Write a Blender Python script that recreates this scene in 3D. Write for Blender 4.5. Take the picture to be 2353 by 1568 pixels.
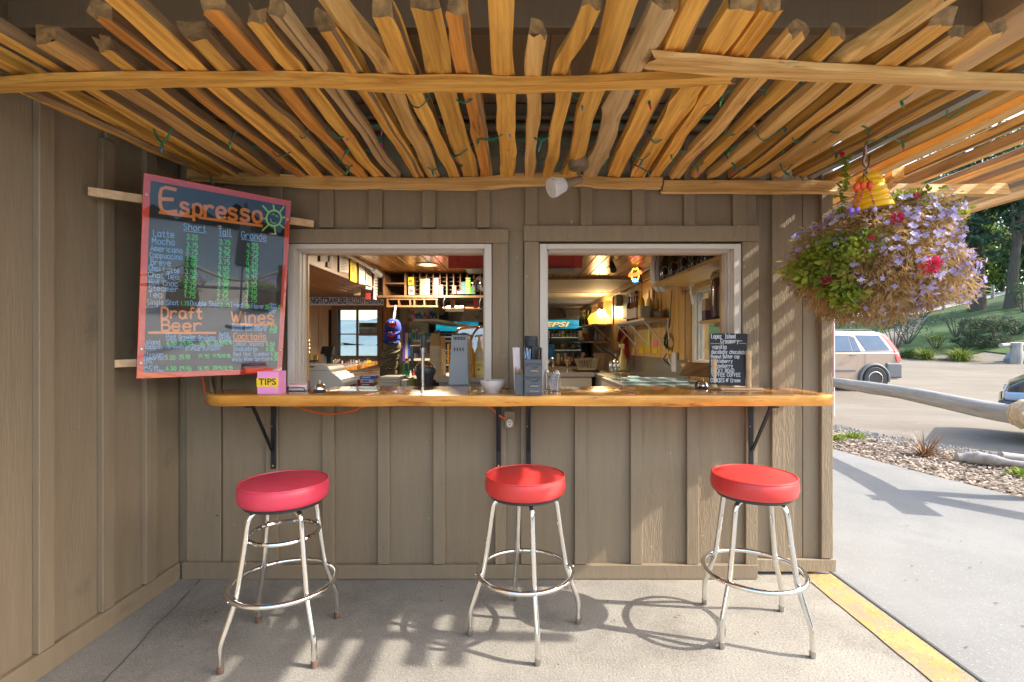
import bpy, bmesh, math, random
import numpy as np
from mathutils import Vector, Matrix, noise

for o in list(bpy.data.objects):
    bpy.data.objects.remove(o)
SC = bpy.context.scene
COL = SC.collection
R = math.radians
rnd = random.Random(7)

# ------------------------------------------------------------------ camera
CAMZ, FPX, CX, CY, WPX = 1.39, 1120.0, 1185.0, 790.0, 2353.0
cam = bpy.data.cameras.new('camera')
cam_o = bpy.data.objects.new('camera', cam)
COL.objects.link(cam_o)
cam_o.location = (0, 0, CAMZ)
cam_o.rotation_euler = (R(90), 0, 0)
cam.sensor_width = 36
cam.lens = FPX / WPX * 36
cam.shift_x = -8.5 / WPX
cam.shift_y = 6.0 / WPX
cam.clip_start = 0.05
cam.clip_end = 6000
SC.camera = cam_o

# ------------------------------------------------------------------ sky, sun, exposure
SUN_D = Vector((-1.30, 0.24, -1.0)).normalized()
w = bpy.data.worlds.new('World')
SC.world = w
w.use_nodes = True
nt = w.node_tree
nt.nodes.clear()
sky = nt.nodes.new('ShaderNodeTexSky')
sky.sky_type = 'NISHITA'
sky.sun_disc = False
sky.sun_elevation = math.asin(-SUN_D.z)
sky.sun_rotation = math.atan2(-SUN_D.x, -SUN_D.y)
sky.air_density = 1.3
sky.dust_density = 2.5
sky.ozone_density = 1.0
bg = nt.nodes.new('ShaderNodeBackground')
bg.inputs['Strength'].default_value = 0.15
wo = nt.nodes.new('ShaderNodeOutputWorld')
nt.links.new(sky.outputs[0], bg.inputs[0])
nt.links.new(bg.outputs[0], wo.inputs[0])
sl = bpy.data.lights.new('sun', 'SUN')
sl.energy = 2.4
sl.angle = R(0.55)
sl.color = (1.0, 0.94, 0.84)
so = bpy.data.objects.new('sun', sl)
COL.objects.link(so)
so.location = (30, -4, 24)
so.rotation_euler = SUN_D.to_track_quat('-Z', 'Y').to_euler()
SC.view_settings.view_transform = 'Standard'
SC.view_settings.look = 'None'
SC.view_settings.gamma = 1
SC.view_settings.exposure = 2.0
SC.view_settings.use_curve_mapping = False
SC.cycles.max_bounces = 10
SC.cycles.diffuse_bounces = 6
SC.cycles.glossy_bounces = 4
SC.cycles.transparent_max_bounces = 12
SC.cycles.sample_clamp_indirect = 6
SC.cycles.use_denoising = True

# ------------------------------------------------------------------ helpers
def P(px, py, Y):
    return Vector(((px - CX) / FPX * Y, Y, CAMZ - (py - CY) / FPX * Y))
def PZ(px, py, z):
    return P(px, py, (CAMZ - z) * FPX / (py - CY))
def PXw(px, py, X):
    return P(px, py, X * FPX / (px - CX))
def sc(Y):
    return FPX / Y
def zp(x0, y0, s):
    return lambda zx, zy: ((x0 + zx / s) / 1.63196, (y0 + zy / s) / 1.63196)
def lin(c):
    return tuple((v / 12.92 if v <= .04045 else ((v + .055) / 1.055) ** 2.4) for v in c)
def hx(s):
    return lin(tuple(int(s[i:i + 2], 16) / 255 for i in (0, 2, 4)))

OFF = {}
def off_of(o):
    return OFF.get(o.name, Vector((0, 0, 0))) if o is not None else Vector((0, 0, 0))

def tag(o, label, cat, group=None):
    o['label'] = label
    o['category'] = cat
    if group:
        o['group'] = group
    return o
def thing(name, label, cat, loc=(0, 0, 0), group=None, rz=0):
    o = bpy.data.objects.new(name, None)
    o.empty_display_size = .1
    COL.objects.link(o)
    o.location = loc
    o.rotation_euler = (0, 0, rz)
    OFF[o.name] = Vector(loc) if rz == 0 else Vector((0, 0, 0))
    return tag(o, label, cat, group)
def kind(o, k):
    o['kind'] = k
    return o

class MB:
    def __init__(s):
        s.v = []; s.f = []; s.m = []; s.mi = 0
    def add(s, vs, fs, M=None):
        b = len(s.v)
        s.v += [tuple(M @ Vector(p)) if M is not None else tuple(p) for p in vs]
        s.f += [tuple(b + i for i in f) for f in fs]
        s.m += [s.mi] * len(fs)
        return s
    def box(s, x0, x1, y0, y1, z0, z1, M=None):
        if x1 < x0: x0, x1 = x1, x0
        if y1 < y0: y0, y1 = y1, y0
        if z1 < z0: z0, z1 = z1, z0
        return s.add([(x0, y0, z0), (x1, y0, z0), (x1, y1, z0), (x0, y1, z0), (x0, y0, z1), (x1, y0, z1), (x1, y1, z1), (x0, y1, z1)],
                     [(3, 2, 1, 0), (4, 5, 6, 7), (0, 1, 5, 4), (1, 2, 6, 5), (2, 3, 7, 6), (3, 0, 4, 7)], M)
    def cbox(s, c, d, M=None):
        T = Matrix.Translation(Vector(c))
        if M is not None: T = T @ M
        return s.box(-d[0] / 2, d[0] / 2, -d[1] / 2, d[1] / 2, -d[2] / 2, d[2] / 2, T)
    def tube(s, pts, r, n=8, closed=False, caps=True):
        pts = [Vector(p) for p in pts]
        N = len(pts)
        rs = r if isinstance(r, (list, tuple)) else [r] * N
        vs = []; fs = []
        up = None
        for i, p in enumerate(pts):
            if closed:
                t = (pts[(i + 1) % N] - pts[i - 1])
            else:
                t = pts[min(i + 1, N - 1)] - pts[max(i - 1, 0)]
            if t.length < 1e-9: t = Vector((0, 0, 1))
            t.normalize()
            if up is None:
                a = Vector((0, 0, 1)) if abs(t.z) < .9 else Vector((1, 0, 0))
                up = (a - t * a.dot(t)).normalized()
            else:
                up = up - t * up.dot(t)
                if up.length < 1e-6:
                    a = Vector((0, 0, 1)) if abs(t.z) < .9 else Vector((1, 0, 0))
                    up = a - t * a.dot(t)
                up.normalize()
            sd = t.cross(up)
            for k in range(n):
                a = 2 * math.pi * k / n
                vs.append(p + (up * math.cos(a) + sd * math.sin(a)) * rs[i])
        M_ = N if closed else N - 1
        for i in range(M_):
            j = (i + 1) % N
            for k in range(n):
                k2 = (k + 1) % n
                fs.append((i * n + k, i * n + k2, j * n + k2, j * n + k))
        if caps and not closed:
            fs.append(tuple(range(n - 1, -1, -1)))
            fs.append(tuple((N - 1) * n + k for k in range(n)))
        return s.add(vs, fs)
    def ring(s, c, rad, r, n=28, m=8, M=None):
        pts = [Vector((math.cos(2 * math.pi * i / n) * rad, math.sin(2 * math.pi * i / n) * rad, 0)) for i in range(n)]
        T = Matrix.Translation(Vector(c))
        if M is not None: T = T @ M
        return s.tube([T @ p for p in pts], r, m, closed=True)
    def lathe(s, prof, c=(0, 0, 0), n=20, M=None):
        T = Matrix.Translation(Vector(c))
        if M is not None: T = T @ M
        vs = []; fs = []
        for (r, z) in prof:
            for k in range(n):
                a = 2 * math.pi * k / n
                vs.append(T @ Vector((r * math.cos(a), r * math.sin(a), z)))
        for i in range(len(prof) - 1):
            for k in range(n):
                k2 = (k + 1) % n
                fs.append((i * n + k, i * n + k2, (i + 1) * n + k2, (i + 1) * n + k))
        if prof[0][0] > 1e-5: fs.append(tuple(range(n - 1, -1, -1)))
        if prof[-1][0] > 1e-5: fs.append(tuple((len(prof) - 1) * n + k for k in range(n)))
        return s.add(vs, fs)
    def prism(s, poly, h0, h1, M=None):
        n = len(poly)
        vs = [(x, y, h0) for x, y in poly] + [(x, y, h1) for x, y in poly]
        fs = [tuple(range(n - 1, -1, -1)), tuple(range(n, 2 * n))]
        fs += [(i, (i + 1) % n, n + (i + 1) % n, n + i) for i in range(n)]
        return s.add(vs, fs, M)
    def quad(s, a, b, c, d):
        return s.add([a, b, c, d], [(0, 1, 2, 3)])
    def leaf(s, c, d, u, L, W):
        c = Vector(c); d = Vector(d); u = Vector(u)
        sd = d.cross(u)
        if sd.length < 1e-5: sd = Vector((1, 0, 0))
        sd.normalize()
        return s.add([c, c + d * L * .5 + sd * W * .5, c + d * L, c + d * L * .5 - sd * W * .5], [(0, 1, 2, 3)])
    def data(s, name, mats, off=Vector((0, 0, 0)), smooth=False, angle=40):
        me = bpy.data.meshes.new(name)
        if off.length > 0:
            vv = [(a - off.x, b - off.y, c - off.z) for a, b, c in s.v]
        else:
            vv = s.v
        me.from_pydata(vv, [], s.f)
        if not isinstance(mats, (list, tuple)): mats = [mats]
        for m in mats: me.materials.append(m)
        if len(mats) > 1:
            me.polygons.foreach_set('material_index', s.m)
        if smooth:
            me.shade_smooth()
            me.set_sharp_from_angle(angle=R(angle))
        me.update()
        return me
    def build(s, name, mats, parent=None, bevel=0, smooth=False, angle=40, segs=2):
        o = off_of(parent)
        me = s.data(name, mats, o, smooth, angle)
        ob = bpy.data.objects.new(name, me)
        COL.objects.link(ob)
        if parent is not None:
            ob.parent = parent
            OFF[ob.name] = o
        if bevel:
            b = ob.modifiers.new('bevel', 'BEVEL')
            b.width = bevel; b.segments = segs; b.limit_method = 'ANGLE'; b.angle_limit = R(35)
        return ob

def dup(root, loc, rz=None, label=None, skip=()):
    c = root.copy(); COL.objects.link(c)
    c.location = loc
    if rz is not None: c.rotation_euler = (0, 0, rz)
    if label: c['label'] = label
    for ch in list(root.children):
        if ch.name.split('.')[0] in skip: continue
        d = ch.copy(); COL.objects.link(d); d.parent = c
        for g in list(ch.children):
            e = g.copy(); COL.objects.link(e); e.parent = d
    return c

def smoothpts(pts, k=6):
    pts = [Vector(p) for p in pts]
    out = []
    N = len(pts)
    for i in range(N - 1):
        p0 = pts[max(i - 1, 0)]; p1 = pts[i]; p2 = pts[i + 1]; p3 = pts[min(i + 2, N - 1)]
        for j in range(k):
            t = j / k
            out.append(.5 * ((2 * p1) + (p2 - p0) * t + (2 * p0 - 5 * p1 + 4 * p2 - p3) * t * t + (3 * p1 - p0 - 3 * p2 + p3) * t ** 3))
    out.append(pts[-1])
    return out
def rdir(r=rnd):
    while True:
        v = Vector((r.uniform(-1, 1), r.uniform(-1, 1), r.uniform(-1, 1)))
        if .05 < v.length < 1: return v.normalized()

# ------------------------------------------------------------------ materials
def nn(t, k, **kw):
    n = t.nodes.new(k)
    for a, b in kw.items():
        if hasattr(n, a): setattr(n, a, b)
    return n
def mat(name, col, rough=.6, metal=0, var=0, scale=6, stretch=(1, 1, 1), bump=0, bscale=60, bstretch=None, spec=.5,
        emit=0, coat=0, col2=None, orand=0, speck=None, detail=6, contrast=1.0, rvar=0, patch=None, trans=0):
    m = bpy.data.materials.new(name)
    m.use_nodes = True
    t = m.node_tree
    b = t.nodes['Principled BSDF']
    L = t.links.new
    b.inputs['Roughness'].default_value = rough
    b.inputs['Metallic'].default_value = metal
    b.inputs['Specular IOR Level'].default_value = spec
    b.inputs['Coat Weight'].default_value = coat
    b.inputs['Coat Roughness'].default_value = .06
    c4 = (*col, 1)
    b.inputs['Base Color'].default_value = c4
    tc = nn(t, 'ShaderNodeTexCoord')
    oi = nn(t, 'ShaderNodeObjectInfo')
    vadd = nn(t, 'ShaderNodeVectorMath', operation='MULTIPLY_ADD')
    L(oi.outputs['Random'], vadd.inputs[0])
    vadd.inputs[1].default_value = (37.0, 53.0, 29.0) if orand else (0, 0, 0)
    L(tc.outputs['Object'], vadd.inputs[2])
    out = None
    if var or col2:
        mp = nn(t, 'ShaderNodeMapping'); mp.inputs['Scale'].default_value = stretch
        L(vadd.outputs[0], mp.inputs[0])
        nz = nn(t, 'ShaderNodeTexNoise'); nz.inputs['Scale'].default_value = scale; nz.inputs['Detail'].default_value = detail
        nz.inputs['Roughness'].default_value = .62
        L(mp.outputs[0], nz.inputs['Vector'])
        cr = nn(t, 'ShaderNodeValToRGB')
        a = .5 - .22 / contrast; z = .5 + .22 / contrast
        cr.color_ramp.elements[0].position = a; cr.color_ramp.elements[1].position = z
        lo = tuple(c * (1 - var) for c in col); hi = col2 if col2 else tuple(min(1, c * (1 + var)) for c in col)
        cr.color_ramp.elements[0].color = (*lo, 1); cr.color_ramp.elements[1].color = (*hi, 1)
        L(nz.outputs['Fac'], cr.inputs[0])
        out = cr.outputs[0]
        if rvar:
            mr = nn(t, 'ShaderNodeMapRange'); mr.inputs['To Min'].default_value = max(0, rough - rvar); mr.inputs['To Max'].default_value = rough + rvar
            L(nz.outputs['Fac'], mr.inputs[0]); L(mr.outputs[0], b.inputs['Roughness'])
    # pick by socket identifier safe way
    def mixcol(fac, colr, out):
        mx = nn(t, 'ShaderNodeMix', data_type='RGBA')
        A = [i for i in mx.inputs if i.identifier == 'A_Color'][0]
        B = [i for i in mx.inputs if i.identifier == 'B_Color'][0]
        F_ = [i for i in mx.inputs if i.identifier == 'Factor_Float'][0]
        O = [i for i in mx.outputs if i.identifier == 'Result_Color'][0]
        L(fac, F_)
        if out is None: A.default_value = c4
        else: L(out, A)
        B.default_value = (*colr, 1)
        return O
    if patch:            # (color, scale, threshold, width)  large irregular stains
        pc, ps, pt, pw = patch[:4]
        mp2 = nn(t, 'ShaderNodeMapping'); mp2.inputs['Location'].default_value = (3.1, 7.7, 1.3)
        if len(patch) > 4: mp2.inputs['Scale'].default_value = patch[4]
        L(vadd.outputs[0], mp2.inputs[0])
        n2 = nn(t, 'ShaderNodeTexNoise'); n2.inputs['Scale'].default_value = ps; n2.inputs['Detail'].default_value = 8; n2.inputs['Roughness'].default_value = .7
        L(mp2.outputs[0], n2.inputs['Vector'])
        mr2 = nn(t, 'ShaderNodeMapRange'); mr2.inputs['From Min'].default_value = pt; mr2.inputs['From Max'].default_value = pt + pw
        L(n2.outputs['Fac'], mr2.inputs[0])
        out = mixcol(mr2.outputs[0], pc, out)
    if speck:            # list of (color, scale, threshold)
        for sc_, ss, st in speck:
            n3 = nn(t, 'ShaderNodeTexNoise'); n3.inputs['Scale'].default_value = ss; n3.inputs['Detail'].default_value = 2
            L(vadd.outputs[0], n3.inputs['Vector'])
            m3 = nn(t, 'ShaderNodeMapRange'); m3.inputs['From Min'].default_value = st; m3.inputs['From Max'].default_value = st + .04
            L(n3.outputs['Fac'], m3.inputs[0])
            out = mixcol(m3.outputs[0], sc_, out)
    if orand:
        hs = nn(t, 'ShaderNodeHueSaturation')
        mr = nn(t, 'ShaderNodeMapRange'); mr.inputs['To Min'].default_value = 1 - orand; mr.inputs['To Max'].default_value = 1 + orand
        L(oi.outputs['Random'], mr.inputs[0]); L(mr.outputs[0], hs.inputs['Value'])
        if out is None: hs.inputs['Color'].default_value = c4
        else: L(out, hs.inputs['Color'])
        out = hs.outputs[0]
    if out is not None: L(out, b.inputs['Base Color'])
    if bump:
        mp3 = nn(t, 'ShaderNodeMapping'); mp3.inputs['Scale'].default_value = bstretch or stretch
        L(vadd.outputs[0], mp3.inputs[0])
        n4 = nn(t, 'ShaderNodeTexNoise'); n4.inputs['Scale'].default_value = bscale; n4.inputs['Detail'].default_value = 5
        L(mp3.outputs[0], n4.inputs['Vector'])
        bp = nn(t, 'ShaderNodeBump'); bp.inputs['Strength'].default_value = min(1, bump); bp.inputs['Distance'].default_value = .004
        L(n4.outputs['Fac'], bp.inputs['Height']); L(bp.outputs[0], b.inputs['Normal'])
    if emit:
        b.inputs['Emission Color'].default_value = c4
        b.inputs['Emission Strength'].default_value = emit
    if trans:
        tr = nn(t, 'ShaderNodeBsdfTranslucent')
        if out is not None: L(out, tr.inputs[0])
        else: tr.inputs[0].default_value = c4
        ms = nn(t, 'ShaderNodeMixShader'); ms.inputs[0].default_value = trans
        L(b.outputs[0], ms.inputs[1]); L(tr.outputs[0], ms.inputs[2])
        L(ms.outputs[0], t.nodes['Material Output'].inputs[0])
    return m
def glassmat(name, tint=(1, 1, 1), refl=.12, rough=.02):
    m = bpy.data.materials.new(name); m.use_nodes = True
    t = m.node_tree; t.nodes.clear()
    o = nn(t, 'ShaderNodeOutputMaterial')
    a = nn(t, 'ShaderNodeBsdfTransparent'); a.inputs[0].default_value = (*tint, 1)
    g = nn(t, 'ShaderNodeBsdfGlossy'); g.inputs['Roughness'].default_value = rough
    fr = nn(t, 'ShaderNodeLayerWeight'); fr.inputs['Blend'].default_value = .25
    mr = nn(t, 'ShaderNodeMapRange'); mr.inputs['To Min'].default_value = refl; mr.inputs['To Max'].default_value = min(1, refl + .6)
    ms = nn(t, 'ShaderNodeMixShader')
    L = t.links.new
    L(fr.outputs['Fresnel'], mr.inputs[0]); L(mr.outputs[0], ms.inputs[0]); L(a.outputs[0], ms.inputs[1]); L(g.outputs[0], ms.inputs[2]); L(ms.outputs[0], o.inputs[0])
    return m
_plain = {}
def pl(col, rough=.5, metal=0, spec=.5, emit=0, coat=0):
    k = (tuple(round(c, 4) for c in col), rough, metal, spec, emit, coat)
    if k not in _plain:
        _plain[k] = mat('plain_%d' % len(_plain), col, rough, metal, spec=spec, emit=emit, coat=coat, var=.07 if not emit else 0, scale=9)
    return _plain[k]

SIDE = hx('8c7b64')
M = {}
M['siding'] = mat('siding', tuple(c * .90 for c in SIDE), .62, var=.075, scale=5, stretch=(6, 6, .5), bump=.4, bscale=16, bstretch=(9, 9, .6), orand=.06,
                  speck=[(hx('b9ad98'), 26, .76), (hx('4d4234'), 17, .77)], detail=8, patch=(tuple(c * .72 for c in SIDE), 1.5, .55, .2))
M['siding_rough'] = mat('siding_rough', tuple(c * .95 for c in SIDE), .75, var=.13, scale=5, stretch=(5, 5, .6), bump=.9, bscale=30, bstretch=(4, 4, .8), orand=.05,
                        speck=[(hx('c4b79f'), 40, .74)], detail=8)
M['siding_left'] = mat('siding_left', tuple(c * .88 for c in SIDE), .6, var=.10, scale=4, stretch=(5, 5, .6), bump=.45, bscale=14, bstretch=(8, 8, .7), orand=.04,
                       patch=(hx('4f463a'), 1.6, .62, .16), speck=[(hx('b9ad98'), 22, .78)], detail=8)
M['soffit'] = mat('soffit', tuple(min(.5, c * 1.5) for c in SIDE), .7, var=.12, scale=5, stretch=(6, .5, 6), bump=.4, bscale=20, orand=.05)
M['white_trim'] = mat('white_trim', (.62, .56, .50), .45, var=.05, scale=4, bump=.06)
M['concrete'] = mat('concrete', (.235, .217, .187), .85, var=.26, scale=2.2, bump=.8, bscale=90, detail=10,
                    patch=((.14, .123, .10), 1.7, .51, .2), speck=[((.33, .305, .26), 130, .60), ((.155, .14, .12), 120, .61), ((.33, .25, .17), 70, .72), ((.08, .07, .06), 26, .77)])
M['pavement'] = mat('pavement', (.185, .183, .175), .85, var=.14, scale=1.6, bump=.5, bscale=120, detail=10,
                    patch=((.165, .16, .148), .9, .54, .2), speck=[((.28, .275, .26), 110, .64), ((.19, .17, .15), 60, .73)])
M['yellow_paint'] = mat('yellow_paint', (.38, .245, .075), .85, var=.25, scale=5, bump=.8, bscale=90, patch=((.25, .20, .14), 6, .47, .16), speck=[((.22, .18, .13), 70, .57), ((.55, .40, .14), 50, .66)])
M['dirt'] = mat('dirt', (.165, .138, .105), .95, var=.2, scale=.9, stretch=(.5, 1.3, 1), bump=.6, bscale=14, detail=10, speck=[((.18, .13, .09), 7, .70), ((.25, .21, .165), 9, .70)],
                patch=((.135, .105, .078), .5, .50, .2))
M['grass'] = mat('grass', (.022, .060, .010), .9, col2=(.06, .115, .018), scale=.6, bump=.8, bscale=12, detail=10, var=.3)
M['mulch'] = mat('mulch', (.17, .11, .075), .95, var=.4, scale=18, bump=1, bscale=40, col2=(.30, .23, .17))
M['chip'] = mat('chip', (.25, .175, .12), .85, var=.65, scale=9, detail=3, col2=(.46, .38, .31), contrast=1.6)
M['gravel'] = mat('gravel', (.20, .20, .20), .9, var=.45, scale=14, col2=(.36, .36, .36))
def wood(name, a, b_, rough=.55, st=(30, 1.3, 30), bump=.5, orand=.2, coat=0, dark=(.10, .045, .015), patch=True, scale=1.6, contrast=1.2):
    return mat(name, a, rough, col2=b_, var=.12, scale=scale, stretch=st, bump=bump, bscale=8, bstretch=(st[0] * 2.2, st[1] * 1.4, st[2] * 2.2), orand=orand, coat=coat,
               patch=(dark, 2.6, .60, .16, (st[0] * .30, st[1] * .8, st[2] * .30)) if patch else None, contrast=contrast, detail=7)
M['cedar'] = wood('cedar', (.54, .235, .035), (.90, .50, .105))
M['cedar_red'] = wood('cedar_red', (.42, .145, .025), (.74, .32, .06))
M['cedar_pale'] = wood('cedar_pale', (.60, .31, .08), (.90, .57, .21))
M['cedar_grey'] = wood('cedar_grey', (.44, .26, .105), (.68, .47, .24), dark=(.17, .10, .05))
M['bark_wood'] = wood('bark_wood', (.36, .17, .045), (.66, .37, .12), dark=(.09, .045, .02))
M['endgrain'] = mat('endgrain', (.15, .07, .020), .85, var=.5, scale=26, bump=.9, bscale=60, orand=.25, col2=(.36, .19, .06))
M['grey_paint_slat'] = mat('grey_paint_slat', (.30, .28, .22), .6, var=.1, scale=5, stretch=(5, .5, 5), bump=.3)
M['counter'] = mat('counter_wood', (.42, .15, .018), .22, col2=(.70, .32, .05), var=.25, scale=1.9, stretch=(.9, 9, 9), bump=.03, bscale=10, coat=.75,
                   patch=((.15, .05, .012), 2.4, .60, .12, (.8, 4.5, 4.5)), detail=8)
M['counter_edge'] = mat('counter_edge', (.62, .235, .026), .38, col2=(.88, .44, .085), var=.2, scale=2.6, stretch=(1.1, 6, 6), bump=.1, bscale=10, coat=.2,
                        patch=((.33, .10, .02), 3.4, .56, .10, (1.2, 5, 7)), detail=8)
M['lath'] = wood('lath', (.62, .39, .20), (.80, .56, .33), st=(1, 16, 16), patch=False, orand=.05)
M['pine_in'] = wood('pine_in', (.44, .225, .08), (.62, .36, .15), rough=.42, st=(9, 9, .7), bump=.1, orand=.12, dark=(.13, .055, .02), scale=1.2)
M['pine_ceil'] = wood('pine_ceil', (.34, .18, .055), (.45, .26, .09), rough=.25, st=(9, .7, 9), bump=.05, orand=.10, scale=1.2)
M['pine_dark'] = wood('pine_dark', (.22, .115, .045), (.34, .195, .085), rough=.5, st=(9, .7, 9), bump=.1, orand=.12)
M['bead'] = wood('bead', (.44, .255, .075), (.58, .36, .125), rough=.35, st=(9, 9, .7), bump=.05, orand=.07, patch=False)
M['casing'] = wood('casing', (.52, .29, .085), (.66, .41, .15), rough=.35, st=(9, 9, .7), bump=.05, orand=.05, patch=False)
M['brownwood'] = wood('brownwood', (.17, .09, .04), (.27, .155, .07), rough=.55, st=(9, 9, .8), bump=.2, orand=.12)
M['cabinet'] = wood('cabinet', (.13, .065, .028), (.22, .12, .05), rough=.5, st=(1, 9, 9), bump=.15, orand=.1)
M['darkin'] = mat('darkin', (.035, .02, .012), .8, var=.2)
M['log'] = mat('log', (.25, .235, .21), .85, var=.22, scale=2.5, stretch=(8, .7, 8), bump=.8, bscale=9, col2=(.38, .365, .335), patch=((.36, .20, .09), 2.2, .66, .1, (2, .6, 2)), detail=8)
M['driftwood'] = mat('driftwood', (.27, .24, .22), .85, var=.3, scale=2, stretch=(.7, 8, 8), bump=.9, bscale=9, col2=(.42, .39, .37), detail=8)
M['rope'] = mat('rope', (.46, .36, .24), .9, var=.3, scale=30, bump=.8, bscale=50)
M['chrome'] = mat('chrome', (.80, .79, .77), .07, 1.0, var=.04, scale=14, rvar=.03)
M['chrome_dull'] = mat('chrome_dull', (.45, .44, .42), .28, 1.0, var=.1, scale=9)
M['rust'] = mat('rust', (.13, .075, .05), .8, var=.4, scale=30)
M['steel'] = mat('steel', (.55, .54, .53), .28, .9, var=.06, scale=5)
M['vinyl_red'] = mat('vinyl_red', (.68, .045, .042), .36, var=.04, scale=30, bump=.05, bscale=300, spec=.55)
M['vinyl_pink'] = mat('vinyl_pink', (.68, .050, .095), .36, var=.04, scale=30, bump=.05, bscale=300, spec=.55)
M['black_iron'] = mat('black_iron', (.016, .016, .020), .45, .2, var=.3, scale=10, speck=[((.45, .43, .4), 55, .74)])
M['black_plastic'] = mat('black_plastic', (.035, .037, .042), .38, var=.1)
M['grey_plastic'] = mat('grey_plastic', (.085, .092, .105), .38, var=.1, scale=4)
M['ceramic'] = mat('ceramic', (.66, .61, .60), .22, var=.03, coat=.3)
M['paper'] = mat('paper', (.70, .66, .60), .8, var=.05)
M['pink_paper'] = mat('pink_paper', hx('f7a0d8'), .6, var=.05)
M['glass'] = glassmat('glass', (.93, .96, .95), .06)
M['glass_blue'] = glassmat('car_glass', (.10, .13, .17), .35, .04)
M['acrylic'] = glassmat('acrylic', (.97, .97, .97), .115, .012)
M['leafg'] = mat('leafg', (.13, .22, .02), .6, var=.5, scale=9, trans=.4, col2=(.30, .40, .04))
M['leafy'] = mat('leafy', (.24, .32, .02), .6, var=.4, scale=9, trans=.45, col2=(.46, .50, .05))
M['dry'] = mat('dry', (.48, .29, .095), .85, var=.45, scale=9, col2=(.66, .45, .20), trans=.35)
M['bark'] = mat('bark', (.085, .07, .055), .95, var=.4, scale=5, stretch=(3, 3, .5), bump=1, bscale=14)
def fol(name, a, b_, s=.7):
    return mat(name, a, .65, var=.35, scale=s, col2=b_, trans=.3, detail=4)
M['fol_dark'] = fol('fol_dark', (.024, .068, .024), (.06, .13, .04))
M['fol_mid'] = fol('fol_mid', (.04, .095, .018), (.11, .19, .035))
M['fol_lite'] = fol('fol_lite', (.11, .18, .02), (.28, .33, .05))
M['fol_blue'] = fol('fol_blue', (.035, .085, .05), (.09, .165, .09), 1.5)
M['fol_grey'] = fol('fol_grey', (.045, .075, .04), (.13, .16, .08), 1.5)
M['fol_rust'] = fol('fol_rust', (.14, .05, .03), (.22, .09, .04), 1.5)
M['flax'] = mat('flax', (.15, .055, .03), .5, var=.5, scale=6, col2=(.33, .17, .05), trans=.25)

M['bark_side'] = wood('bark_side', (.16, .085, .035), (.36, .22, .11), dark=(.05, .03, .015), bump=.9)
# ================================================================== TERRAIN
def road_z(y):
    return .072 * (min(max(y, 13), 26) - 13)
def bank_d(x, y):
    d = max(y - 26, (x - 20.9) + max(0, (y - 20)) * .12)
    return max(d, 0) if y > 14 or x > 24 else 0
def ter(x, y):
    d = bank_d(x, y)
    z = road_z(y) + .215 * min(d, 22) + .05 * max(0, d - 22)
    if y < 16: z *= max(0, (y - 6) / 10)
    f = min(1, max(0, x / 8))
    return z * f - (1 - f) * .13 * max(0, y - 11)
def grid(name, xs, ys, fz, m, k=None, keep=None):
    b = MB(); idx = {}
    for j, y in enumerate(ys):
        for i, x in enumerate(xs):
            idx[i, j] = len(b.v); b.v.append((x, y, fz(x, y)))
    for j in range(len(ys) - 1):
        for i in range(len(xs) - 1):
            if keep and not keep((xs[i] + xs[i + 1]) / 2, (ys[j] + ys[j + 1]) / 2): continue
            b.f.append((idx[i, j], idx[i + 1, j], idx[i + 1, j + 1], idx[i, j + 1])); b.m.append(0)
    o = b.build(name, m, smooth=True, angle=60)
    kind(o, k or 'structure')
    return o
def lsp(a, b, n): return [a + (b - a) * i / (n - 1) for i in range(n)]
grid('ground', lsp(-40, 150, 60), lsp(-7.5, 190, 70), lambda x, y: ter(x, y) - .035, M['dirt'])
grid('lawn', lsp(4, 150, 90), lsp(14, 190, 100), lambda x, y: ter(x, y) + .01, M['grass'], keep=lambda x, y: bank_d(x, y) > .6)
drive = mat('driveway', (.36, .335, .30), .9, var=.15, scale=.8)
b = MB()
for i in range(24):
    x0 = 12 + i * 3.2; x1 = x0 + 3.2
    y = lambda x: 39.5 + (x - 34) * .10
    q = lambda x, dy: (x, y(x) + dy, ter(x, y(x) + dy) + .05)
    b.quad(q(x0, -1.5), q(x1, -1.5), q(x1, 1.5), q(x0, 1.5))
kind(b.build('driveway', drive), 'structure')
# concrete under the pergola and the paler pavement to its right
b = MB(); b.box(-3.2, 1.905, -4.5, 3.0, -.30, 0); kind(b.build('concrete_slab', M['concrete']), 'structure')
edge = [(9.5, -4.5), (7.2, -.5), (5.6, 2.2), (4.95, 3.5), (4.57, 4.39), (4.40, 5.1), (4.26, 5.9), (4.17, 6.6), (4.05, 8), (4.0, 12)]
pav = [(1.915, -4.5)] + edge + [(1.915, 12)]
b = MB(); b.prism(pav, -.30, .004); kind(b.build('pavement', M['pavement'], bevel=.012), 'structure')
b = MB()
sr = random.Random(3)
yy = lsp(-1.5, 2.93, 60)
for i in range(59):
    def ed(y, s): return (1.72 + (2.93 - y) * -.012 if s == 0 else 1.893 + .004 * math.sin(y * 9)) + .007 * noise.noise(Vector((y * 7, s * 3, 0)))
    b.quad((ed(yy[i], 0), yy[i], .0045), (ed(yy[i], 1), yy[i], .0045), (ed(yy[i + 1], 1), yy[i + 1], .0045), (ed(yy[i + 1], 0), yy[i + 1], .0045))
kind(b.build('painted_stripe', M['yellow_paint']), 'structure')
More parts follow.
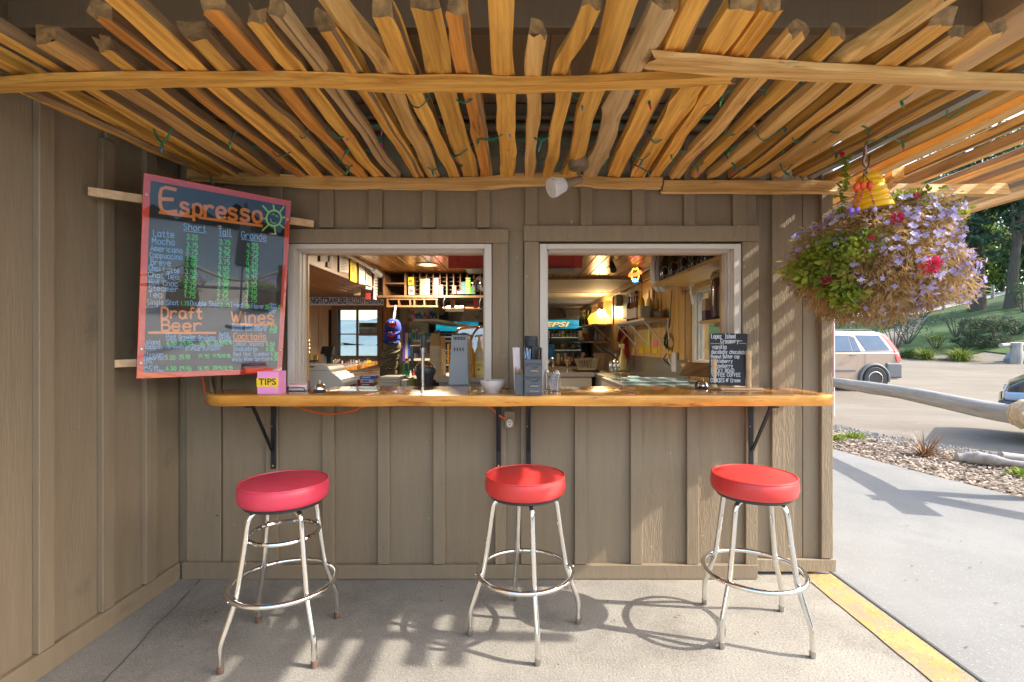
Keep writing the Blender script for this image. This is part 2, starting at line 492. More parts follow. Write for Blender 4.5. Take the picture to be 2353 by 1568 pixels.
# crack in the slab by the left wall
b = MB(); xs = []
for i in range(50):
    y = 2.95 - i * .06
    xs.append((-1.87 + (2.95 - y) * .19 + .022 * noise.noise(Vector((y * 4, 1, 0))) + .012 * noise.noise(Vector((y * 17, 4, 0))), y))
for i in range(49):
    (xa, ya), (xb, yb) = xs[i], xs[i + 1]
    wa = .0022 + .003 * noise.noise(Vector((ya * 15, 9, 0))); wb = .0022 + .003 * noise.noise(Vector((yb * 15, 9, 0)))
    b.quad((xa - wa, ya, .004), (xa + wa, ya, .004), (xb + wb, yb, .004), (xb - wb, yb, .004))
kind(b.build('floor_crack', pl((.06, .05, .042), .95)), 'structure')
# bits of leaf litter on the concrete
b = MB(); lr = random.Random(12)
for i in range(90):
    x, y = lr.uniform(-1.6, 4.2), lr.uniform(1.6, 5.2)
    if x < 1.9 and y > 2.85: continue
    if x > 4.0 and y > 4: continue
    a = lr.uniform(0, 6.28)
    b.leaf((x, y, .009), (math.cos(a), math.sin(a), lr.uniform(-.1, .25)), (0, 0, 1), lr.uniform(.012, .032), lr.uniform(.006, .012))
kind(b.build('leaf_litter', pl(hx('5c4030'), .9)), 'stuff')
# mulch bed, chips, gravel
ol = [(11.5, -4), (9.2, -.3), (7.2, 2.6), (6.3, 4.0), (5.9, 5.2), (5.55, 6.2), (5.2, 7.0), (4.9, 8), (4.7, 12)]
b = MB()
for i in range(len(edge) - 1):
    j = min(i, len(ol) - 2)
    a0 = edge[i + 0] if i < len(edge) else edge[-1]; a1 = edge[i + 1]
    k0 = ol[min(i, len(ol) - 1)]; k1 = ol[min(i + 1, len(ol) - 1)]
    b.add([(a0[0], a0[1], -.012), (k0[0], k0[1], -.012), (k1[0], k1[1], -.012), (a1[0], a1[1], -.012)], [(0, 1, 2, 3)])
kind(b.build('mulch_bed', M['mulch']), 'structure')
b = MB(); cr_ = random.Random(5)
def xedge(y, line):
    for i in range(len(line) - 1):
        (xa, ya), (xb, yb) = line[i], line[i + 1]
        if ya <= y <= yb: return xa + (xb - xa) * (y - ya) / (yb - ya)
    return line[-1][0]
for i in range(9000):
    y = 3.2 + cr_.random() ** 1.2 * 4.6
    x0, x1 = xedge(y, edge), xedge(y, ol)
    x = cr_.uniform(x0 + .005, x1 + cr_.uniform(0, .25))
    a = cr_.uniform(0, 6.28); t = cr_.gauss(0, .28)
    L_, W_ = cr_.uniform(.02, .075), cr_.uniform(.008, .022)
    d = Vector((math.cos(a) * math.cos(t), math.sin(a) * math.cos(t), math.sin(t))); sd = Vector((-math.sin(a), math.cos(a), cr_.uniform(-.5, .5))).normalized()
    c = Vector((x, y, -.004 + cr_.random() * .022))
    b.quad(c - d * L_ / 2 - sd * W_ / 2, c + d * L_ / 2 - sd * W_ / 2, c + d * L_ / 2 + sd * W_ / 2, c - d * L_ / 2 + sd * W_ / 2)
kind(b.build('wood_chips', M['chip']), 'stuff')
b = MB()
for i in range(3500):
    y = cr_.uniform(5.6, 9.5); x = xedge(min(y, 11), ol) + cr_.random() ** 1.7 * .75
    s_ = cr_.uniform(.008, .022); c = Vector((x, y, ter(x, y) - .03))
    vs = [c + Vector((math.cos(k * 2.09 + i) * s_, math.sin(k * 2.09 + i) * s_, 0)) for k in range(3)] + [c + Vector((0, 0, s_ * 1.1))]
    b.add(vs, [(0, 1, 3), (1, 2, 3), (2, 0, 3)])
kind(b.build('gravel', M['gravel']), 'stuff')

# sea and far hills (seen in reflections and through the back window)
seam = mat('sea', (.03, .07, .10), .12, bump=.6, bscale=.5, bstretch=(.6, .6, 1), spec=.6)
grid('sea', [-2500, -400, -60, -6, 100, 400, 2500], [-2500, -400, -60, -8, 60, 400, 2500], lambda x, y: -1.6, seam)
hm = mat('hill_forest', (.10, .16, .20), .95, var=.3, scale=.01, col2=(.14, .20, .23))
def hill_z(x, y):
    r = math.hypot(x, y)
    h = 330 * max(.22, noise.noise(Vector((x * .0012, y * .0012, 4))) + .45) * max(0, 1 - ((r - 1500) / 450) ** 2)
    return h - 4
grid('hills', lsp(-2000, 2000, 90), lsp(-2000, 2000, 90), hill_z, hm, keep=lambda x, y: 1080 < math.hypot(x, y) < 1960)

# ================================================================== BUILDING
YW = 2.90          # face of the boards
bld = thing('cafe_building', 'brown board and batten cafe with two serving windows and dark soffit', 'building')
def cells(u0, u1, z0, z1, ops):
    us = sorted({u0, u1, *[o[0] for o in ops], *[o[1] for o in ops]})
    zs = sorted({z0, z1, *[o[2] for o in ops], *[o[3] for o in ops]})
    for i in range(len(us) - 1):
        for j in range(len(zs) - 1):
            um, zm = (us[i] + us[i + 1]) / 2, (zs[j] + zs[j + 1]) / 2
            if any(o[0] < um < o[1] and o[2] < zm < o[3] for o in ops): continue
            yield us[i], us[i + 1], zs[j], zs[j + 1]
OPL = (-1.307, -.180, 1.10, 1.952)
OPR = (.180, 1.290, 1.10, 1.952)
b = MB()
for u0, u1, z0, z1 in cells(-4.0, 1.43, -.02, 2.86, [OPL, OPR]): b.box(u0, u1, YW + .018, 3.03, z0, z1)
b.box(1.43, 1.86, 2.972, 3.03, -.02, 2.86)
fw = b.build('front_wall', M['siding'], bld)
br = random.Random(21)
def board(x0, x1, z0, z1, y=YW, m=None, nm='siding_board'):
    bb = MB(); bb.box(x0 + .002, x1 - .002, y, y + .0175, z0, z1)
    return bb.build(nm, m or M['siding'], fw, bevel=.002, segs=1)
def batten(x0, x1, z0, z1, y=YW - .026, m=None, nm='batten'):
    bb = MB(); bb.box(x0, x1, y, min(y + .0255, YW - .0005) if y < YW else y + .0195, z0, z1)
    return bb.build(nm, m or M['siding'], fw, bevel=.0025, segs=1)
K = FPX / 2.887
def wx(px): return (px - CX) / K
lowb = [(613, 640), (742, 769), (869, 896), (996, 1023), (1138, 1163), (1197, 1222), (1320, 1347), (1448, 1475), (1577, 1604)]
prev = 421
for a, c in lowb + [(1712, 1740)]:
    if a < 1700: batten(wx(a), wx(c), .088, 1.055, m=M['siding_rough'] if br.random() < .3 else None)
    mid = (a + c) / 2
    if prev == 421:
        board(wx(424), wx(505), .02, 2.62, m=M['siding']); board(wx(508), wx(mid), .02, 1.099)
    else:
        board(wx(prev), wx(mid), .02, 1.099, m=M['siding_rough'] if prev > 1440 else None)
    prev = mid
batten(wx(1712), wx(1738), .02, 1.055, m=M['siding_rough'])
upb = [(620, 650), (735, 768), (847, 879), (970, 1001), (1096, 1126), (1206, 1235), (1333, 1361), (1451, 1481), (1570, 1596), (1682, 1712)]
prev = 508
for a, c in upb:
    zt = 2.075
    batten(wx(a), wx(c), zt if a > 640 else 2.0, 2.62)
    mid = (a + c) / 2
    board(wx(prev), wx(mid), 2.06, 2.62); prev = mid
board(wx(prev), wx(1740), 2.06, 2.62)
# beside and between the windows
board(wx(508), wx(600), 1.10, 2.06); board(wx(600), -1.352, 1.10, 2.06)
board(-.046, .048, 1.10, 2.06)
board(1.426, 1.432, 1.10, 2.06)
def trim(x0, x1, z0, z1, y0=2.866, nm='window_trim', m=None):
    bb = MB(); bb.box(x0, x1, y0, YW - .001, z0, z1); return bb.build(nm, m or M['siding_rough'], fw, bevel=.003, segs=1)
trim(-1.36, -.042, 1.982, 2.064, 2.862); trim(-.138, -.044, 1.125, 1.981)
trim(.046, 1.43, 1.992, 2.084, 2.860); trim(.050, .138, 1.125, 1.991); trim(1.334, 1.428, 1.125, 1.991)
bb = MB(); bb.box(wx(421), wx(613), 2.872, YW - .001, .0, .098); bb.build('base_trim', M['siding'], fw, bevel=.003)
bb = MB(); bb.box(wx(613) + .002, wx(1738), 2.868, YW - .001, .004, .086); bb.build('base_trim', M['siding'], fw, bevel=.003)
bb = MB(); bb.box(wx(640), wx(1712), 2.872, YW - .001, 1.057, 1.10); bb.build('counter_cleat', M['siding'], fw, bevel=.002)
# set-back right end
def wx2(px): return (px - CX) / (FPX / 2.95)
board(1.434, wx2(1785), .06, 2.62, 2.953); board(wx2(1785), wx2(1845), .06, 2.62, 2.9525, M['siding_rough']); board(wx2(1845), 1.862, .06, 2.62, 2.953)
batten(wx2(1771), wx2(1799), .10, 2.62, 2.932, M['siding_rough'])
bb = MB(); bb.box(wx2(1882), 1.905, 2.925, 2.952, .10, 2.62); bb.build('corner_board', M['siding_rough'], fw, bevel=.003)
bb = MB(); bb.box(1.435, 1.925, 2.925, 2.952, .02, .094); bb.build('base_trim', M['siding_rough'], fw, bevel=.004)
# white window frames
for (x0, x1, z0, z1) in (OPL, OPR):
    bb = MB(); cw = .040
    for (a0, a1, c0, c1) in ((x0 - cw + .002, x0 + .004, 1.12, z1 + .026), (x1 - .004, x1 + cw - .002, 1.12, z1 + .026), (x0 + .0045, x1 - .0045, z1 - .003, z1 + .026)):
        bb.box(a0, a1, 2.870, 2.899, c0, c1)
    for k, (ya, yb, d) in enumerate(((2.899, 2.925, .006), (2.925, 2.945, .014), (2.945, 2.966, .006), (2.966, 2.990, .014), (2.990, 3.04, .008))):
        bb.box(x0 - .001, x0 + d, ya, yb - .001, 1.12, z1 - .0005); bb.box(x1 - d, x1 + .001, ya, yb - .001, 1.12, z1 - .0005); bb.box(x0 + .015, x1 - .015, ya, yb - .001, z1 - d, z1 + .001)
    wf = bb.build('window_frame', M['white_trim'], bld, bevel=.002, segs=1)
    bb = MB(); bb.box(x0 - .02, x0 + .012, 3.041, 3.058, 1.1, z1 + .02); bb.box(x1 - .010, x1 + .02, 3.041, 3.058, 1.1, z1 + .02); bb.box(x0 + .0125, x1 - .0105, 3.041, 3.058, z1 - .010, z1 + .02)
    bb.build('inner_casing', M['casing'], wf)
# left wall, projecting towards the viewer
b = MB(); b.box(-2.2, -2.018, -.6, 2.898, -.02, 2.86)
lw = b.build('left_wall', M['siding_left'], bld)
def lboard(y0, y1, z0=.02, z1=2.86):
    bb = MB(); bb.box(-2.0175, -2.0, y0 + .002, y1 - .002, z0, z1); bb.build('siding_board', M['siding_left'], lw, bevel=.002, segs=1)
bts = [(-.12, -.05), (.18, .25), (.49, .56), (.80, .87), (1.11, 1.18), (1.41, 1.48), (1.71, 1.78), (2.016, 2.084), (2.327, 2.397), (2.60, 2.68)]
prev = -.6
for y0, y1 in bts:
    m_ = (y0 + y1) / 2; lboard(prev, m_); prev = m_
    bb = MB()
    zt = 2.375 if abs(y0 - 2.327) < .01 else 2.86
    bb.box(-1.9995, -1.970, y0, y1, .105, zt)
    bb.build('batten', M['siding_left'], lw, bevel=.0025, segs=1)
    if zt < 2.5:
        bb = MB(); bb.box(-1.9995, -1.981, y0 + .035, y1 + .03, 2.385, 2.86); bb.build('batten', M['siding_left'], lw, bevel=.002, segs=1)
lboard(prev, 2.895)
bb = MB(); bb.box(-1.9995, -1.974, -.6, 2.870, .0, .1); bb.build('base_trim', M['siding_left'], lw, bevel=.003)
# roof, soffit boards, eave beam, barge board
bb = MB(); bb.box(-4.0, 1.95, .65, 7.2, 2.90, 3.0); bb.box(-1.9, 1.95, 7.2, 12.8, 2.90, 3.0); roof = bb.build('roof', pl((.09, .085, .08), .9), bld)  # front edge reaches on out of view, added to shade the left wall
for i in range(16):
    x0 = -2.0 + i * .24; x1 = min(x0 + .236, 1.83)
    if x0 > 1.82: break
    bb = MB(); bb.add([(x0, 1.30, 2.70), (x1, 1.30, 2.70), (x1, 2.90, 2.815), (x0, 2.90, 2.815), (x0, 1.30, 2.72), (x1, 1.30, 2.72), (x1, 2.90, 2.835), (x0, 2.90, 2.835)],
                      [(3, 2, 1, 0), (4, 5, 6, 7), (0, 1, 5, 4), (1, 2, 6, 5), (2, 3, 7, 6), (3, 0, 4, 7)])
    bb.build('soffit_board', M['soffit'], roof)
bb = MB(); bb.box(-1.998, 1.83, 1.913, 1.963, 2.632, 2.87); bb.build('eave_beam', M['siding'], bld, bevel=.004)
bb = MB(); bb.box(1.8805, 2.34, 1.25, 3.3, 2.76, 2.80); bb.build('gable_soffit', M['soffit'], roof)
bb = MB(); bb.box(1.832, 1.88, 1.25, 2.93, 2.62, 2.89); bb.build('barge_board', M['soffit'], roof, bevel=.003)
bb = MB(); bb.box(-1.998, 1.83, 2.866, 2.899, 2.722, 2.80); bb.build('frieze_trim', M['siding'], fw, bevel=.003)
# nail heads
b = MB()
for zr, ls in ((lambda: br.uniform(.2, 1.0), lowb), (lambda: br.uniform(2.1, 2.3), upb)):
    for a, c in ls:
        for k in range(3 if ls is lowb else 2):
            px = (a + c) / 2 + br.uniform(-7, 7); b.lathe([(.0032, 0), (.0028, .0016), (0, .002)], (wx(px), YW - .0265, zr()), 6, Matrix.Rotation(R(90), 4, 'X'))
for k in range(9): b.lathe([(.0032, 0), (.0028, .0016), (0, .002)], (br.uniform(-1.3, 1.4), 2.8612, br.uniform(2.0, 2.05)), 6, Matrix.Rotation(R(90), 4, 'X'))
kind(b.build('nail_head', pl((.16, .11, .07), .6), fw), 'stuff')
# right outer wall with window openings (matches the inside)
RW = [(3.42, 4.72, 1.20, 1.905), (5.85, 6.35, 1.78, 2.18), (8.25, 9.05, 1.76, 2.19), (9.70, 10.5, 1.76, 2.19), (11.4, 12.1, 1.76, 2.19)]
b = MB()
for u0, u1, z0, z1 in cells(3.031, 12.6, -.02, 2.89, RW): b.box(1.665, 1.855, u0, u1, z0, z1)
rw_o = b.build('right_wall', M['siding'], bld)
for (y0, y1, z0, z1) in RW:
    bb = MB(); d = .013
    bb.box(1.645, 1.860, y0, y0 + d, z0, z1); bb.box(1.645, 1.860, y1 - d, y1, z0, z1); bb.box(1.645, 1.860, y0 + d, y1 - d, z0, z0 + d); bb.box(1.645, 1.860, y0 + d, y1 - d, z1 - d, z1)
    wf = bb.build('window_reveal', M['casing'], rw_o)
    if y0 < 4:
        bb = MB()
        for k in range(3):
            xx = 1.70 + k * .028; e = .035 + .008 * k
            bb.box(xx, xx + .025, y0 + d, y0 + e, z0 + d, z1 - d); bb.box(xx, xx + .025, y1 - e - .06, y1 - d, z0 + d, z1 - d)
            bb.box(xx, xx + .025, y0 + e, y1 - e - .06, z0 + d, z0 + e); bb.box(xx, xx + .025, y0 + e, y1 - e - .06, z1 - e, z1 - d)
        bb.build('window_sash', M['white_trim'], rw_o)
        bb = MB(); bb.box(1.725, 1.729, y0 + .04, y1 - .10, z0 + .04, z1 - .04); bb.build('window_pane', M['glass'], rw_o)
        bb = MB(); cw = .09
        bb.box(1.625, 1.644, y0 - cw, y0, z0 - cw, z1 + cw); bb.box(1.625, 1.644, y1, y1 + cw, z0 - cw, z1 + cw); bb.box(1.625, 1.644, y0, y1, z1, z1 + cw); bb.box(1.60, 1.644, y0, y1, z0 - .035, z0)
        bb.build('window_casing', M['casing'], rw_o, bevel=.003)
    else:
        bb = MB(); ym = (y0 + y1) / 2
        bb.box(1.80, 1.83, ym - .012, ym + .012, z0 + d, z1 - d); bb.build('window_mullion', M['casing'], rw_o)
        bb = MB(); cw = .05
        bb.box(1.630, 1.644, y0 - cw, y0, z0 - cw, z1 + cw); bb.box(1.630, 1.644, y1, y1 + cw, z0 - cw, z1 + cw); bb.box(1.630, 1.644, y0, y1, z1, z1 + cw); bb.box(1.630, 1.644, y0, y1, z0 - cw, z0)
        bb.build('window_casing', M['casing'], rw_o)
# ---- inside: floor, walls, ceilings
b = MB(); b.box(-3.7, 1.66, 3.031, 7.1, -.04, .0); b.box(-1.71, 1.66, 7.1, 12.44, -.04, 0); inn = b.build('interior_floor', pl((.16, .13, .10), .6), bld)
b = MB(); b.box(-1.9, 1.664, 12.45, 12.6, 0, 2.9); [b.box(-3.9, -3.7, u0, u1, z0, z1) for u0, u1, z0, z1 in cells(3.031, 7.12, 0, 2.9, [(3.5, 6.6, .9, 1.98)])]; b.box(-1.9, -1.72, 7.121, 12.449, 0, 2.9)  # unseen opening in the left wall, added to let daylight onto the planks
bw = b.build('back_wall', pl((.42, .38, .32), .8), bld)
peg = mat('pegboard', (.34, .305, .25), .75, var=.06, scale=4)
b = MB(); b.box(-1.6, 1.655, 12.0, 12.02, .0, 2.24)
b.build('pegboard', peg, bld)
b = MB()
for i in range(30):
    for j in range(9): b.box(.42 + i * .04, .432 + i * .04, 11.994, 11.9995, 1.80 + j * .045, 1.812 + j * .045)
kind(b.build('pegboard_hole', pl((.06, .05, .04), .9), bld), 'stuff')
# beadboard right wall
b = MB()
for k in range(90):
    y0 = 3.06 + k * .10; y1 = y0 + .096
    if y0 > 11.95: break
    segs = [(0, 2.262)]
    for (a, c, z0, z1) in RW:
        if y1 > a and y0 < c: segs = [(0, z0), (z1, 2.262)]
    for (z0, z1) in segs:
        bb = MB(); bb.box(1.646, 1.664, y0, y1, z0, z1); bb.build('wall_plank', M['bead'], rw_o, bevel=.004, segs=1)
bb = MB(); bb.box(1.60, 1.645, 3.06, 12.0, 2.18, 2.26); bb.build('crown_board', M['casing'], rw_o, bevel=.003)
# ceilings
b = MB(); b.box(-3.7, 1.66, 3.031, 7.0, 2.30, 2.36); b.box(-1.7, 1.66, 7.0, 12.44, 2.30, 2.36); ce = b.build('ceiling', M['darkin'], bld)
for i in range(28):
    x0 = -1.69 + i * .125; x1 = min(x0 + .120, 1.60)
    if x0 > 1.58: break
    bb = MB(); bb.box(x0, x1, 3.062, 6.4, 2.268, 2.285); bb.build('ceiling_plank', M['pine_ceil'], ce, bevel=.004, segs=1)
bb = MB(); bb.box(-1.69, 1.60, 6.40, 6.46, 2.235, 2.299); bb.build('ceiling_trim', M['brownwood'], ce, bevel=.003)
for k in range(3):
    bb = MB(); bb.box(-1.69, 1.645, 6.465 + k * 1.85, 8.29 + k * 1.85, 2.262, 2.275); bb.build('ceiling_panel', pl((.60, .55, .46), .7), ce)
    bb = MB(); bb.box(-1.69, 1.645, 8.29 + k * 1.85, 8.315 + k * 1.85, 2.255, 2.28); bb.build('ceiling_batten', M['casing'], ce)
# header board and lower plank ceiling on the left
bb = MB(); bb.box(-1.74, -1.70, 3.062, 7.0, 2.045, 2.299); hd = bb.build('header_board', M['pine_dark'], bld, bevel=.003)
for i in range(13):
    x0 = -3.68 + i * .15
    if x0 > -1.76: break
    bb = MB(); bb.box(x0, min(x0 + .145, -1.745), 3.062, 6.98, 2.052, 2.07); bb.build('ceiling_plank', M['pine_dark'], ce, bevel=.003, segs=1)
# back left wall of planks with a four pane window
WN = P(776, 718, 7.0).x, P(868, 718, 7.0).x, P(776, 818, 7.0).z, P(776, 712, 7.0).z
for i in range(14):
    x0 = -3.68 + i * .142; x1 = x0 + .139
    if x0 > -1.80: break
    segs = [(0, 2.045)]
    if x1 > WN[0] and x0 < WN[1]: segs = [(0, WN[2]), (WN[3], 2.045)]
    for z0, z1 in segs:
        bb = MB(); bb.box(x0, min(x1, -1.72), 7.0, 7.02, z0, z1); bb.build('wall_plank', M['pine_in'], bw, bevel=.003, segs=1)
bb = MB()
for u0, u1, z0, z1 in cells(-3.7, -1.70, 0, 2.3, [WN]): bb.box(u0, u1, 7.0205, 7.12, z0, z1)
bb.build('partition', M['darkin'], bld)
bb = MB(); cw = .075
bb.box(WN[0] - cw, WN[0], 6.965, 6.998, WN[2] - cw - .06, WN[3] + cw); bb.box(WN[1], WN[1] + cw, 6.965, 6.998, WN[2] - cw - .06, WN[3] + cw)
bb.box(WN[0], WN[1], 6.965, 6.998, WN[3], WN[3] + cw); bb.box(WN[0], WN[1], 6.955, 6.998, WN[2] - cw - .06, WN[2])
wf = bb.build('window_frame', M['brownwood'], bld, bevel=.003)
bb = MB(); xm = (WN[0] + WN[1]) / 2; zm = WN[2] + (WN[3] - WN[2]) * .47
bb.box(xm - .014, xm + .014, 6.97, 7.0, WN[2], WN[3]); bb.box(WN[0], xm - .0145, 6.972, 6.998, zm - .008, zm + .008); bb.box(xm + .0145, WN[1], 6.972, 6.998, zm - .008, zm + .008)
bb.build('muntin', M['brownwood'], wf)
for a, c, z0, z1 in ((WN[0], xm, zm, WN[3]), (xm, WN[1], zm, WN[3]), (WN[0], xm, WN[2], zm), (xm, WN[1], WN[2], zm)):
    bb = MB(); bb.box(a + .002, c - .002, 6.990, 6.993, z0 + .002, z1 - .002); bb.build('pane', M['glass'], wf)
bb = MB(); bb.box(-1.78, -1.68, 6.9, 7.0, 0, 2.045); bb.build('post', M['brownwood'], bld, bevel=.004)
# ================================================================== PERGOLA OF SPLIT CEDAR RAILS
ZS = 2.36
perg = thing('pergola', 'rustic pergola of split cedar rails laid across wavy purlins below the eave', 'pergola')
def rail(name, A, B_, w, h, m, seed, wob=.014, path=None, n=18, twist=.25, taper=0, endm=None, crook=None):
    """a hand split rail from A to B (centre of its underside), grain along its own Y axis"""
    r = random.Random(seed)
    A = Vector(A); B_ = Vector(B_); d = B_ - A; L = d.length
    q = d.to_track_quat('Y', 'Z')
    bb = MB()
    base = [(-.5, .10), (-.42, 0), (-.15, -.02), (.2, .01), (.43, 0), (.5, .14), (.47, .86), (.36, 1.0), (-.1, .97), (-.38, 1.02), (-.49, .88)]
    rd = r.random() ** 2 * .5; jit = [(r.uniform(-.10, .10) + rd * (.42 * math.cos(a_) - bx_), r.uniform(-.14, .14) + rd * (.5 + .5 * math.sin(a_) - bz_)) for (bx_, bz_), a_ in ((q_, math.atan2(q_[1] - .5, q_[0])) for q_ in base)]
    tw = r.uniform(-twist, twist)
    nb = len(base); bk_ = r.choice(((), (4, 5), (9, 10), (5, 6, 7, 8, 9), (4, 5, 6, 7), (0,), (3,))) if name == 'slat' else ()
    s1, s2 = r.uniform(0, 99), r.uniform(0, 99)
    knots = [(r.uniform(.1, .9), r.uniform(.12, .3), r.choice((-1, 1))) for _ in range(r.choice((0, 1, 1, 2)))]
    for i in range(n):
        t = i / (n - 1); y = t * L
        ox = wob * 1.7 * noise.noise(Vector((t * 3.2, s1, 0))) + wob * .35 * noise.noise(Vector((t * 9, s1, 5)))
        oz = wob * .5 * noise.noise(Vector((t * 3, s2, 0)))
        if path:
            for k in range(len(path) - 1):
                if path[k][0] <= t <= path[k + 1][0] + 1e-9:
                    f = (t - path[k][0]) / max(1e-6, path[k + 1][0] - path[k][0]); f = f * f * (3 - 2 * f)
                    ox += path[k][1] + (path[k + 1][1] - path[k][1]) * f; oz += path[k][2] + (path[k + 1][2] - path[k][2]) * f
        if crook and t < .45: ox += crook * (1 - t / .45) ** 2 - crook * .9 * math.exp(-((t - .22) / .08) ** 2)
        ww = w * (1 - taper * t) * (1 + .14 * noise.noise(Vector((t * 4, s2, 7))) + .08 * noise.noise(Vector((t * 14, s1, 2))))
        hh = h * (1 + .14 * noise.noise(Vector((t * 5, s2, 3))))
        for kt, ka, ks in knots:
            ww *= 1 + ka * math.exp(-((t - kt) / .035) ** 2)
        a = tw * (t - .5)
        for k, (bx, bz) in enumerate(base):
            x = (bx + jit[k][0] + .08 * noise.noise(Vector((k * 3.1, t * 6, s1)))) * ww
            z = (bz + jit[k][1] + .07 * noise.noise(Vector((k * 2.7, t * 6, s2)))) * hh
            ye = 0
            if i in (0, n - 1): ye = r.uniform(-.016, .016)
            x, z = x * math.cos(a) - (z - hh / 2) * math.sin(a), hh / 2 + x * math.sin(a) + (z - hh / 2) * math.cos(a)
            bb.v.append((ox + x, y + ye, oz + z))
    for i in range(n - 1):
        for k in range(nb):
            k2 = (k + 1) % nb
            bb.f.append((i * nb + k, (i + 1) * nb + k, (i + 1) * nb + k2, i * nb + k2)); bb.m.append(2 if k in bk_ else 0)
    bb.f.append(tuple(range(nb))); bb.m.append(1)
    bb.f.append(tuple((n - 1) * nb + k for k in range(nb - 1, -1, -1))); bb.m.append(1)
    me = bb.data(name, [m, endm or M['endgrain'], M['bark_side']], smooth=True, angle=28)
    ob = bpy.data.objects.new(name, me); COL.objects.link(ob)
    ob.parent = perg; ob.location = A; ob.rotation_mode = 'QUATERNION'; ob.rotation_quaternion = q
    return ob
def on_z(px, py, z=ZS): return PZ(px, py, z)
# front tip (px, py), back end px at the ledger, width, material, crook
RL = [((15, 190), 480, .060, 'cedar', 0), ((-40, 140), 509, .062, 'cedar', 0), ((-30, 92), 545, .060, 'cedar', 0), ((106, 105), 597, .092, 'bark_wood', 0), ((237, 117), 640, .060, 'cedar', 0),
      ((226, 40), 695, .072, 'cedar_red', 0), ((262, -6), 733, .085, 'cedar', 0), ((445, 86), 787, .082, 'cedar', 0), ((488, 27), 833, .062, 'cedar_red', 0), ((590, 55), 872, .060, 'cedar', 0),
      ((640, 42), 911, .060, 'cedar_grey', 0), ((750, 66), 962, .070, 'cedar', 0), ((772, -14), 1001, .072, 'cedar_pale', -.03), ((880, 38), 1043, .066, 'cedar', 0), ((966, 19), 1079, .078, 'cedar', 0),
      ((1052, 36), 1119, .072, 'cedar_red', 0), ((1150, -20), 1166, .078, 'cedar', 0), ((1234, 84), 1213, .050, 'cedar_pale', 0), ((1334, 20), 1260, .064, 'cedar', .035), ((1440, -16), 1307, .090, 'cedar', 0),
      ((1514, 22), 1358, .080, 'cedar_grey', .02), ((1616, -14), 1411, .076, 'cedar', 0), ((1705, 22), 1460, .088, 'cedar', 0), ((1778, 26), 1501, .058, 'cedar', 0), ((1832, 82), 1547, .068, 'cedar_pale', 0),
      ((1925, 86), 1592, .046, 'cedar', 0), ((2150, -4), 1636, .070, 'cedar_pale', .05), ((2160, 56), 1690, .072, 'cedar', 0), ((2196, 90), 1737, .070, 'cedar_pale', 0), ((2296, 84), 1784, .058, 'cedar_pale', 0),
      ((2420, 100), 1832, .070, 'cedar', 0), ((2475, 112), 1862, .052, 'grey_paint_slat', 0)]
for i, ((tx, ty), rx, w_, mm, cr) in enumerate(RL):
    A = on_z(tx, ty); Y1 = 2.852 + (i * 7 % 5) * .004 if rx > 500 else 2.83
    B_ = Vector(((rx - CX) / FPX * Y1, Y1, ZS))
    if i < 3: A.z += (-.012, .02, .03)[i]
    rail('slat', A, B_, w_, .048 + .012 * ((i * 5) % 4) / 3 if mm != 'bark_wood' else .08, M[mm], 100 + i, crook=cr, n=22, wob=.012)
# rails to the right, which carry on past the corner of the building
x = 1.90
rr = random.Random(77)
i = 0
while x < 3.44:
    w_ = rr.choice((.055, .065, .075, .085) if x < 2.05 else (.05, .06, .07))
    mm = rr.choice(('cedar_pale', 'cedar_pale', 'cedar', 'cedar_grey', 'cedar_pale', 'bark_wood'))
    y0 = (1.45 if x < 2.85 else 2.12) + rr.uniform(-.1, .12); y1 = 4.3 + rr.uniform(-.12, .2)
    rail('slat', (x + rr.uniform(-.03, .03), y0, ZS), (x + rr.uniform(-.03, .03), y1, ZS), w_, .05, M[mm], 300 + i, n=24, wob=.012)
    x += w_ + (rr.choice((.06, .075, .09)) if x < 2.05 else rr.choice((.115, .13, .15))); i += 1  # gaps past the corner widened to let sun patches onto the floor
def xrail(name, pts, w, h, m, seed, side=1):
    """pts: world points of the underside front edge, left to right"""
    A, B_ = Vector(pts[0]), Vector(pts[-1]); L = (B_ - A).length
    d = (B_ - A).normalized(); q = (B_ - A).to_track_quat('Y', 'Z')
    X = q @ Vector((1, 0, 0)); Z = q @ Vector((0, 0, 1))
    path = []
    for p in pts:
        v = Vector(p) - A; path.append((v.dot(d) / L, v.dot(X), v.dot(Z)))
    path[-1] = (1.0, 0, 0); path[0] = (0.0, 0, 0)
    return rail(name, A, B_, w, h, m, seed, path=path, n=60, wob=.004, twist=.1)
Z1 = ZS - .003
def low_edge(px, py, hgt, w, z): # centre of the underside from the pixel of the rail's far lower edge
    Y = (CAMZ - z) * FPX / (py - CY)
    return Vector(((px - CX) / FPX * (Y - w / 2), Y - w / 2, z))
hz = ZS - .034
p1 = [(-140, 224), (0, 218), (150, 211), (340, 206), (640, 205), (740, 207), (860, 213), (930, 216), (1010, 213), (1100, 214), (1170, 217), (1300, 214), (1450, 208), (1560, 205), (1690, 196)]
xrail('purlin', [low_edge(x_, y_, .034, .075, hz) for x_, y_ in p1], .075, .032, M['cedar'], 501)
p2 = [(1487, 172), (1560, 178), (1700, 188), (1930, 199), (2080, 206), (2200, 217), (2353, 219), (2500, 216), (2900, 214), (3260, 211)]  # last points run out of view, added so its shadow crosses the floor
xrail('purlin', [low_edge(x_, y_, .036, .07, hz) + Vector((0, -.03, -.001)) for x_, y_ in p2], .072, .034, M['cedar_pale'], 502)
for px_, py_ in ((1536, 140), (1630, 150)):
    c = PZ(px_, py_, ZS + .004)
    bb = MB(); bb.tube([c + Vector((0, 0, -.01)), c + Vector((0, 0, .032))], .006, 8); bb.lathe([(.012, 0), (.012, .008)], c + Vector((0, 0, 0)), 6)
    bb.build('bolt', M['chrome_dull'], perg, smooth=True)
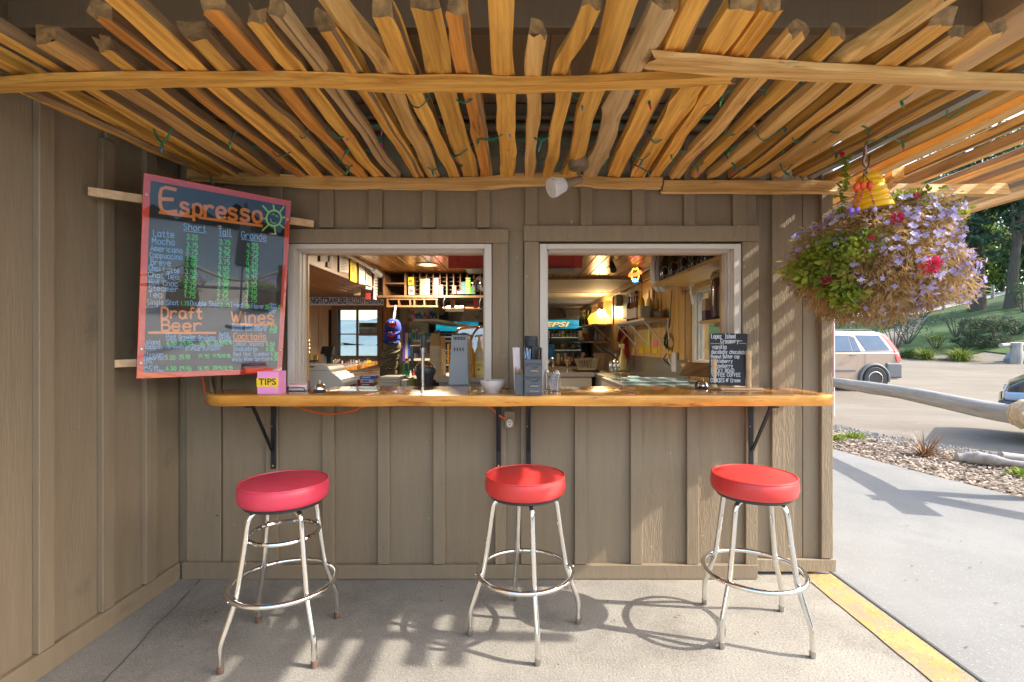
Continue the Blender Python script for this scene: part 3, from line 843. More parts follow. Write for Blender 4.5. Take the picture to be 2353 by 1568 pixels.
l1 = [(436, 412), (600, 424), (750, 431), (920, 432), (1100, 433), (1200, 425), (1290, 422), (1420, 431), (1522, 432)]
def ledge(px, py): return P(px, py, 2.835)
xrail('ledger', [ledge(a, c) + Vector((0, .02, 0)) for a, c in l1], .05, .060, M['cedar_pale'], 503)
l2 = [(1521, 439), (1700, 440), (1900, 441), (2100, 445), (2320, 447)]
xrail('ledger', [ledge(a, c) + Vector((0, .02, 0)) for a, c in l2], .05, .064, M['cedar_pale'], 504)
xrail('ledger', [(1.9, 4.2, ZS - .06), (2.7, 4.22, ZS - .062), (3.5, 4.2, ZS - .06)], .06, .058, M['cedar_pale'], 505)
bb = MB(); c = P(2055, 402, 2.80); bb.box(c.x - .035, c.x + .04, 2.775, 2.83, c.z - .03, c.z + .04); bb.build('block', M['cedar'], perg, bevel=.004)
# posts that hold the far end of the pergola, outside the picture to the right
for (x_, y_) in ((3.46, 1.22),):
    bb = MB(); bb.tube([(x_, y_, -.05), (x_, y_, 1.2), (x_ + .01, y_, 2.30)], [.075, .07, .065], 12)
    bb.build('post', M['log'], perg, smooth=True)

# ================================================================== COUNTER
ct = thing('counter', 'glossy live edge wooden counter under the serving windows', 'counter')
CT, CTH = 1.124, .060
r_ = random.Random(4)
N = 90
xa, xb = -1.675, 1.662
bb = MB(); rows = []
def cy(x):
    y = 2.522 + .010 * noise.noise(Vector((x * 2.6, 3, 0))) + .005 * noise.noise(Vector((x * 8, 9, 0)))
    e = (x - xa)
    if e < .16: y += .12 * (1 - e / .16) ** 2.2
    e2 = xb - x
    if e2 < .03: y += .02 * (1 - e2 / .03) ** 2
    return y
for i in range(N):
    x = xa + (xb - xa) * i / (N - 1); y = cy(x)
    t = CTH + .006 * noise.noise(Vector((x * 3, 0, 7)))
    ca = .010 + .004 * noise.noise(Vector((x * 5, 0, 2)))
    rows.append([(x, 2.861 if x < 1.43 else 2.928, CT), (x, y + .022, CT), (x, y + .004, CT - .004), (x, y - .004 + ca * .3, CT - t * .35), (x, y + ca * .6, CT - t * .72), (x, y + ca * 1.2 + .006, CT - t), (x, 2.861 if x < 1.43 else 2.928, CT - t)])
for rw_ in rows: bb.v += rw_
for i in range(N - 1):
    for k in range(7):
        k2 = (k + 1) % 7
        bb.f.append((i * 7 + k, i * 7 + k2, (i + 1) * 7 + k2, (i + 1) * 7 + k)); bb.m.append(0 if k in (0, 5, 6) else 1)
bb.f.append(tuple(range(6, -1, -1))); bb.m.append(1)
bb.f.append(tuple((N - 1) * 7 + k for k in range(7))); bb.m.append(1)
bb.build('tabletop', [M['counter'], M['counter_edge']], ct, smooth=True, angle=50)
for (x0, x1) in ((OPL[0] + .001, OPL[1] - .001), (OPR[0] + .001, OPR[1] - .001)):
    bb = MB(); bb.box(x0, x1, 2.8625, 3.05, CT - .03, CT - .0015); bb.build('sill', M['counter'], ct)
# brackets
def bracket(px, lean, label):
    X = wx(px)
    t = thing('bracket', label, 'bracket', (X, 2.86, .62), 'black iron brackets under the counter')
    bb = MB(); bb.box(X - .014, X + .014, 2.852, 2.8605, .655, 1.055); bb.build('upright', M['black_iron'], t, bevel=.002)
    bb = MB(); bb.box(X - .014, X + .014, 2.58, 2.8515, 1.050, 1.0565); bb.build('arm', M['black_iron'], t)
    bb = MB()
    a, c = Vector((X + lean * .004, 2.850, .765)), Vector((X + lean * .012, 2.655, 1.048))
    d = (c - a).normalized(); n_ = Vector((1, 0, 0)); u = d.cross(n_)
    bb.add([a + n_ * s1 * .008 + u * s2 * .005 for s1, s2 in ((-1, -1), (1, -1), (1, 1), (-1, 1))] + [c + n_ * s1 * .008 + u * s2 * .005 for s1, s2 in ((-1, -1), (1, -1), (1, 1), (-1, 1))],
           [(3, 2, 1, 0), (4, 5, 6, 7), (0, 1, 5, 4), (1, 2, 6, 5), (2, 3, 7, 6), (3, 0, 4, 7)])
    bb.build('strut', M['black_iron'], t)
    for z in (.675, 1.04):
        bb = MB(); bb.lathe([(.006, 0), (.005, .003), (.0, .005)], (X, 2.8515, z), 8, Matrix.Rotation(R(90), 4, 'X')); bb.build('screw', pl(hx('c9a56a'), .4, .3), t)
bracket(634, -1, 'black iron counter bracket behind the stool with two rings')
bracket(1146, 0, 'black iron counter bracket just left of the power outlet')
bracket(1214, 0, 'black iron counter bracket just right of the power outlet')
bracket(1720, 1, 'black iron counter bracket behind the stool by the yellow stripe')
# outlet and orange cord
ol_ = thing('outlet', 'grey wall outlet box with its flap lifted, beneath the counter', 'outlet', P(1171, 965, 2.86))
c = P(1171, 972, 2.86)
bb = MB(); bb.box(c.x - .030, c.x + .030, 2.858, YW - .001, c.z - .034, c.z + .028); bb.build('box', M['siding'], ol_, bevel=.004)
bb = MB(); bb.box(c.x - .031, c.x + .031, 2.835, 2.8565, c.z + .029, c.z + .072); bb.build('flap', M['siding'], ol_, bevel=.004)
bb = MB(); bb.prism([(c.x + .019 * math.cos(a), c.z - .002 + .024 * math.sin(a)) for a in lsp(0, 5.98, 16)], -2.858, -2.8535, Matrix(((1, 0, 0, 0), (0, 0, -1, 0), (0, 1, 0, 0), (0, 0, 0, 1)))); sk = bb.build('socket', pl((.62, .58, .5), .5), ol_)
bb = MB()
for dx in (-.006, .006): bb.box(c.x + dx - .0015, c.x + dx + .0015, 2.8522, 2.8534, c.z + .002, c.z + .012)
bb.box(c.x - .003, c.x + .003, 2.8522, 2.8534, c.z - .012, c.z - .006); bb.build('slot', pl((.02, .02, .02)), sk)
cord = smoothpts([P(462, 858, 2.80), P(468, 880, 2.83), P(471, 905, 2.86)], 5)
bb = MB(); bb.tube(cord, .0055, 8)
under = smoothpts([P(471, 922, 2.858), P(540, 918, 2.84), P(640, 924, 2.80), P(700, 941, 2.80), P(738, 950, 2.81), P(775, 951, 2.81), P(815, 944, 2.81), P(845, 932, 2.81), P(980, 922, 2.82), P(1090, 924, 2.83), P(1128, 938, 2.832), P(1144, 953, 2.832), P(1163, 964, 2.835)], 6)
bb.tube(under, .0055, 8)
tag(bb.build('extension_cord', pl((.75, .13, .02), .45), smooth=True), 'orange extension cord looping below the counter to the outlet', 'cord')
# grey conduits: behind the menu board, and along the wall above the rails
bb = MB(); bb.tube(smoothpts([P(488, 372, 2.86), P(500, 385, 2.86), P(487, 440, 2.87), P(478, 700, 2.875), P(482, 860, 2.872), P(490, 905, 2.87)], 6), .012, 10)
tag(bb.build('conduit', M['siding'], smooth=True), 'grey painted conduit bending down behind the menu board', 'conduit', 'painted conduits')
for z, r0 in ((2.715, .016), (2.655, .022)):
    bb = MB(); bb.tube([(-1.97, 2.85, z), (-.5, 2.85, z), (1.8, 2.85, z)], r0, 10)
    tag(bb.build('conduit', M['siding'], smooth=True), 'thinner painted conduit along the wall above the rails' if r0 < .02 else 'thicker painted conduit along the wall above the rails', 'conduit', 'painted conduits')

# ================================================================== STOOLS
st = thing('bar_stool', 'red vinyl bar stool in front of the middle of the counter with one foot ring', 'stool', (0, 0, 0), 'chrome bar stools along the counter')
def seat_mb():
    b = MB(); b.lathe([(.0, .668), (.15, .668), (.180, .670), (.191, .678), (.1965, .700), (.1962, .724), (.192, .744), (.188, .752)], n=48); return b
se = seat_mb().build('seat', M['vinyl_red'], st, smooth=True, angle=60)
b = MB(); b.lathe([(.188, .7520), (.165, .758), (.10, .765), (.04, .768), (0, .7685)], n=48); b.build('seat_top', M['vinyl_red'], se, smooth=True)
b = MB(); b.ring((0, 0, .7525), .1885, .0048, 48, 8); b.build('piping', M['vinyl_red'], se, smooth=True)
b = MB(); b.lathe([(.0, .652), (.17, .654), (.178, .6675), (0, .6675)], n=32); b.build('seat_pan', M['black_plastic'], st, smooth=True)
def leg_mb(k):
    a = R(90 * k); u = Vector((math.cos(a), math.sin(a), 0))
    pr = [(.03, .643), (.095, .643), (.130, .638), (.152, .620), (.161, .588), (.176, .48), (.195, .36), (.206, .292), (.216, .262), (.256, .150), (.266, .118), (.269, .09), (.269, .0)]
    return smoothpts([u * r0 + Vector((0, 0, z)) for r0, z in pr], 4)
for k in range(4):
    b = MB(); b.tube(leg_mb(k), .0125, 12); lg = b.build('leg', M['chrome'], st, smooth=True)
    a = R(90 * k)
    b = MB(); b.lathe([(.0132, .0), (.0138, .004), (.0138, .028), (.0128, .032)], (.269 * math.cos(a), .269 * math.sin(a), 0), 12); b.build('foot_cap', M['chrome_dull'], lg, smooth=True)
    b = MB(); b.lathe([(.006, 0), (.005, .003), (0, .005)], (.2405 * math.cos(a), .2405 * math.sin(a), .288), 8, Matrix.Rotation(a, 4, 'Z') @ Matrix.Rotation(R(90), 4, 'Y')); b.build('rivet', M['chrome'], lg, smooth=True)
b = MB(); b.ring((0, 0, .288), .2285, .0115, 56, 10); b.build('foot_ring', M['chrome'], st, smooth=True)
s1 = dup(st, (1.16, 2.378, 0), R(-55), 'red vinyl bar stool by the yellow stripe with one foot ring')
s2 = dup(st, (-1.075, 2.263, 0), R(51), 'pinkish red vinyl bar stool with two foot rings near the menu board')
st.location = (.046, 2.373, 0); st.rotation_euler = (0, 0, R(10.5))
b = MB(); b.ring((0, 0, .515), .1500, .0095, 48, 8); b.build('upper_ring', M['chrome'], s2, smooth=True)
for ch in s2.children:
    n0 = ch.name.split('.')[0]
    if n0 == 'seat':
        ch.data = ch.data.copy(); ch.data.materials[0] = M['vinyl_pink']
        for g in ch.children: g.data = g.data.copy(); g.data.materials[0] = M['vinyl_pink']
    if n0 == 'leg':
        for g in ch.children:
            if g.name.startswith('foot_cap'): g.data = g.data.copy(); g.data.materials[0] = M['rust']

# ================================================================== FLOOD LAMP ON THE LEDGER
fl = thing('flood_lamp', 'white ribbed flood lamp on a painted junction box under the rails', 'lamp', P(1329, 372, 2.62))
c = P(1329, 374, 2.62)
b = MB(); b.lathe([(.052, -.028), (.054, -.02), (.054, .03), (.052, .036)], c, 24); b.lathe([(.0, -.034), (.050, -.033), (.0515, -.0285), (0, -.0285)], c, 24); b.build('junction_box', M['siding'], fl, smooth=True)
b = MB(); b.tube(smoothpts([c + Vector((.0, 0, -.03)), c + Vector((.004, -.004, -.06)), P(1331, 408, 2.60)], 4), .009, 10); b.lathe([(.014, -.012), (.014, .012)], P(1332, 408, 2.60), 12, Matrix.Rotation(R(90), 4, 'X')); b.build('swivel', M['siding'], fl, smooth=True)
p0 = P(1334, 413, 2.60); p1_ = P(1297, 424, 2.565); p2_ = P(1266, 433, 2.53)
d = (p2_ - p0).normalized(); q = d.to_track_quat('Z', 'Y').to_matrix().to_4x4()
L1 = (p1_ - p0).length; L2 = (p2_ - p0).length
b = MB(); b.lathe([(.017, -.004), (.020, .0), (.022, L1 * .5), (.029, L1)], p0, 18, q); b.build('socket', M['siding'], fl, smooth=True)
wp = pl((.72, .72, .74), .35)
b = MB(); b.lathe([(.026, L1), (.033, L1 + .01), (.048, L2 - .012), (.050, L2), (.043, L2 + .001)], p0, 24, q); sh = b.build('lamp_shade', wp, fl, smooth=True)
b = MB()
for k in range(20):
    a = k * math.pi / 10
    T = Matrix.Translation(p0) @ q @ Matrix.Rotation(a, 4, 'Z')
    b.add([(.030, -.0012, L1 + .006), (.030, .0012, L1 + .006), (.047, .0012, L2 - .014), (.047, -.0012, L2 - .014), (.036, -.0012, L1 + .006), (.036, .0012, L1 + .006), (.0525, .0012, L2 - .014), (.0525, -.0012, L2 - .014)],
          [(0, 1, 2, 3), (7, 6, 5, 4), (0, 4, 5, 1), (1, 5, 6, 2), (2, 6, 7, 3), (3, 7, 4, 0)], T)
b.build('cooling_fin', wp, sh)
b = MB(); b.lathe([(.0, L2 - .004), (.043, L2 - .002), (.043, L2 + .0005), (0, L2 - .001)], p0, 24, q); b.build('lens', pl((.85, .78, .35), .3, emit=.25), sh, smooth=True)

# ================================================================== STRING LIGHTS
gw = pl((.015, .16, .10), .5)
bcol = [(.65, .02, .12), (.05, .25, .5), (.7, .10, .02), (.08, .4, .1), (.55, .03, .35)]
sr = random.Random(15)
def bulbset(root, p, d):
    d = d.normalized()
    b = MB(); b.tube([p, p + d * .012, p + d * .026], [.0045, .006, .0055], 7); s_ = b.build('bulb_socket', gw, root, smooth=True)
    b = MB(); b.tube([p + d * .026, p + d * .034, p + d * .047], [.0042, .004, .0012], 7); b.build('bulb', pl(sr.choice(bcol), .25), s_, smooth=True)
for si, (Y0, x0, x1, z0) in enumerate(((1.98, -1.0, 2.1, 2.425), (2.28, -1.5, 1.9, 2.415), (2.47, -1.45, 1.85, 2.41), (2.64, -1.2, 1.7, 2.405))):
    sg = thing('string_light', 'green string of small coloured bulbs woven over the rails, ' + ('nearest the eave beam', 'second from the eave beam', 'second from the wall', 'nearest the wall')[si], 'string lights', (0, Y0, z0), 'green string lights over the rails')
    pts = []; x = x0
    while x < x1:
        dip = sr.random() < .34
        pts.append(Vector((x, Y0 + sr.uniform(-.05, .05), z0 + sr.uniform(-.02, .02) - (sr.uniform(.04, .085) if dip else 0))))
        x += sr.uniform(.045, .10)
    pp = smoothpts(pts, 4)
    b = MB(); b.tube(pp, .0022, 5); b.tube([p + Vector((.003 * math.sin(i * .9), .004 * math.cos(i * .9), .004)) for i, p in enumerate(pp)], .0022, 5)
    b.build('wire', gw, sg, smooth=True)
    for i in range(2, len(pts) - 1, 2):
        if pts[i].z < z0 + .0 or sr.random() < .4:
            bulbset(sg, pts[i], Vector((sr.uniform(-.7, .7), sr.uniform(-.6, .4), -1)))
# the loop that hangs free by the left wall
lp = thing('string_light', 'loop of green string lights hanging free by the left wall', 'string lights', P(370, 300, 2.2), 'green string lights over the rails')
q_ = lambda a, c: P(a, c, 2.22)
pts = smoothpts([q_(346, 245), q_(357, 262), q_(356, 276), q_(352, 292), q_(357, 312), q_(372, 328), q_(386, 312), q_(395, 293), q_(391, 278), q_(384, 268)], 5)
b = MB(); b.tube(pts, .0028, 6); b.tube([p + Vector((.004, .003, .003)) for p in pts], .0025, 6); b.build('wire', gw, lp, smooth=True)
bulbset(lp, q_(372, 328), Vector((0, 0, -1))); bulbset(lp, q_(384, 270), Vector((-.3, 0, 1)))
lp = thing('string_light', 'green light string trailing down behind the top of the menu board', 'string lights', P(480, 400, 2.8), 'green string lights over the rails')
b = MB(); b.tube(smoothpts([P(478, 372, 2.78), P(470, 384, 2.78), P(482, 398, 2.8), P(485, 415, 2.82), P(480, 440, 2.85)], 5), .004, 6); b.build('wire', gw, lp, smooth=True)
# ================================================================== LETTERING
GL = {
'a': "3.4,3.2 2.6,4 1.2,4 .3,3 .3,1 1.2,0 2.4,0 3.4,1.2;3.4,4 3.4,.6 3.9,0", 'b': ".4,6 .4,0;.4,2.6 1.4,4 2.8,4 3.6,3 3.6,1 2.8,0 1.4,0 .4,1", 'c': "3.4,3.3 2.6,4 1.3,4 .3,3 .3,1 1.3,0 2.6,0 3.5,.7",
'd': "3.4,6 3.4,0;3.4,2.8 2.5,4 1.2,4 .3,3 .3,1 1.2,0 2.5,0 3.4,1.2", 'e': ".4,2.1 3.5,2.1 3.4,3.2 2.6,4 1.3,4 .3,3 .3,1 1.3,0 2.6,0 3.5,.6", 'f': "3.2,5.6 2.4,6 1.6,5.4 1.4,0;.2,3.6 2.9,3.6",
'g': "3.4,3.2 2.5,4 1.2,4 .3,3 .3,1.4 1.2,.4 2.5,.4 3.4,1.4;3.4,4 3.4,-1 2.6,-2 1.2,-2 .4,-1.3", 'h': ".4,6 .4,0;.4,2.6 1.4,4 2.7,4 3.4,3 3.4,0", 'i': "1,4 1,0;1,5.3 1,5.6", 'j': "2,4 2,-1 1,-2 .2,-1.6;2,5.3 2,5.6",
'k': ".4,6 .4,0;3.2,4 .4,1.8 3.4,0", 'l': "1,6 1,.5 1.6,0", 'm': ".3,4 .3,0;.3,2.8 1.2,4 2,3.4 2.2,0;2.2,2.8 3.1,4 4,3.4 4.2,0", 'n': ".4,4 .4,0;.4,2.6 1.5,4 2.7,4 3.4,3 3.4,0", 'o': "2,4 .8,3.6 .3,2 .8,.4 2,0 3.2,.4 3.7,2 3.2,3.6 2,4",
'p': ".4,4 .4,-2;.4,2.7 1.4,4 2.8,4 3.6,3 3.6,1 2.8,0 1.4,0 .4,1", 'q': "3.4,4 3.4,-2;3.4,2.8 2.5,4 1.2,4 .3,3 .3,1 1.2,0 2.5,0 3.4,1.2", 'r': ".4,4 .4,0;.4,2.4 1.4,3.8 2.8,4 3.4,3.5", 's': "3.3,3.5 2.4,4 1,4 .4,3.2 1,2.3 2.8,1.8 3.4,.9 2.6,0 1,0 .2,.6",
't': "1.6,5.6 1.5,.8 2.2,0 3,.3;.2,3.8 3,3.8", 'u': ".4,4 .4,1 1.3,0 2.5,0 3.4,1.2;3.4,4 3.4,0", 'v': ".2,4 1.8,0 3.4,4", 'w': ".2,4 1.2,0 2.2,3.2 3.2,0 4.2,4", 'x': ".3,4 3.4,0;3.4,4 .3,0", 'y': ".4,4 1.9,.4;3.5,4 1.9,.4 .8,-2", 'z': ".3,4 3.3,4 .3,0 3.4,0",
'A': ".1,0 2.1,6 4.1,0;.9,2.1 3.3,2.1", 'B': ".5,6 .5,0;.5,6 2.6,6 3.5,5.2 3.3,3.8 2.4,3.2 .5,3.2;2.4,3.2 3.8,2.5 3.8,.9 2.8,0 .5,0", 'C': "3.8,5 2.8,6 1.4,6 .4,4.5 .4,1.5 1.4,0 2.8,0 3.9,1", 'D': ".5,6 .5,0;.5,6 2.4,6 3.8,4.7 3.8,1.5 2.4,0 .5,0",
'E': "3.8,6 .5,6 .5,0 3.9,0;.5,3.1 3.2,3.1", 'F': "3.8,6 .5,6 .5,0;.5,3.1 3,3.1", 'G': "3.8,5 2.8,6 1.4,6 .4,4.5 .4,1.5 1.4,0 2.8,0 3.8,1.3 3.8,2.8 2.2,2.8", 'H': ".5,6 .5,0;3.7,6 3.7,0;.5,3.1 3.7,3.1", 'I': ".3,6 3.1,6;1.7,6 1.7,0;.3,0 3.1,0",
'K': ".5,6 .5,0;3.7,6 .5,2.6 3.9,0", 'L': ".5,6 .5,0 3.7,0", 'M': ".3,0 .6,6 2.3,2 4,6 4.3,0", 'N': ".5,0 .5,6 3.7,0 3.7,6", 'O': "2.1,6 .8,5.4 .3,3 .8,.6 2.1,0 3.4,.6 3.9,3 3.4,5.4 2.1,6", 'P': ".5,0 .5,6 2.8,6 3.7,5.2 3.7,3.8 2.8,3 .5,3",
'R': ".5,0 .5,6 2.7,6 3.6,5.2 3.6,3.9 2.7,3.1 .5,3.1;2.2,3.1 3.9,0", 'S': "3.7,5.2 2.7,6 1.2,6 .4,5 .9,3.7 2.9,2.6 3.7,1.5 3,.2 1.5,0 .3,.8", 'T': ".1,6 4.1,6;2.1,6 2.1,0", 'U': ".5,6 .5,1.5 1.4,0 2.8,0 3.7,1.5 3.7,6", 'W': ".1,6 1.3,0 2.4,4.4 3.5,0 4.9,6", 'Y': ".2,6 2.1,3 4,6;2.1,3 2.1,0",
'0': "2,6 .8,5.2 .4,3 .8,.8 2,0 3.2,.8 3.6,3 3.2,5.2 2,6", '1': ".8,4.8 1.8,6 1.8,0", '2': ".4,4.8 1.2,6 2.7,6 3.4,5 3,3.5 .3,0 3.7,0", '3': ".5,5.4 1.5,6 2.8,6 3.4,5 2.8,3.5 1.6,3.2 3,2.9 3.6,1.6 2.8,.2 1.4,0 .3,.7", '4': "2.8,0 2.8,6;.5,6 .4,2.6 3.7,2.6",
'5': "3.5,6 .8,6 .6,3.5 2,3.8 3.4,3 3.5,1.2 2.6,0 1.2,0 .3,.7", '6': "3,6 1.4,4.6 .5,2.4 .6,.8 1.7,0 3,.4 3.4,1.6 2.8,2.8 1.4,2.8 .6,1.8", '7': ".3,6 3.7,6 1.4,0", '9': "3.4,4.4 2.8,6 1.2,6 .5,4.8 1,3.2 2.6,3 3.4,4.4 3.2,0",
'.': "1,0 1,.35", '-': ".5,2.6 3,2.6", '/': ".2,-.5 2.6,6", '+': ".3,2.6 3.1,2.6;1.7,4.2 1.7,1", "'": "1,6 .9,4.8", ' ': "",
}
GWD = {'i': 2, 'l': 2.3, '.': 2, "'": 2, 'm': 4.9, 'w': 4.9, 'W': 5.6, 'M': 5, 'I': 3.8, '1': 3, ' ': 2.6, 'j': 3, 't': 3.5, 'f': 3.5, '/': 3.1, '-': 3.6}
def strokes(text, rr=None, jig=.12):
    x = 0; out = []
    for ch in text:
        g = GL.get(ch, GL.get(ch.upper(), ''))
        for stz in g.split(';'):
            if not stz.strip(): continue
            pts = [tuple(float(v) for v in q.split(',')) for q in stz.split()]
            jx, jy = (rr.uniform(-jig, jig), rr.uniform(-jig, jig)) if rr else (0, 0)
            pts = [(x + a + jx, c + jy) for a, c in pts]
            if len(pts) > 3:
                pts = [tuple(v[:2]) for v in smoothpts([(a, c, 0) for a, c in pts], 3)]
            out.append(pts)
        x += GWD.get(ch, 4.1) + .75
    return out, x - .75
def ribbon(b, pts, wd, put, z):
    """pts in flat page units, put(x, y, z) -> world; one flat stroke of width wd"""
    n = len(pts); L_ = []; R_ = []
    V = [Vector((p[0], p[1])) for p in pts]
    for i in range(n):
        t = V[min(i + 1, n - 1)] - V[max(i - 1, 0)]
        if t.length < 1e-9: t = Vector((1, 0))
        t.normalize(); nn_ = Vector((-t.y, t.x)) * wd / 2
        e = V[i] + (t * wd * .28 if i == n - 1 else (-t * wd * .28 if i == 0 else Vector((0, 0))))
        L_.append(put(e.x + nn_.x, e.y + nn_.y, z)); R_.append(put(e.x - nn_.x, e.y - nn_.y, z))
    b.add(L_ + R_, [(i, i + 1, n + i + 1, n + i) for i in range(n - 1)])
def homography(src, dst):
    A = []; bb = []
    for (x, y), (u, v) in zip(src, dst):
        A.append([x, y, 1, 0, 0, 0, -u * x, -u * y]); bb.append(u)
        A.append([0, 0, 0, x, y, 1, -v * x, -v * y]); bb.append(v)
    h = np.linalg.solve(np.array(A, float), np.array(bb, float))
    def f(x, y):
        d = h[6] * x + h[7] * y + 1
        return (h[0] * x + h[1] * y + h[2]) / d, (h[3] * x + h[4] * y + h[5]) / d
    return f
class Page:
    def __init__(s, hom, place): s.h = hom; s.p = place; s.z = .0012; s.r = random.Random(9)
    def put(s, x, y, z):
        u, v = s.h(x, y); return s.p(u, v, z)
    def text(s, b, t, x0, y0, x1, y1, h, wd):
        st_, W_ = strokes(t, s.r)
        ex = Vector((x1 - x0, y1 - y0)); up = Vector((-.02, -1)) * h / 6
        for pts in st_:
            s.z += .000004
            pg = [(x0 + ex.x * a / W_ + up.x * c, y0 + ex.y * a / W_ + up.y * c) for a, c in pts]
            ribbon(b, pg, wd, s.put, s.z)
    def line(s, b, pts, wd):
        s.z += .000004; ribbon(b, pts, wd, s.put, s.z)
def font_mesh(text, depth=.002, bold=0, shear=0):
    cu = bpy.data.curves.new('t', 'FONT'); cu.body = text; cu.extrude = depth; cu.offset = bold; cu.shear = shear; cu.resolution_u = 3
    ob = bpy.data.objects.new('t', cu); me = bpy.data.meshes.new_from_object(ob)
    v = [tuple(p.co) for p in me.vertices]; f = [tuple(p.vertices) for p in me.polygons]
    bpy.data.objects.remove(ob); bpy.data.curves.remove(cu); bpy.data.meshes.remove(me)
    x0 = min(p[0] for p in v); x1 = max(p[0] for p in v); y0 = min(p[1] for p in v); y1 = max(p[1] for p in v)
    return [((a - x0) / (x1 - x0), (c - y0) / (y1 - y0), d) for a, c, d in v], f
def font_on(b, text, o, ux, uz, w_, h_, depth=.001, bold=0, shear=0):
    """lettering from corner o, along ux, up uz, sized w_ x h_, standing out along ux x uz"""
    v, f = font_mesh(text, 1, bold, shear); o = Vector(o); ux = Vector(ux); uz = Vector(uz); n_ = ux.cross(uz)
    b.add([o + ux * a * w_ + uz * c * h_ + n_ * d * depth for a, c, d in v], f)

# ================================================================== MENU BOARD
ORG, BLU, GRN, LIM = hx('ff9a48'), hx('8cc4fa'), hx('4cec74'), hx('b4f45c')
TL, TR, BR, BL = P(330, 398, 2.29), P(668, 462, 2.745), None, None
ux = (TR - TL); ux.z = 0; BW = ux.length; ux.normalize()
nrm = Vector((ux.y, -ux.x, 0)).normalized()     # towards the viewer
BH = .975; tilt = R(6.0)
dn = (Vector((0, 0, -1)) * math.cos(tilt) - nrm * math.sin(tilt)).normalized()
dn = (dn - ux * .018).normalized()
nf = ux.cross(-dn).normalized()
if nf.dot(nrm) < 0: nf = -nf
def bp_(u, v, z=0): return TL + ux * (u * BW) + dn * (v * BH) + nf * z
mb_ = thing('menu_board', 'red framed black espresso menu board with marker lettering, leaning across the corner', 'menu board', TL)
def slab(b, u0, u1, v0, v1, z0, z1):
    b.add([bp_(u0, v1, z0), bp_(u1, v1, z0), bp_(u1, v0, z0), bp_(u0, v0, z0), bp_(u0, v1, z1), bp_(u1, v1, z1), bp_(u1, v0, z1), bp_(u0, v0, z1)],
          [(3, 2, 1, 0), (4, 5, 6, 7), (0, 1, 5, 4), (1, 2, 6, 5), (2, 3, 7, 6), (3, 0, 4, 7)])
b = MB(); slab(b, 0, 1, 0, 1, -.016, 0); b.build('panel', pl((.012, .013, .016), .4), mb_)
redf = mat('red_frame', (.88, .075, .025), .35, var=.06, scale=4)
b = MB(); slab(b, 0, 1, 0, .030, .0005, .0065); slab(b, 0, 1, .972, 1, .0005, .0065); slab(b, 0, .040, .0305, .9715, .0005, .0065); slab(b, .962, 1, .0305, .9715, .0005, .0065)
b.build('frame', redf, mb_)
H4 = homography([(108, 52), (1140, 255), (1075, 1445), (60, 1485)], [(0, 0), (1, 0), (1, 1), (0, 1)])
pg = Page(H4, bp_)
o_, bl_, gr_, li_ = MB(), MB(), MB(), MB()
pg.text(o_, 'E', 222, 312, 345, 320, 150, 25); pg.text(o_, 'spresso', 368, 335, 943, 404, 112, 22)
pg.line(o_, [(220, 328), (460, 360)], 20); pg.line(o_, [(500, 366), (938, 425)], 18)
pg.line(li_, [(1022 + 52 * math.cos(a), 372 + 54 * math.sin(a)) for a in lsp(0, 6.2832, 26)], 13)
for a0, a1 in (((945, 285), (980, 325)), ((1018, 280), (1024, 312)), ((1092, 292), (1066, 328)), ((952, 374), (964, 375)), ((1084, 368), (1096, 366)), ((942, 458), (984, 418)), ((1026, 436), (1034, 478)), ((1064, 418), (1096, 442))): pg.line(li_, [a0, a1], 11)
pg.line(li_, [(1000, 375), (1002, 395), (1018, 408), (1036, 402)], 5); pg.line(li_, [(1008, 348), (1018, 342), (1026, 350)], 5); pg.line(li_, [(1034, 358), (1046, 354), (1050, 364)], 5)
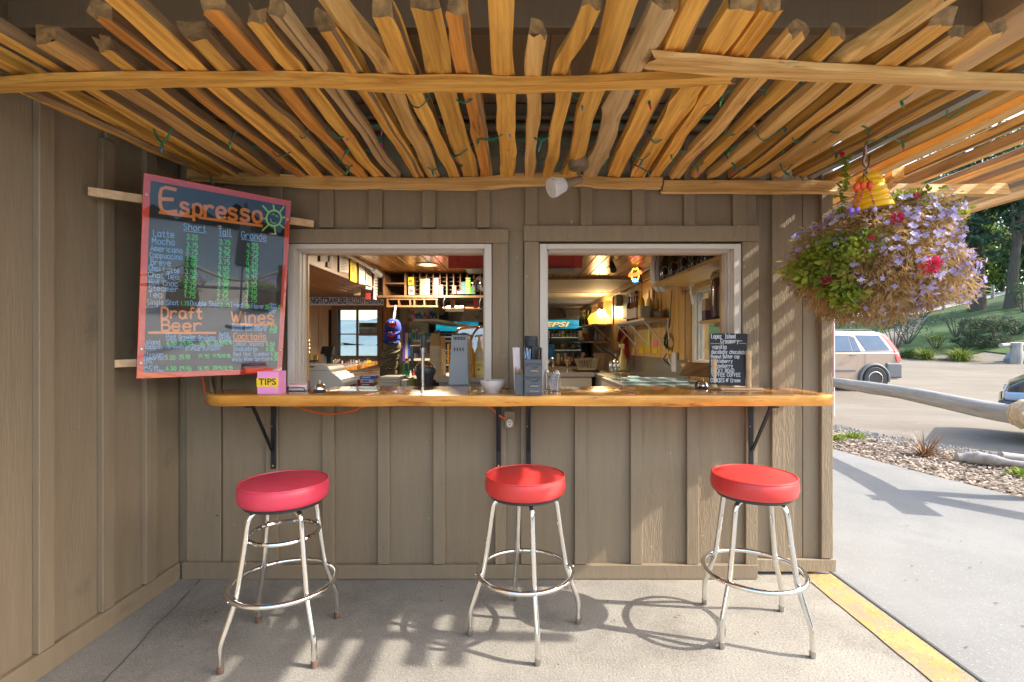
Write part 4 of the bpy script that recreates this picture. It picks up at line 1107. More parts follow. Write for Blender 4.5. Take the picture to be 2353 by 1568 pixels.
for t, x0, y0, x1, y1, h in (('Short', 390, 447, 550, 464, 42), ('Tall', 637, 484, 724, 492, 45), ('Grande', 795, 508, 972, 528, 45), ('Latte', 175, 494, 325, 505, 44), ('Mocha', 168, 545, 330, 558, 42),
    ('Americano', 158, 594, 383, 614, 38), ('Cappuccino', 152, 640, 383, 658, 36), ('Breve', 158, 692, 302, 700, 40), ('Chai Latte', 145, 730, 362, 754, 36), ('Chai Tea', 142, 778, 358, 798, 36), ('Hot Choc', 148, 832, 350, 846, 38),
    ('Steamer', 145, 872, 355, 882, 36), ('Tea', 143, 918, 243, 922, 40), ('Single Shot', 135, 970, 357, 974, 34), ('Double Shot', 438, 978, 645, 984, 34), ('Iced', 720, 990, 803, 992, 32), ('Flavor', 866, 998, 955, 1000, 32),
    ('+Soy', 985, 976, 1040, 976, 14), ('+Shot', 985, 1000, 1042, 1001, 16), ('+Alm', 985, 1018, 1035, 1018, 14), ('milk', 990, 1034, 1032, 1034, 14), ('Black Box merlot', 730, 1126, 982, 1132, 24), ('Black Box chard', 730, 1150, 970, 1156, 24),
    ('Pint', 268, 1210, 340, 1210, 32), ('Growler', 358, 1212, 480, 1212, 30), ('Growlette', 497, 1215, 615, 1215, 30), ('Refill', 640, 1190, 710, 1190, 24), ('Glr/Glt', 638, 1216, 722, 1216, 24), ('Island', 108, 1245, 228, 1248, 32),
    ('Hoppin', 108, 1278, 240, 1278, 30), ('-Brewed on Orcas Island-', 265, 1276, 672, 1264, 22), ('K-Pod Kolsch', 405, 1292, 645, 1288, 20), ('Elysian', 110, 1330, 250, 1330, 28), ('Immortal', 110, 1357, 255, 1355, 26), ('IPA', 110, 1382, 172, 1382, 24),
    ('Ace', 112, 1420, 215, 1420, 34), ('Hard Cider', 105, 1448, 262, 1440, 24), ('Lemon Shandy', 738, 1255, 955, 1258, 28), ('Snakebite', 738, 1292, 910, 1292, 28), ('Red Hot Summer', 738, 1330, 1000, 1325, 28), ('White Wine Spritzer', 730, 1366, 1000, 1358, 26)):
    pg.text(bl_, t, x0, y0, x1, y1, h, max(4.2, h * .15))
for l in (((390, 457), (548, 474)), ((640, 494), (730, 501)), ((795, 518), (970, 538)), ((268, 1216), (342, 1217)), ((358, 1219), (480, 1220)), ((497, 1222), (615, 1222)), ((638, 1222), (722, 1222))): pg.line(bl_, list(l), 5)
rows_ = (('3.25 3.75 2.75 3.25 3.95 3.95 3.95 2.75 2.25 1.75', 405, 80, [515, 570, 615, 660, 707, 756, 800, 843, 881, 920], 412, 393), ('3.75 4.25 2.75 3.75 4.45 4.45 3.95 3.25 2.75 2.25', 637, 78, [550, 600, 640, 686, 733, 775, 817, 855, 897, 936], 640, 624), ('4.25 4.75 2.75 4.25 4.95 4.95 4.45 3.75 3.25 2.75', 830, 80, [576, 622, 660, 704, 750, 793, 835, 872, 907, 947], 834, 822))
for vals, x_, w_, ys_, xa_, xb_ in rows_:
    for i, v in enumerate(vals.split()):
        xx = xa_ + (xb_ - xa_) * i / 9
        pg.text(gr_, v, xx, ys_[i], xx + w_, ys_[i] + 8, 32, 6.2)
for t, x0, y0, x1, h in (('1.75', 368, 974, 430, 26), ('2.75', 650, 986, 715, 26), ('.50', 818, 995, 858, 26), ('.50', 955, 1001, 985, 26), ('.75', 1042, 1002, 1073, 26), ('5.50', 998, 1141, 1045, 24), ('5.50', 990, 1166, 1042, 24), ('6.50', 272, 1252, 342, 28), ('29.95', 365, 1250, 455, 28),
    ('16.95', 500, 1247, 578, 26), ('23.95/12.95', 606, 1245, 730, 22), ('5.50', 262, 1352, 335, 28), ('25.95', 358, 1347, 437, 26), ('14.95', 493, 1342, 572, 26), ('19.95/10.95', 593, 1337, 718, 22), ('6.50', 268, 1428, 340, 28), ('29.95', 362, 1428, 445, 28), ('16.95', 490, 1425, 570, 26),
    ('23.95/12.95', 597, 1420, 735, 22), ('6.50', 968, 1258, 1028, 26), ('6.50', 968, 1292, 1024, 26), ('6.50', 1002, 1325, 1050, 26), ('6.50', 1002, 1358, 1050, 26)):
    pg.text(gr_, t, x0, y0, x1, y0 + 1, h, 5)
for t, x0, y0, x1, y1, h, wd in (('Draft', 230, 1066, 525, 1068, 74, 14), ('Beer', 232, 1152, 522, 1150, 74, 14), ('Wines', 726, 1096, 1028, 1098, 76, 13), ('Cocktails', 740, 1212, 970, 1215, 44, 8)): pg.text(o_, t, x0, y0, x1, y1, h, wd)
pg.line(o_, [(145, 1165), (615, 1169)], 17); pg.line(o_, [(735, 1108), (1030, 1110)], 11); pg.line(o_, [(740, 1225), (972, 1228)], 10)
for b_, c_ in ((o_, ORG), (bl_, BLU), (gr_, GRN), (li_, LIM)): b_.build('lettering', pl(c_, .6), mb_)
b = MB(); slab(b, .002, .998, .002, .998, .0075, .0095); b.build('cover_sheet', M['acrylic'], mb_)
for u, v in ((.022, .10), (.978, .105), (.022, .855), (.978, .868), (.022, .925)):
    b = MB(); T = Matrix.Translation(bp_(u, v, .0097)) @ nf.to_track_quat('Z', 'Y').to_matrix().to_4x4(); b.lathe([(.007, 0), (.006, .003), (0, .0045)], (0, 0, 0), 10, T); b.build('screw', M['chrome_dull'], mb_, smooth=True)
b = MB(); slab(b, .70, .905, .962, .985, .0097, .0600); b.build('tray', redf, mb_, bevel=.003)
# laths that carry the board across the corner
for (a, c, h, lab) in ((P(192, 440, 2.25), P(720, 515, 2.858), .040, 'pale wooden lath across the corner behind the upper menu board'), (P(262, 836, 2.40), P(640, 822, 2.858), .038, 'pale wooden lath across the corner behind the lower menu board')):
    a.x = max(a.x, -1.975)
    d = (c - a); L_ = d.length; T = Matrix.Translation(a) @ d.to_track_quat('X', 'Z').to_matrix().to_4x4()
    b = MB(); b.box(0, L_, -.009, .009, -h / 2, h / 2, T)
    tag(b.build('lath', M['lath'], bevel=.002), lab, 'wood strip', 'laths behind the menu board')

# ================================================================== THINGS ON THE COUNTER
CZ = CT + .0005
def onc(px, py): return PZ(px, py, CT)
tp = thing('tip_box', 'pink paper tip box with a torn yellow TIPS note', 'tip box', P(615, 905, 2.56))
c = onc(614, 906); x0, x1 = (591 - CX) / FPX * c.y, (640 - CX) / FPX * c.y; zt = CAMZ - (854 - CY) / FPX * c.y
b = MB(); b.box(x0, x1, c.y, c.y + .085, CZ, zt); b.build('box', M['pink_paper'], tp, bevel=.001)
b = MB()
zz = lambda py: CAMZ - (py - CY) / FPX * c.y
top = [(x0 - .003 + (x1 - x0 + .004) * i / 9, zz(869 + 1.2 * math.sin(i * 2.1))) for i in range(10)]
bot = [(x1 - .004 - (x1 - x0 - .002) * i / 9, zz(889 + 1.6 * math.sin(i * 1.7) + (3 if i < 2 else 0))) for i in range(10)]
b.prism([(p[0], p[1]) for p in reversed(top + bot)], -(c.y - .0015), -(c.y - .0006), Matrix(((1, 0, 0, 0), (0, 0, -1, 0), (0, 1, 0, 0), (0, 0, 0, 1))))
b.build('note', pl(hx('ffd21e'), .6), tp)
b = MB(); font_on(b, 'TIPS', (x0 + .008, c.y - .0018, zz(885)), (1, 0, 0), (0, 0, 1), (x1 - x0) * .82, .035, .0004, .02); b.build('lettering', pl((.05, .05, .04), .6), tp)
# business card rack
cr = thing('card_rack', 'business card rack with white red topped cards beside the pink tip box', 'card rack', onc(678, 902))
c = onc(680, 900); y = c.y; f_ = lambda px: (px - CX) / FPX * y
b = MB(); z0 = CZ
T = Matrix.Translation((0, y + .02, z0 + .004)) @ Matrix.Rotation(R(-14), 4, 'X')
b.box(f_(659), f_(700), -.001, .008, 0, .040, T); b.build('cards', pl((.78, .74, .72), .6), cr)
b = MB(); b.box(f_(660), f_(699.5), -.0016, -.0011, .032, .0385, T); b.build('card_print', pl(hx('e2593c'), .6), cr)
b = MB()
for k in range(3): b.box(f_(663), f_(690 - k * 5), -.0016, -.0011, .014 + k * .005, .0155 + k * .005, T)
b.build('lettering', pl((.3, .28, .33), .6), cr)
b = MB(); b.tube(smoothpts([(f_(657), y, z0 + .004), (f_(658), y - .006, z0 + .016), (f_(663), y - .008, z0 + .020), (f_(694), y - .008, z0 + .021), (f_(700), y - .006, z0 + .016), (f_(701), y, z0 + .004)], 4), .0028, 8)
b.box(f_(656), f_(659), y - .002, y + .03, z0, z0 + .03); b.box(f_(658), f_(701), y - .002, y + .035, z0, z0 + .003)
for k in range(12): b.box(f_(661 + k * 3.1), f_(662.4 + k * 3.1), y - .006, y - .003, z0, z0 + .006)
b.build('holder', M['black_plastic'], cr, smooth=False)
def bell(px, py, s, label):
    c = onc(px, py); t = thing('service_bell', label, 'bell', c, 'chrome service bells')
    b = MB(); b.lathe([(0, 0), (.036 * s, 0), (.039 * s, .003), (.037 * s, .006), (.026 * s, .012), (0, .012)], c, 28); b.build('base', M['black_plastic'], t, smooth=True)
    b = MB(); b.lathe([(.031 * s, .0125), (.0325 * s, .015), (.031 * s, .022 * s), (.027 * s, .032 * s), (.019 * s, .041 * s), (.009 * s, .0455 * s), (0, .0465 * s)], c, 28); b.build('dome', M['chrome'], t, smooth=True)
    b = MB(); b.lathe([(.003, .0465 * s), (.003, .052 * s), (.0045 * s, .055 * s), (.0035 * s, .060 * s), (0, .0615 * s)], c, 12); b.build('button', M['chrome'], t, smooth=True)
bell(735, 901, 1.06, 'chrome service bell beside the cash register')
bell(1616, 893, .98, 'chrome service bell in front of the ice cream chalkboard')
pen = thing('pen', 'blue grey pen standing upright by the left window jamb', 'pen', P(711, 897, 2.80))
c = PZ(711, 899, CT)
b = MB(); b.tube([c + Vector((.002, 0, 0)), c + Vector((.001, 0, .012)), c + Vector((-.001, .002, .017)), c + Vector((-.004, .004, .055)), c + Vector((-.004, .004, .06))], [.005, .006, .0055, .0055, .003], 8); b.build('barrel', pl((.08, .08, .13), .4), pen, smooth=True)
b = MB(); b.lathe([(.0075, 0), (.0078, .003), (.006, .012), (0, .013)], c, 10); b.build('base', pl(hx('6b3a28'), .5), pen, smooth=True)
# white bowl
c = onc(1132, 902); bo = thing('bowl', 'white ceramic bowl on the counter between the windows', 'bowl', c)
b = MB(); b.lathe([(0, 0), (.036, 0), (.038, .004), (.052, .022), (.064, .042), (.0705, .062), (.0715, .066), (.0695, .066), (.060, .044), (.046, .024), (.02, .012), (0, .011)], c, 36); b.build('body', M['ceramic'], bo, smooth=True)
b = MB(); r_ = random.Random(2)
for k in range(26):
    a = r_.uniform(0, 6.28); rr_ = r_.uniform(0, .05); b.lathe([(.0, -.004), (.006, 0), (0, .005)], c + Vector((rr_ * math.cos(a), rr_ * math.sin(a), .050 + r_.uniform(-.004, .010))), 6)
kind(b.build('sweets', pl((.35, .33, .34), .5), bo), 'stuff')
# condiment organiser
og = thing('organizer', 'grey plastic condiment organiser with two drawers on the counter between the windows', 'organizer', onc(1215, 908))
y = onc(1215, 909).y; f_ = lambda px: (px - CX) / FPX * y; zz = lambda py: CAMZ - (py - CY) / FPX * y
gp = M['grey_plastic']
b = MB(); b.box(f_(1204), f_(1246), y, y + .15, CZ, zz(826)); b.box(f_(1204), f_(1207), y, y + .15, zz(826), zz(799)); b.box(f_(1243), f_(1246), y, y + .15, zz(826), zz(799)); b.box(f_(1207), f_(1243), y + .13, y + .15, zz(826), zz(796)); b.box(f_(1224), f_(1225.5), y + .02, y + .13, zz(826), zz(797))
b.build('case', gp, og, bevel=.003)
b = MB(); b.box(f_(1183), f_(1203), y + .005, y + .12, CZ, zz(859)); b.build('side_bin', gp, og, bevel=.003)
Tf = Matrix(((1, 0, 0, 0), (0, 0, -1, 0), (0, 1, 0, 0), (0, 0, 0, 1)))
for (pa, pb_) in ((840, 866), (872, 903)):
    za, zb = zz(pb_), zz(pa); xl, xr = f_(1205.5), f_(1245)
    poly = [(xl, za), (xr, za), (xr, zb), (f_(1238), zb), (f_(1233), zb - .012), (f_(1220), zb - .012), (f_(1215), zb), (xl, zb)]
    b = MB(); b.prism(poly, -(y - .0005), -(y - .014), Tf); dr = b.build('drawer', gp, og, bevel=.002)
    zm_ = (za + zb) / 2
    b = MB(); b.tube(smoothpts([(f_(1216), y - .014, zm_), (f_(1219), y - .022, zm_ + .002), (f_(1226), y - .024, zm_ + .003), (f_(1233), y - .022, zm_ + .002), (f_(1236), y - .014, zm_)], 3), .0028, 8); b.build('handle', M['chrome'], dr, smooth=True)
b = MB(); b.box(f_(1205), f_(1245.5), y - .010, y - .0005, zz(836), zz(827)); b.build('lip', gp, og, bevel=.003)
b = MB(); font_on(b, 'mind reader', (f_(1217), y - .0145, zz(900)), (1, 0, 0), (0, 0, 1), f_(1240) - f_(1217), .007, .0003); b.build('lettering', pl((.4, .42, .45), .5), og)
pk = random.Random(8)
for k in range(9):
    b = MB(); x = f_(1207 + k * 1.7 if k < 7 else 1238 + (k - 7) * 2.5); T = Matrix.Translation((x, y + .03 + pk.uniform(0, .04), zz(828))) @ Matrix.Rotation(pk.uniform(-.25, .25), 4, 'Y') @ Matrix.Rotation(pk.uniform(-.2, .2), 4, 'X')
    b.box(-.001, .0015, -.025, .025, 0, pk.uniform(.045, .065), T)
    tag(b.build('sugar_packet', pl(hx('b9cdea') if k < 7 else hx('c58a4a'), .7)), 'pale blue sugar packet in the top left tray of the organiser' if k < 7 else 'brown sugar packet in the top right tray of the organiser', 'packet', 'sugar packets in the organiser')
c = Vector((f_(1221), y + .07, zz(797)))
for k in range(7):
    b = MB(); z0 = zz(797.5) + .0035 + k * .0062; T = Vector((c.x, c.y, z0))
    b.lathe([(.0, 0), (.036, 0), (.0385, .0008), (.0385, .0045), (.036, .006), (0, .006)] if k < 6 else [(.0, 0), (.0375, 0), (.0375, .006), (.034, .012), (.033, .0165), (0, .0165)], T, 28)
    tag(b.build('cup_lid', M['black_plastic'], smooth=True, angle=30), 'topmost black cup lid of the stack on the organiser' if k == 6 else 'black plastic cup lid in the stack on the organiser', 'lid', 'stacked black cup lids')
for k in range(13):
    b = MB(); x = f_(1180 + (k % 7) * 2.2 + 2); yy_ = y + .03 + (k // 7) * .03
    b.tube([(x + .004, yy_, CZ + .02), (x - .006, yy_ + .005, zz(802) + pk.uniform(-.006, .008))], .0042, 7)
    tag(b.build('straw', pl((.66, .58, .60), .6)), 'white paper wrapped straw in the side bin of the organiser', 'straw', 'drinking straws in the side bin')
for k in range(10):
    b = MB(); x = f_(1183.5 + k * 1.9); yy_ = y + .012 + pk.uniform(0, .012); hh = zz(856) + pk.uniform(.008, .03)
    b.box(x - .001, x + .002, yy_, yy_ + .004, CZ + .02, hh)
    tag(b.build('stir_stick', pl(hx('a8794a'), .7)), 'brown wooden stir stick in the side bin of the organiser', 'stir stick', 'stir sticks in the side bin')
# napkin holder
nh = thing('napkin_holder', 'chrome wire napkin holder beside the grey organiser', 'napkin holder', onc(1270, 900))
y = onc(1270, 901).y
f_ = lambda px: (px - CX) / FPX * y; zz = lambda py: CAMZ - (py - CY) / FPX * y
b = MB()
def arch(xa, xb, ya, zt): b.tube(smoothpts([(xa, ya, CZ + .006), (xa, ya, zt - .03), ((xa + xb) / 2, ya, zt), (xb, ya, zt - .03), (xb, ya, CZ + .006)], 6), .0019, 8)
arch(f_(1252), f_(1263), y + .05, zz(851)); arch(f_(1254.5), f_(1260), y + .05, zz(854)); arch(f_(1271), f_(1286.5), y + .005, zz(852)); arch(f_(1275), f_(1282), y + .005, zz(856))
for px in (1258, 1279): b.tube([(f_(px), y + .03, CZ + .006), (f_(px), y - .004, CZ + .006)], .002, 6)
b.tube([(f_(1253), y + .05, CZ + .007), (f_(1286), y + .005, CZ + .007)], .002, 6)
for px, yy_ in ((1258, y + .05), (1266, y - .003), (1280, y - .003)): b.lathe([(0, -.006), (.005, -.003), (.005, .003), (0, .006)], (f_(px), yy_, CZ + .006), 10)
b.build('wire_frame', M['chrome'], nh, smooth=True)
for k in range(7):
    b = MB(); xo = f_(1268 + k * 2.4)
    pts = [(.0, CZ + .008), (-.012 + k * .001, CZ + .035), (-.013 + k * .001, CZ + .06), (.002 + .001 * k, CZ + .095 - k * .001)]
    sm = smoothpts([(xo + a, 0, c_) for a, c_ in pts], 4)
    vs = []
    for p in sm: vs += [(p.x, y - .002, p.z), (p.x, y + .055, p.z), (p.x + .002, y + .055, p.z), (p.x + .002, y - .002, p.z)]
    n = len(sm); fs = [(0, 1, 2, 3), (4 * n - 1, 4 * n - 2, 4 * n - 3, 4 * n - 4)]
    for i in range(n - 1):
        for e in range(4): fs.append((i * 4 + e, i * 4 + (e + 1) % 4, i * 4 + 4 + (e + 1) % 4, i * 4 + 4 + e))
    b.add(vs, fs)
    tag(b.build('napkin', pl((.74, .70, .74), .8), smooth=False), 'folded white paper napkin curling in the chrome holder', 'napkin', 'napkins in the chrome holder')
# chalkboard on a wooden stand
cb = thing('chalkboard', 'small black chalkboard listing ice cream flavours on a wooden peg stand', 'chalkboard', onc(1685, 893))
y = 2.80
z8 = zp(2450, 1150, 3.92)
def q8(zx, zy, dy=0): px, py = z8(zx, zy); return P(px, py, y + dy)
tl, tr, br_, bl0 = q8(832, 395, .012), q8(1390, 398, -.004), q8(1352, 1168, -.03), q8(822, 1140, -.012)
U = (tr - tl); V = (bl0 - tl); nf2 = V.cross(U).normalized()
if nf2.y > 0: nf2 = -nf2
def cp_(u, v, z=0): return tl + (tr - tl) * u * (1 - v) + (br_ - bl0) * u * v + V * v + nf2 * z
b = MB()
b.add([cp_(0, 1, -.006), cp_(1, 1, -.006), cp_(1, 0, -.006), cp_(0, 0, -.006), cp_(0, 1, 0), cp_(1, 1, 0), cp_(1, 0, 0), cp_(0, 0, 0)], [(3, 2, 1, 0), (4, 5, 6, 7), (0, 1, 5, 4), (1, 2, 6, 5), (2, 3, 7, 6), (3, 0, 4, 7)])
b.build('slate', mat('slate', (.022, .023, .028), .6, var=.25, scale=5, patch=((.06, .06, .065), 9, .62, .2)), cb, bevel=.002)
H8 = homography([(832, 395), (1390, 398), (1352, 1168), (822, 1140)], [(0, 0), (1, 0), (1, 1), (0, 1)])
pg8 = Page(H8, cp_); wch = MB()
for t, x0, y0, x1, y1, h, wd in (('Lopez', 850, 472, 1000, 472, 66, 11), ('Island', 1050, 472, 1205, 470, 64, 11), ('Creamery', 985, 542, 1252, 540, 58, 11), ('vanilla', 862, 634, 1072, 632, 62, 11), ('decidedly', 854, 705, 1085, 705, 58, 9), ('chocolate', 1112, 705, 1362, 712, 56, 9), ('Peanut Butter cup', 845, 772, 1262, 770, 52, 9), ('Huckleberry', 848, 838, 1160, 838, 50, 9),
    ('Strawberry', 848, 906, 1165, 908, 54, 9), ('ROCKY ROAD', 850, 976, 1182, 980, 54, 9), ('TOFFEE COFFEE', 848, 1034, 1278, 1035, 46, 9), ("COOKIES N' Cream", 842, 1112, 1276, 1114, 50, 9)): pg8.text(wch, t, x0, y0, x1, y1, h, wd)
pg8.line(wch, [(1240, 512), (1300, 512)], 9)
wch.build('lettering', pl((.62, .62, .66), .8), cb)
wch = MB(); pg8.line(wch, [(838, 552), (1150, 553)], 9); pg8.line(wch, [(1262, 548), (1358, 552)], 9); wch.build('rule', pl(hx('c79a6c'), .7), cb)
lw_ = pl((.66, .46, .26), .45)
b = MB(); c = onc(1682, 893)
b.box(c.x - .125, c.x + .117, y - .05, y + .05, CZ, CZ + .016); sb = b.build('base', M['lath'], cb, bevel=.006)
for px, py, dy in ((1641, 826, .0), (1720, 806, -.035)):
    top_ = P(px, py, y + dy); b = MB(); b.lathe([(.0, 0), (.0145, 0), (.0145, top_.z - CZ - .018), (.012, top_.z - CZ - .016), (0, top_.z - CZ - .016)], (top_.x, y + dy, CZ + .0165), 16); b.build('peg', M['lath'], cb, smooth=True)
# ================================================================== INSIDE THE SHOP
zL = zp(1080, 880, 2.306)      # left opening views
zR = zp(1900, 880, 2.306)      # right opening views
def boxpx(px0, px1, py0, py1, Y, depth, name, m, parent=None, bevel=0, M_=None):
    a = P(px0, py1, Y); c = P(px1, py0, Y)
    b = MB(); b.box(a.x, c.x, Y, Y + depth, a.z, c.z); return b.build(name, m, parent, bevel=bevel)
def bxs(b, px0, px1, py0, py1, Y, depth):
    a = P(px0, py1, Y); c = P(px1, py0, Y); b.box(a.x, c.x, Y, Y + depth, a.z, c.z)
FR = ((1, 0, 0), (0, 0, 1))
# --- lamps the photograph shows lit
c = P(983, 608, 5.4); c.z = 2.268
dl = thing('ceiling_lamp', 'round recessed ceiling lamp glowing warm in the plank ceiling', 'lamp', c)
b = MB(); b.lathe([(.09, -.001), (.125, -.003), (.125, -.009), (.09, -.006)], c, 28); b.build('ring', pl((.6, .45, .25), .4), dl, smooth=True)
b = MB(); b.lathe([(0, -.002), (.092, -.002), (.092, -.006), (0, -.010)], c, 24); b.build('lens', mat('lamp_lens', (1, .62, .22), .4, emit=1.0), dl, smooth=True)
def lamp(name, loc, e, col, size=.1, kind_='POINT', parent=None):
    l = bpy.data.lights.new(name, kind_); l.energy = e; l.color = col
    if kind_ == 'POINT': l.shadow_soft_size = size
    else: l.size = size; l.shape = 'DISK'
    o = bpy.data.objects.new(name, l); COL.objects.link(o); o.location = loc
    return o
lo_ = lamp('ceiling_lamp_light', (0, 0, -.03), 27, (1, .80, .55), .2, 'AREA')
lo_.parent = dl
# --- hanging red plank above both windows, with wine glasses below
rp = thing('red_plank', 'red painted plank hanging under the shop ceiling behind the middle post', 'plank', P(1184, 602, 4.5))
redp = mat('red_paint', (.56, .075, .06), .55, var=.1, scale=3)
boxpx(1030, 1338, 588, 617, 4.5, .03, 'board', redp, rp, .003)
for px in (1046, 1322): boxpx(px - 5, px + 5, 583, 603, 4.478, .021, 'strap', redp, rp, .002)
for px in (1096, 1286):
    b = MB(); c = P(px, 619, 4.5); b.box(c.x - .10, c.x + .12, 4.40, 4.70, c.z - .012, c.z - .004); b.build('glass_rail', M['chrome_dull'], rp)
cg = glassmat('clear_glass', (.93, .93, .92), .10, .01)
def wineglass(px, Y, pyt, pyb, label):
    t = P(px, pyt, Y); bt = P(px, pyb, Y); h = t.z - bt.z; r = 17 / FPX * Y
    g = thing('wine_glass', label, 'wine glass', (t.x, Y, bt.z), 'wine glasses hanging under the red plank')
    b = MB(); b.lathe([(r * .95, h), (r * .9, h - .004), (.004, h - .006), (.004, h * .72), (r * .55, h * .60), (r * .95, h * .40), (r * .98, h * .25), (r * .72, 0), (r * .70, 0), (r * .95, h * .25), (r * .92, h * .40), (r * .5, h * .585), (0, h * .63)], (t.x, Y, bt.z), 24)
    b.build('bowl', cg, g, smooth=True)
wineglass(1101, 4.5, 620, 672, 'upturned wine glass hanging at the right edge of the left window')
wineglass(1118, 4.62, 620, 671, 'upturned wine glass hanging half behind the middle post')
# --- wall signs
for (x0, x1, t, h) in ((712.5, 797, 'NIGHTCRAWLERS', .02), (798.5, 882, 'FROZEN HERRING', .0)):
    s_ = thing('sign', 'white sign with blue letters reading ' + t.title() + ' on the back left wall', 'sign', P((x0 + x1) / 2, 690, 6.95), 'bait signs on the plank wall')
    boxpx(x0, x1, 680.5, 702, 6.952, .006, 'panel', pl((.84, .87, .92), .5), s_)
    a = P(x0 + 1.5, 698.5, 6.951); wd_ = (x1 - x0 - 3) / FPX * 6.95
    b = MB(); font_on(b, t, a, *FR, wd_, 14.5 / FPX * 6.95, .001, .03 if h else .012); b.build('lettering', pl(hx('2a4a8c') if h else hx('4560a8'), .5), s_)
# --- papers pinned to the header board
pr_ = random.Random(6)
def paper(px0, px1, py0, py1, m, label, dxr=0, prints=3):
    Y0 = 1.69 * FPX / (CX - px0); Y1 = 1.69 * FPX / (CX - px1)
    xw = -1.688
    z00 = CAMZ - (py0 - CY) / FPX * Y0; z10 = CAMZ - (py0 + dxr - CY) / FPX * Y1
    z01 = CAMZ - (py1 - CY) / FPX * Y0; z11 = CAMZ - (py1 + dxr - CY) / FPX * Y1
    t = thing('paper_notice', label, 'notice', (xw, (Y0 + Y1) / 2, z00), 'paper notices pinned to the header board')
    b = MB()
    b.add([(xw, Y0, z01), (xw, Y1, z11), (xw, Y1, z10), (xw, Y0, z00), (xw + .003, Y0, z01), (xw + .003, Y1, z11), (xw + .003, Y1, z10), (xw + .003, Y0, z00)], [(0, 1, 2, 3), (7, 6, 5, 4), (0, 4, 5, 1), (1, 5, 6, 2), (2, 6, 7, 3), (3, 7, 4, 0)])
    b.build('sheet', m, t)
    if prints:
        b = MB()
        for k in range(prints * 2):
            f0 = .08 + .84 * k / (prints * 2); f1 = f0 + .035
            L_ = pr_.uniform(.12, .2); R_ = pr_.uniform(.6, .88)
            q = lambda u, v: (xw + .0036, Y0 + (Y1 - Y0) * u, (z00 + (z10 - z00) * u) * (1 - v) + (z01 + (z11 - z01) * u) * v)
            b.quad(q(L_, f1), q(R_, f1), q(R_, f0), q(L_, f0))
        b.build('lettering', pl((.22, .21, .2), .7), t)
PW = pl((.62, .58, .55), .8)
paper(735, 757, 583, 602, PW, 'white paper notice at the left end of the header board')
paper(752, 764, 584, 614, PW, 'narrow white paper slip beside the leftmost notice', 3)
paper(779, 800, 583, 625, PW, 'tall white printed notice left of the yellow one', 2, 5)
paper(804, 818, 597, 645, pl(hx('e8d020'), .7), 'bright yellow paper notice on the header board', 5, 5)
paper(824, 838, 604, 651, PW, 'white notice with a black framed box right of the yellow one', 6, 2)
paper(840, 853, 614, 664, PW, 'white printed notice third from the cubby shelf', 2, 5)
paper(858, 872, 625, 688, PW, 'tilted white and red notice nearest the cubby shelf', 3, 4)
b = MB(); c = P(812, 654, 5.0)
for k in range(8):
    a0 = k / 8; b.box(c.x - .16 + .04 * k, c.x - .12 + .04 * k, 4.98, 5.16, c.z - .05 * (a0 - .6) ** 2 * 3, c.z - .05 * (a0 - .6) ** 2 * 3 + .003)
tag(b.build('leaflet', pl((.50, .42, .40), .7)), 'curled colour leaflet hanging below the yellow notice', 'leaflet')
for px0, px1, py0, py1, col, lab in ((813, 828, 661, 679, (.50, .42, .27), 'small tan card hanging below the yellow notice'), (840, 851, 674, 688, (.45, .05, .05), 'small red tag hanging below the header board')):
    b = MB(); bxs(b, px0, px1, py0, py1, 5.6, .004); tag(b.build('card', pl(col, .7)), lab, 'card')
b = MB(); b.tube([(-1.62, 3.9, 2.25), (-1.62, 5.2, 2.24), (-1.60, 5.5, 2.22)], .018, 8); b.tube([(-1.60, 5.45, 2.23), (-1.60, 5.75, 2.20)], .035, 10)
tag(b.build('conduit', pl((.40, .42, .44), .4, .3), smooth=True), 'grey metal conduit along the header board inside', 'conduit')
# --- cubby shelf with small boxes
cu = thing('cubby_shelf', 'dark wooden cubby shelf of many slots hung under the shop ceiling', 'shelf', P(1000, 650, 5.9))
b = MB()
bxs(b, 868, 1190, 618, 624, 5.88, .32); bxs(b, 868, 1190, 679, 684, 5.88, .32); bxs(b, 880, 884, 624, 679, 5.88, .32)
b.build('case', M['cabinet'], cu)
b = MB(); bxs(b, 884, 1190, 624, 679, 6.18, .02); b.build('back_panel', pl((.035, .02, .012), .8), cu)
b = MB(); bxs(b, 929, 933, 624, 679, 5.885, .30); b.build('divider', M['cabinet'], cu)
b = MB(); bxs(b, 884, 929, 650, 653, 5.885, .29); b.build('shelf', M['cabinet'], cu)
for k in range(15):
    px = 949 + k * 15.5; b = MB(); bxs(b, px - 1.2, px + 1.2, 628, 679, 5.96, .22); b.build('divider', M['cabinet'], cu)
b = MB()
for j in range(5): bxs(b, 948, 1190, 637 + j * 9.5, 638.4 + j * 9.5, 6.06, .11)
b.build('slot_shelf', M['cabinet'], cu)
def packets(px0, px1, py0, py1, n, col, Y, lab, grp, cat='packet', nm='packet', bandc=None):
    for k in range(n):
        a = py0 + (py1 - py0) * k / n; c_ = py0 + (py1 - py0) * (k + 1) / n - .4
        t = thing(nm, lab, cat, P((px0 + px1) / 2, c_, Y), grp)
        boxpx(px0, px1, a, c_, Y, .05, 'box', pl(col, .5), t)
        b = MB(); bxs(b, px0 + 1.5, px1 - 2, a + (c_ - a) * .35, a + (c_ - a) * .7, Y - .0012, .001); b.build('print', pl(bandc or (.10, .08, .08), .5), t)
G_ = 'small packets stacked in the cubby shelf'
packets(939, 951, 658, 678, 1, (.34, .31, .29), 5.89, 'white and maroon carton with a yellow top in the cubby shelf', G_, 'carton', 'carton', (.3, .05, .06))
packets(938, 950, 637, 656, 1, hx('c9a81c'), 5.89, 'yellow topped carton standing upright in the cubby shelf', G_, 'carton', 'carton', (.45, .06, .05))
packets(966, 976, 641, 678, 9, hx('8f7f66'), 5.89, 'tan packet in the tall stack in the cubby shelf', G_)
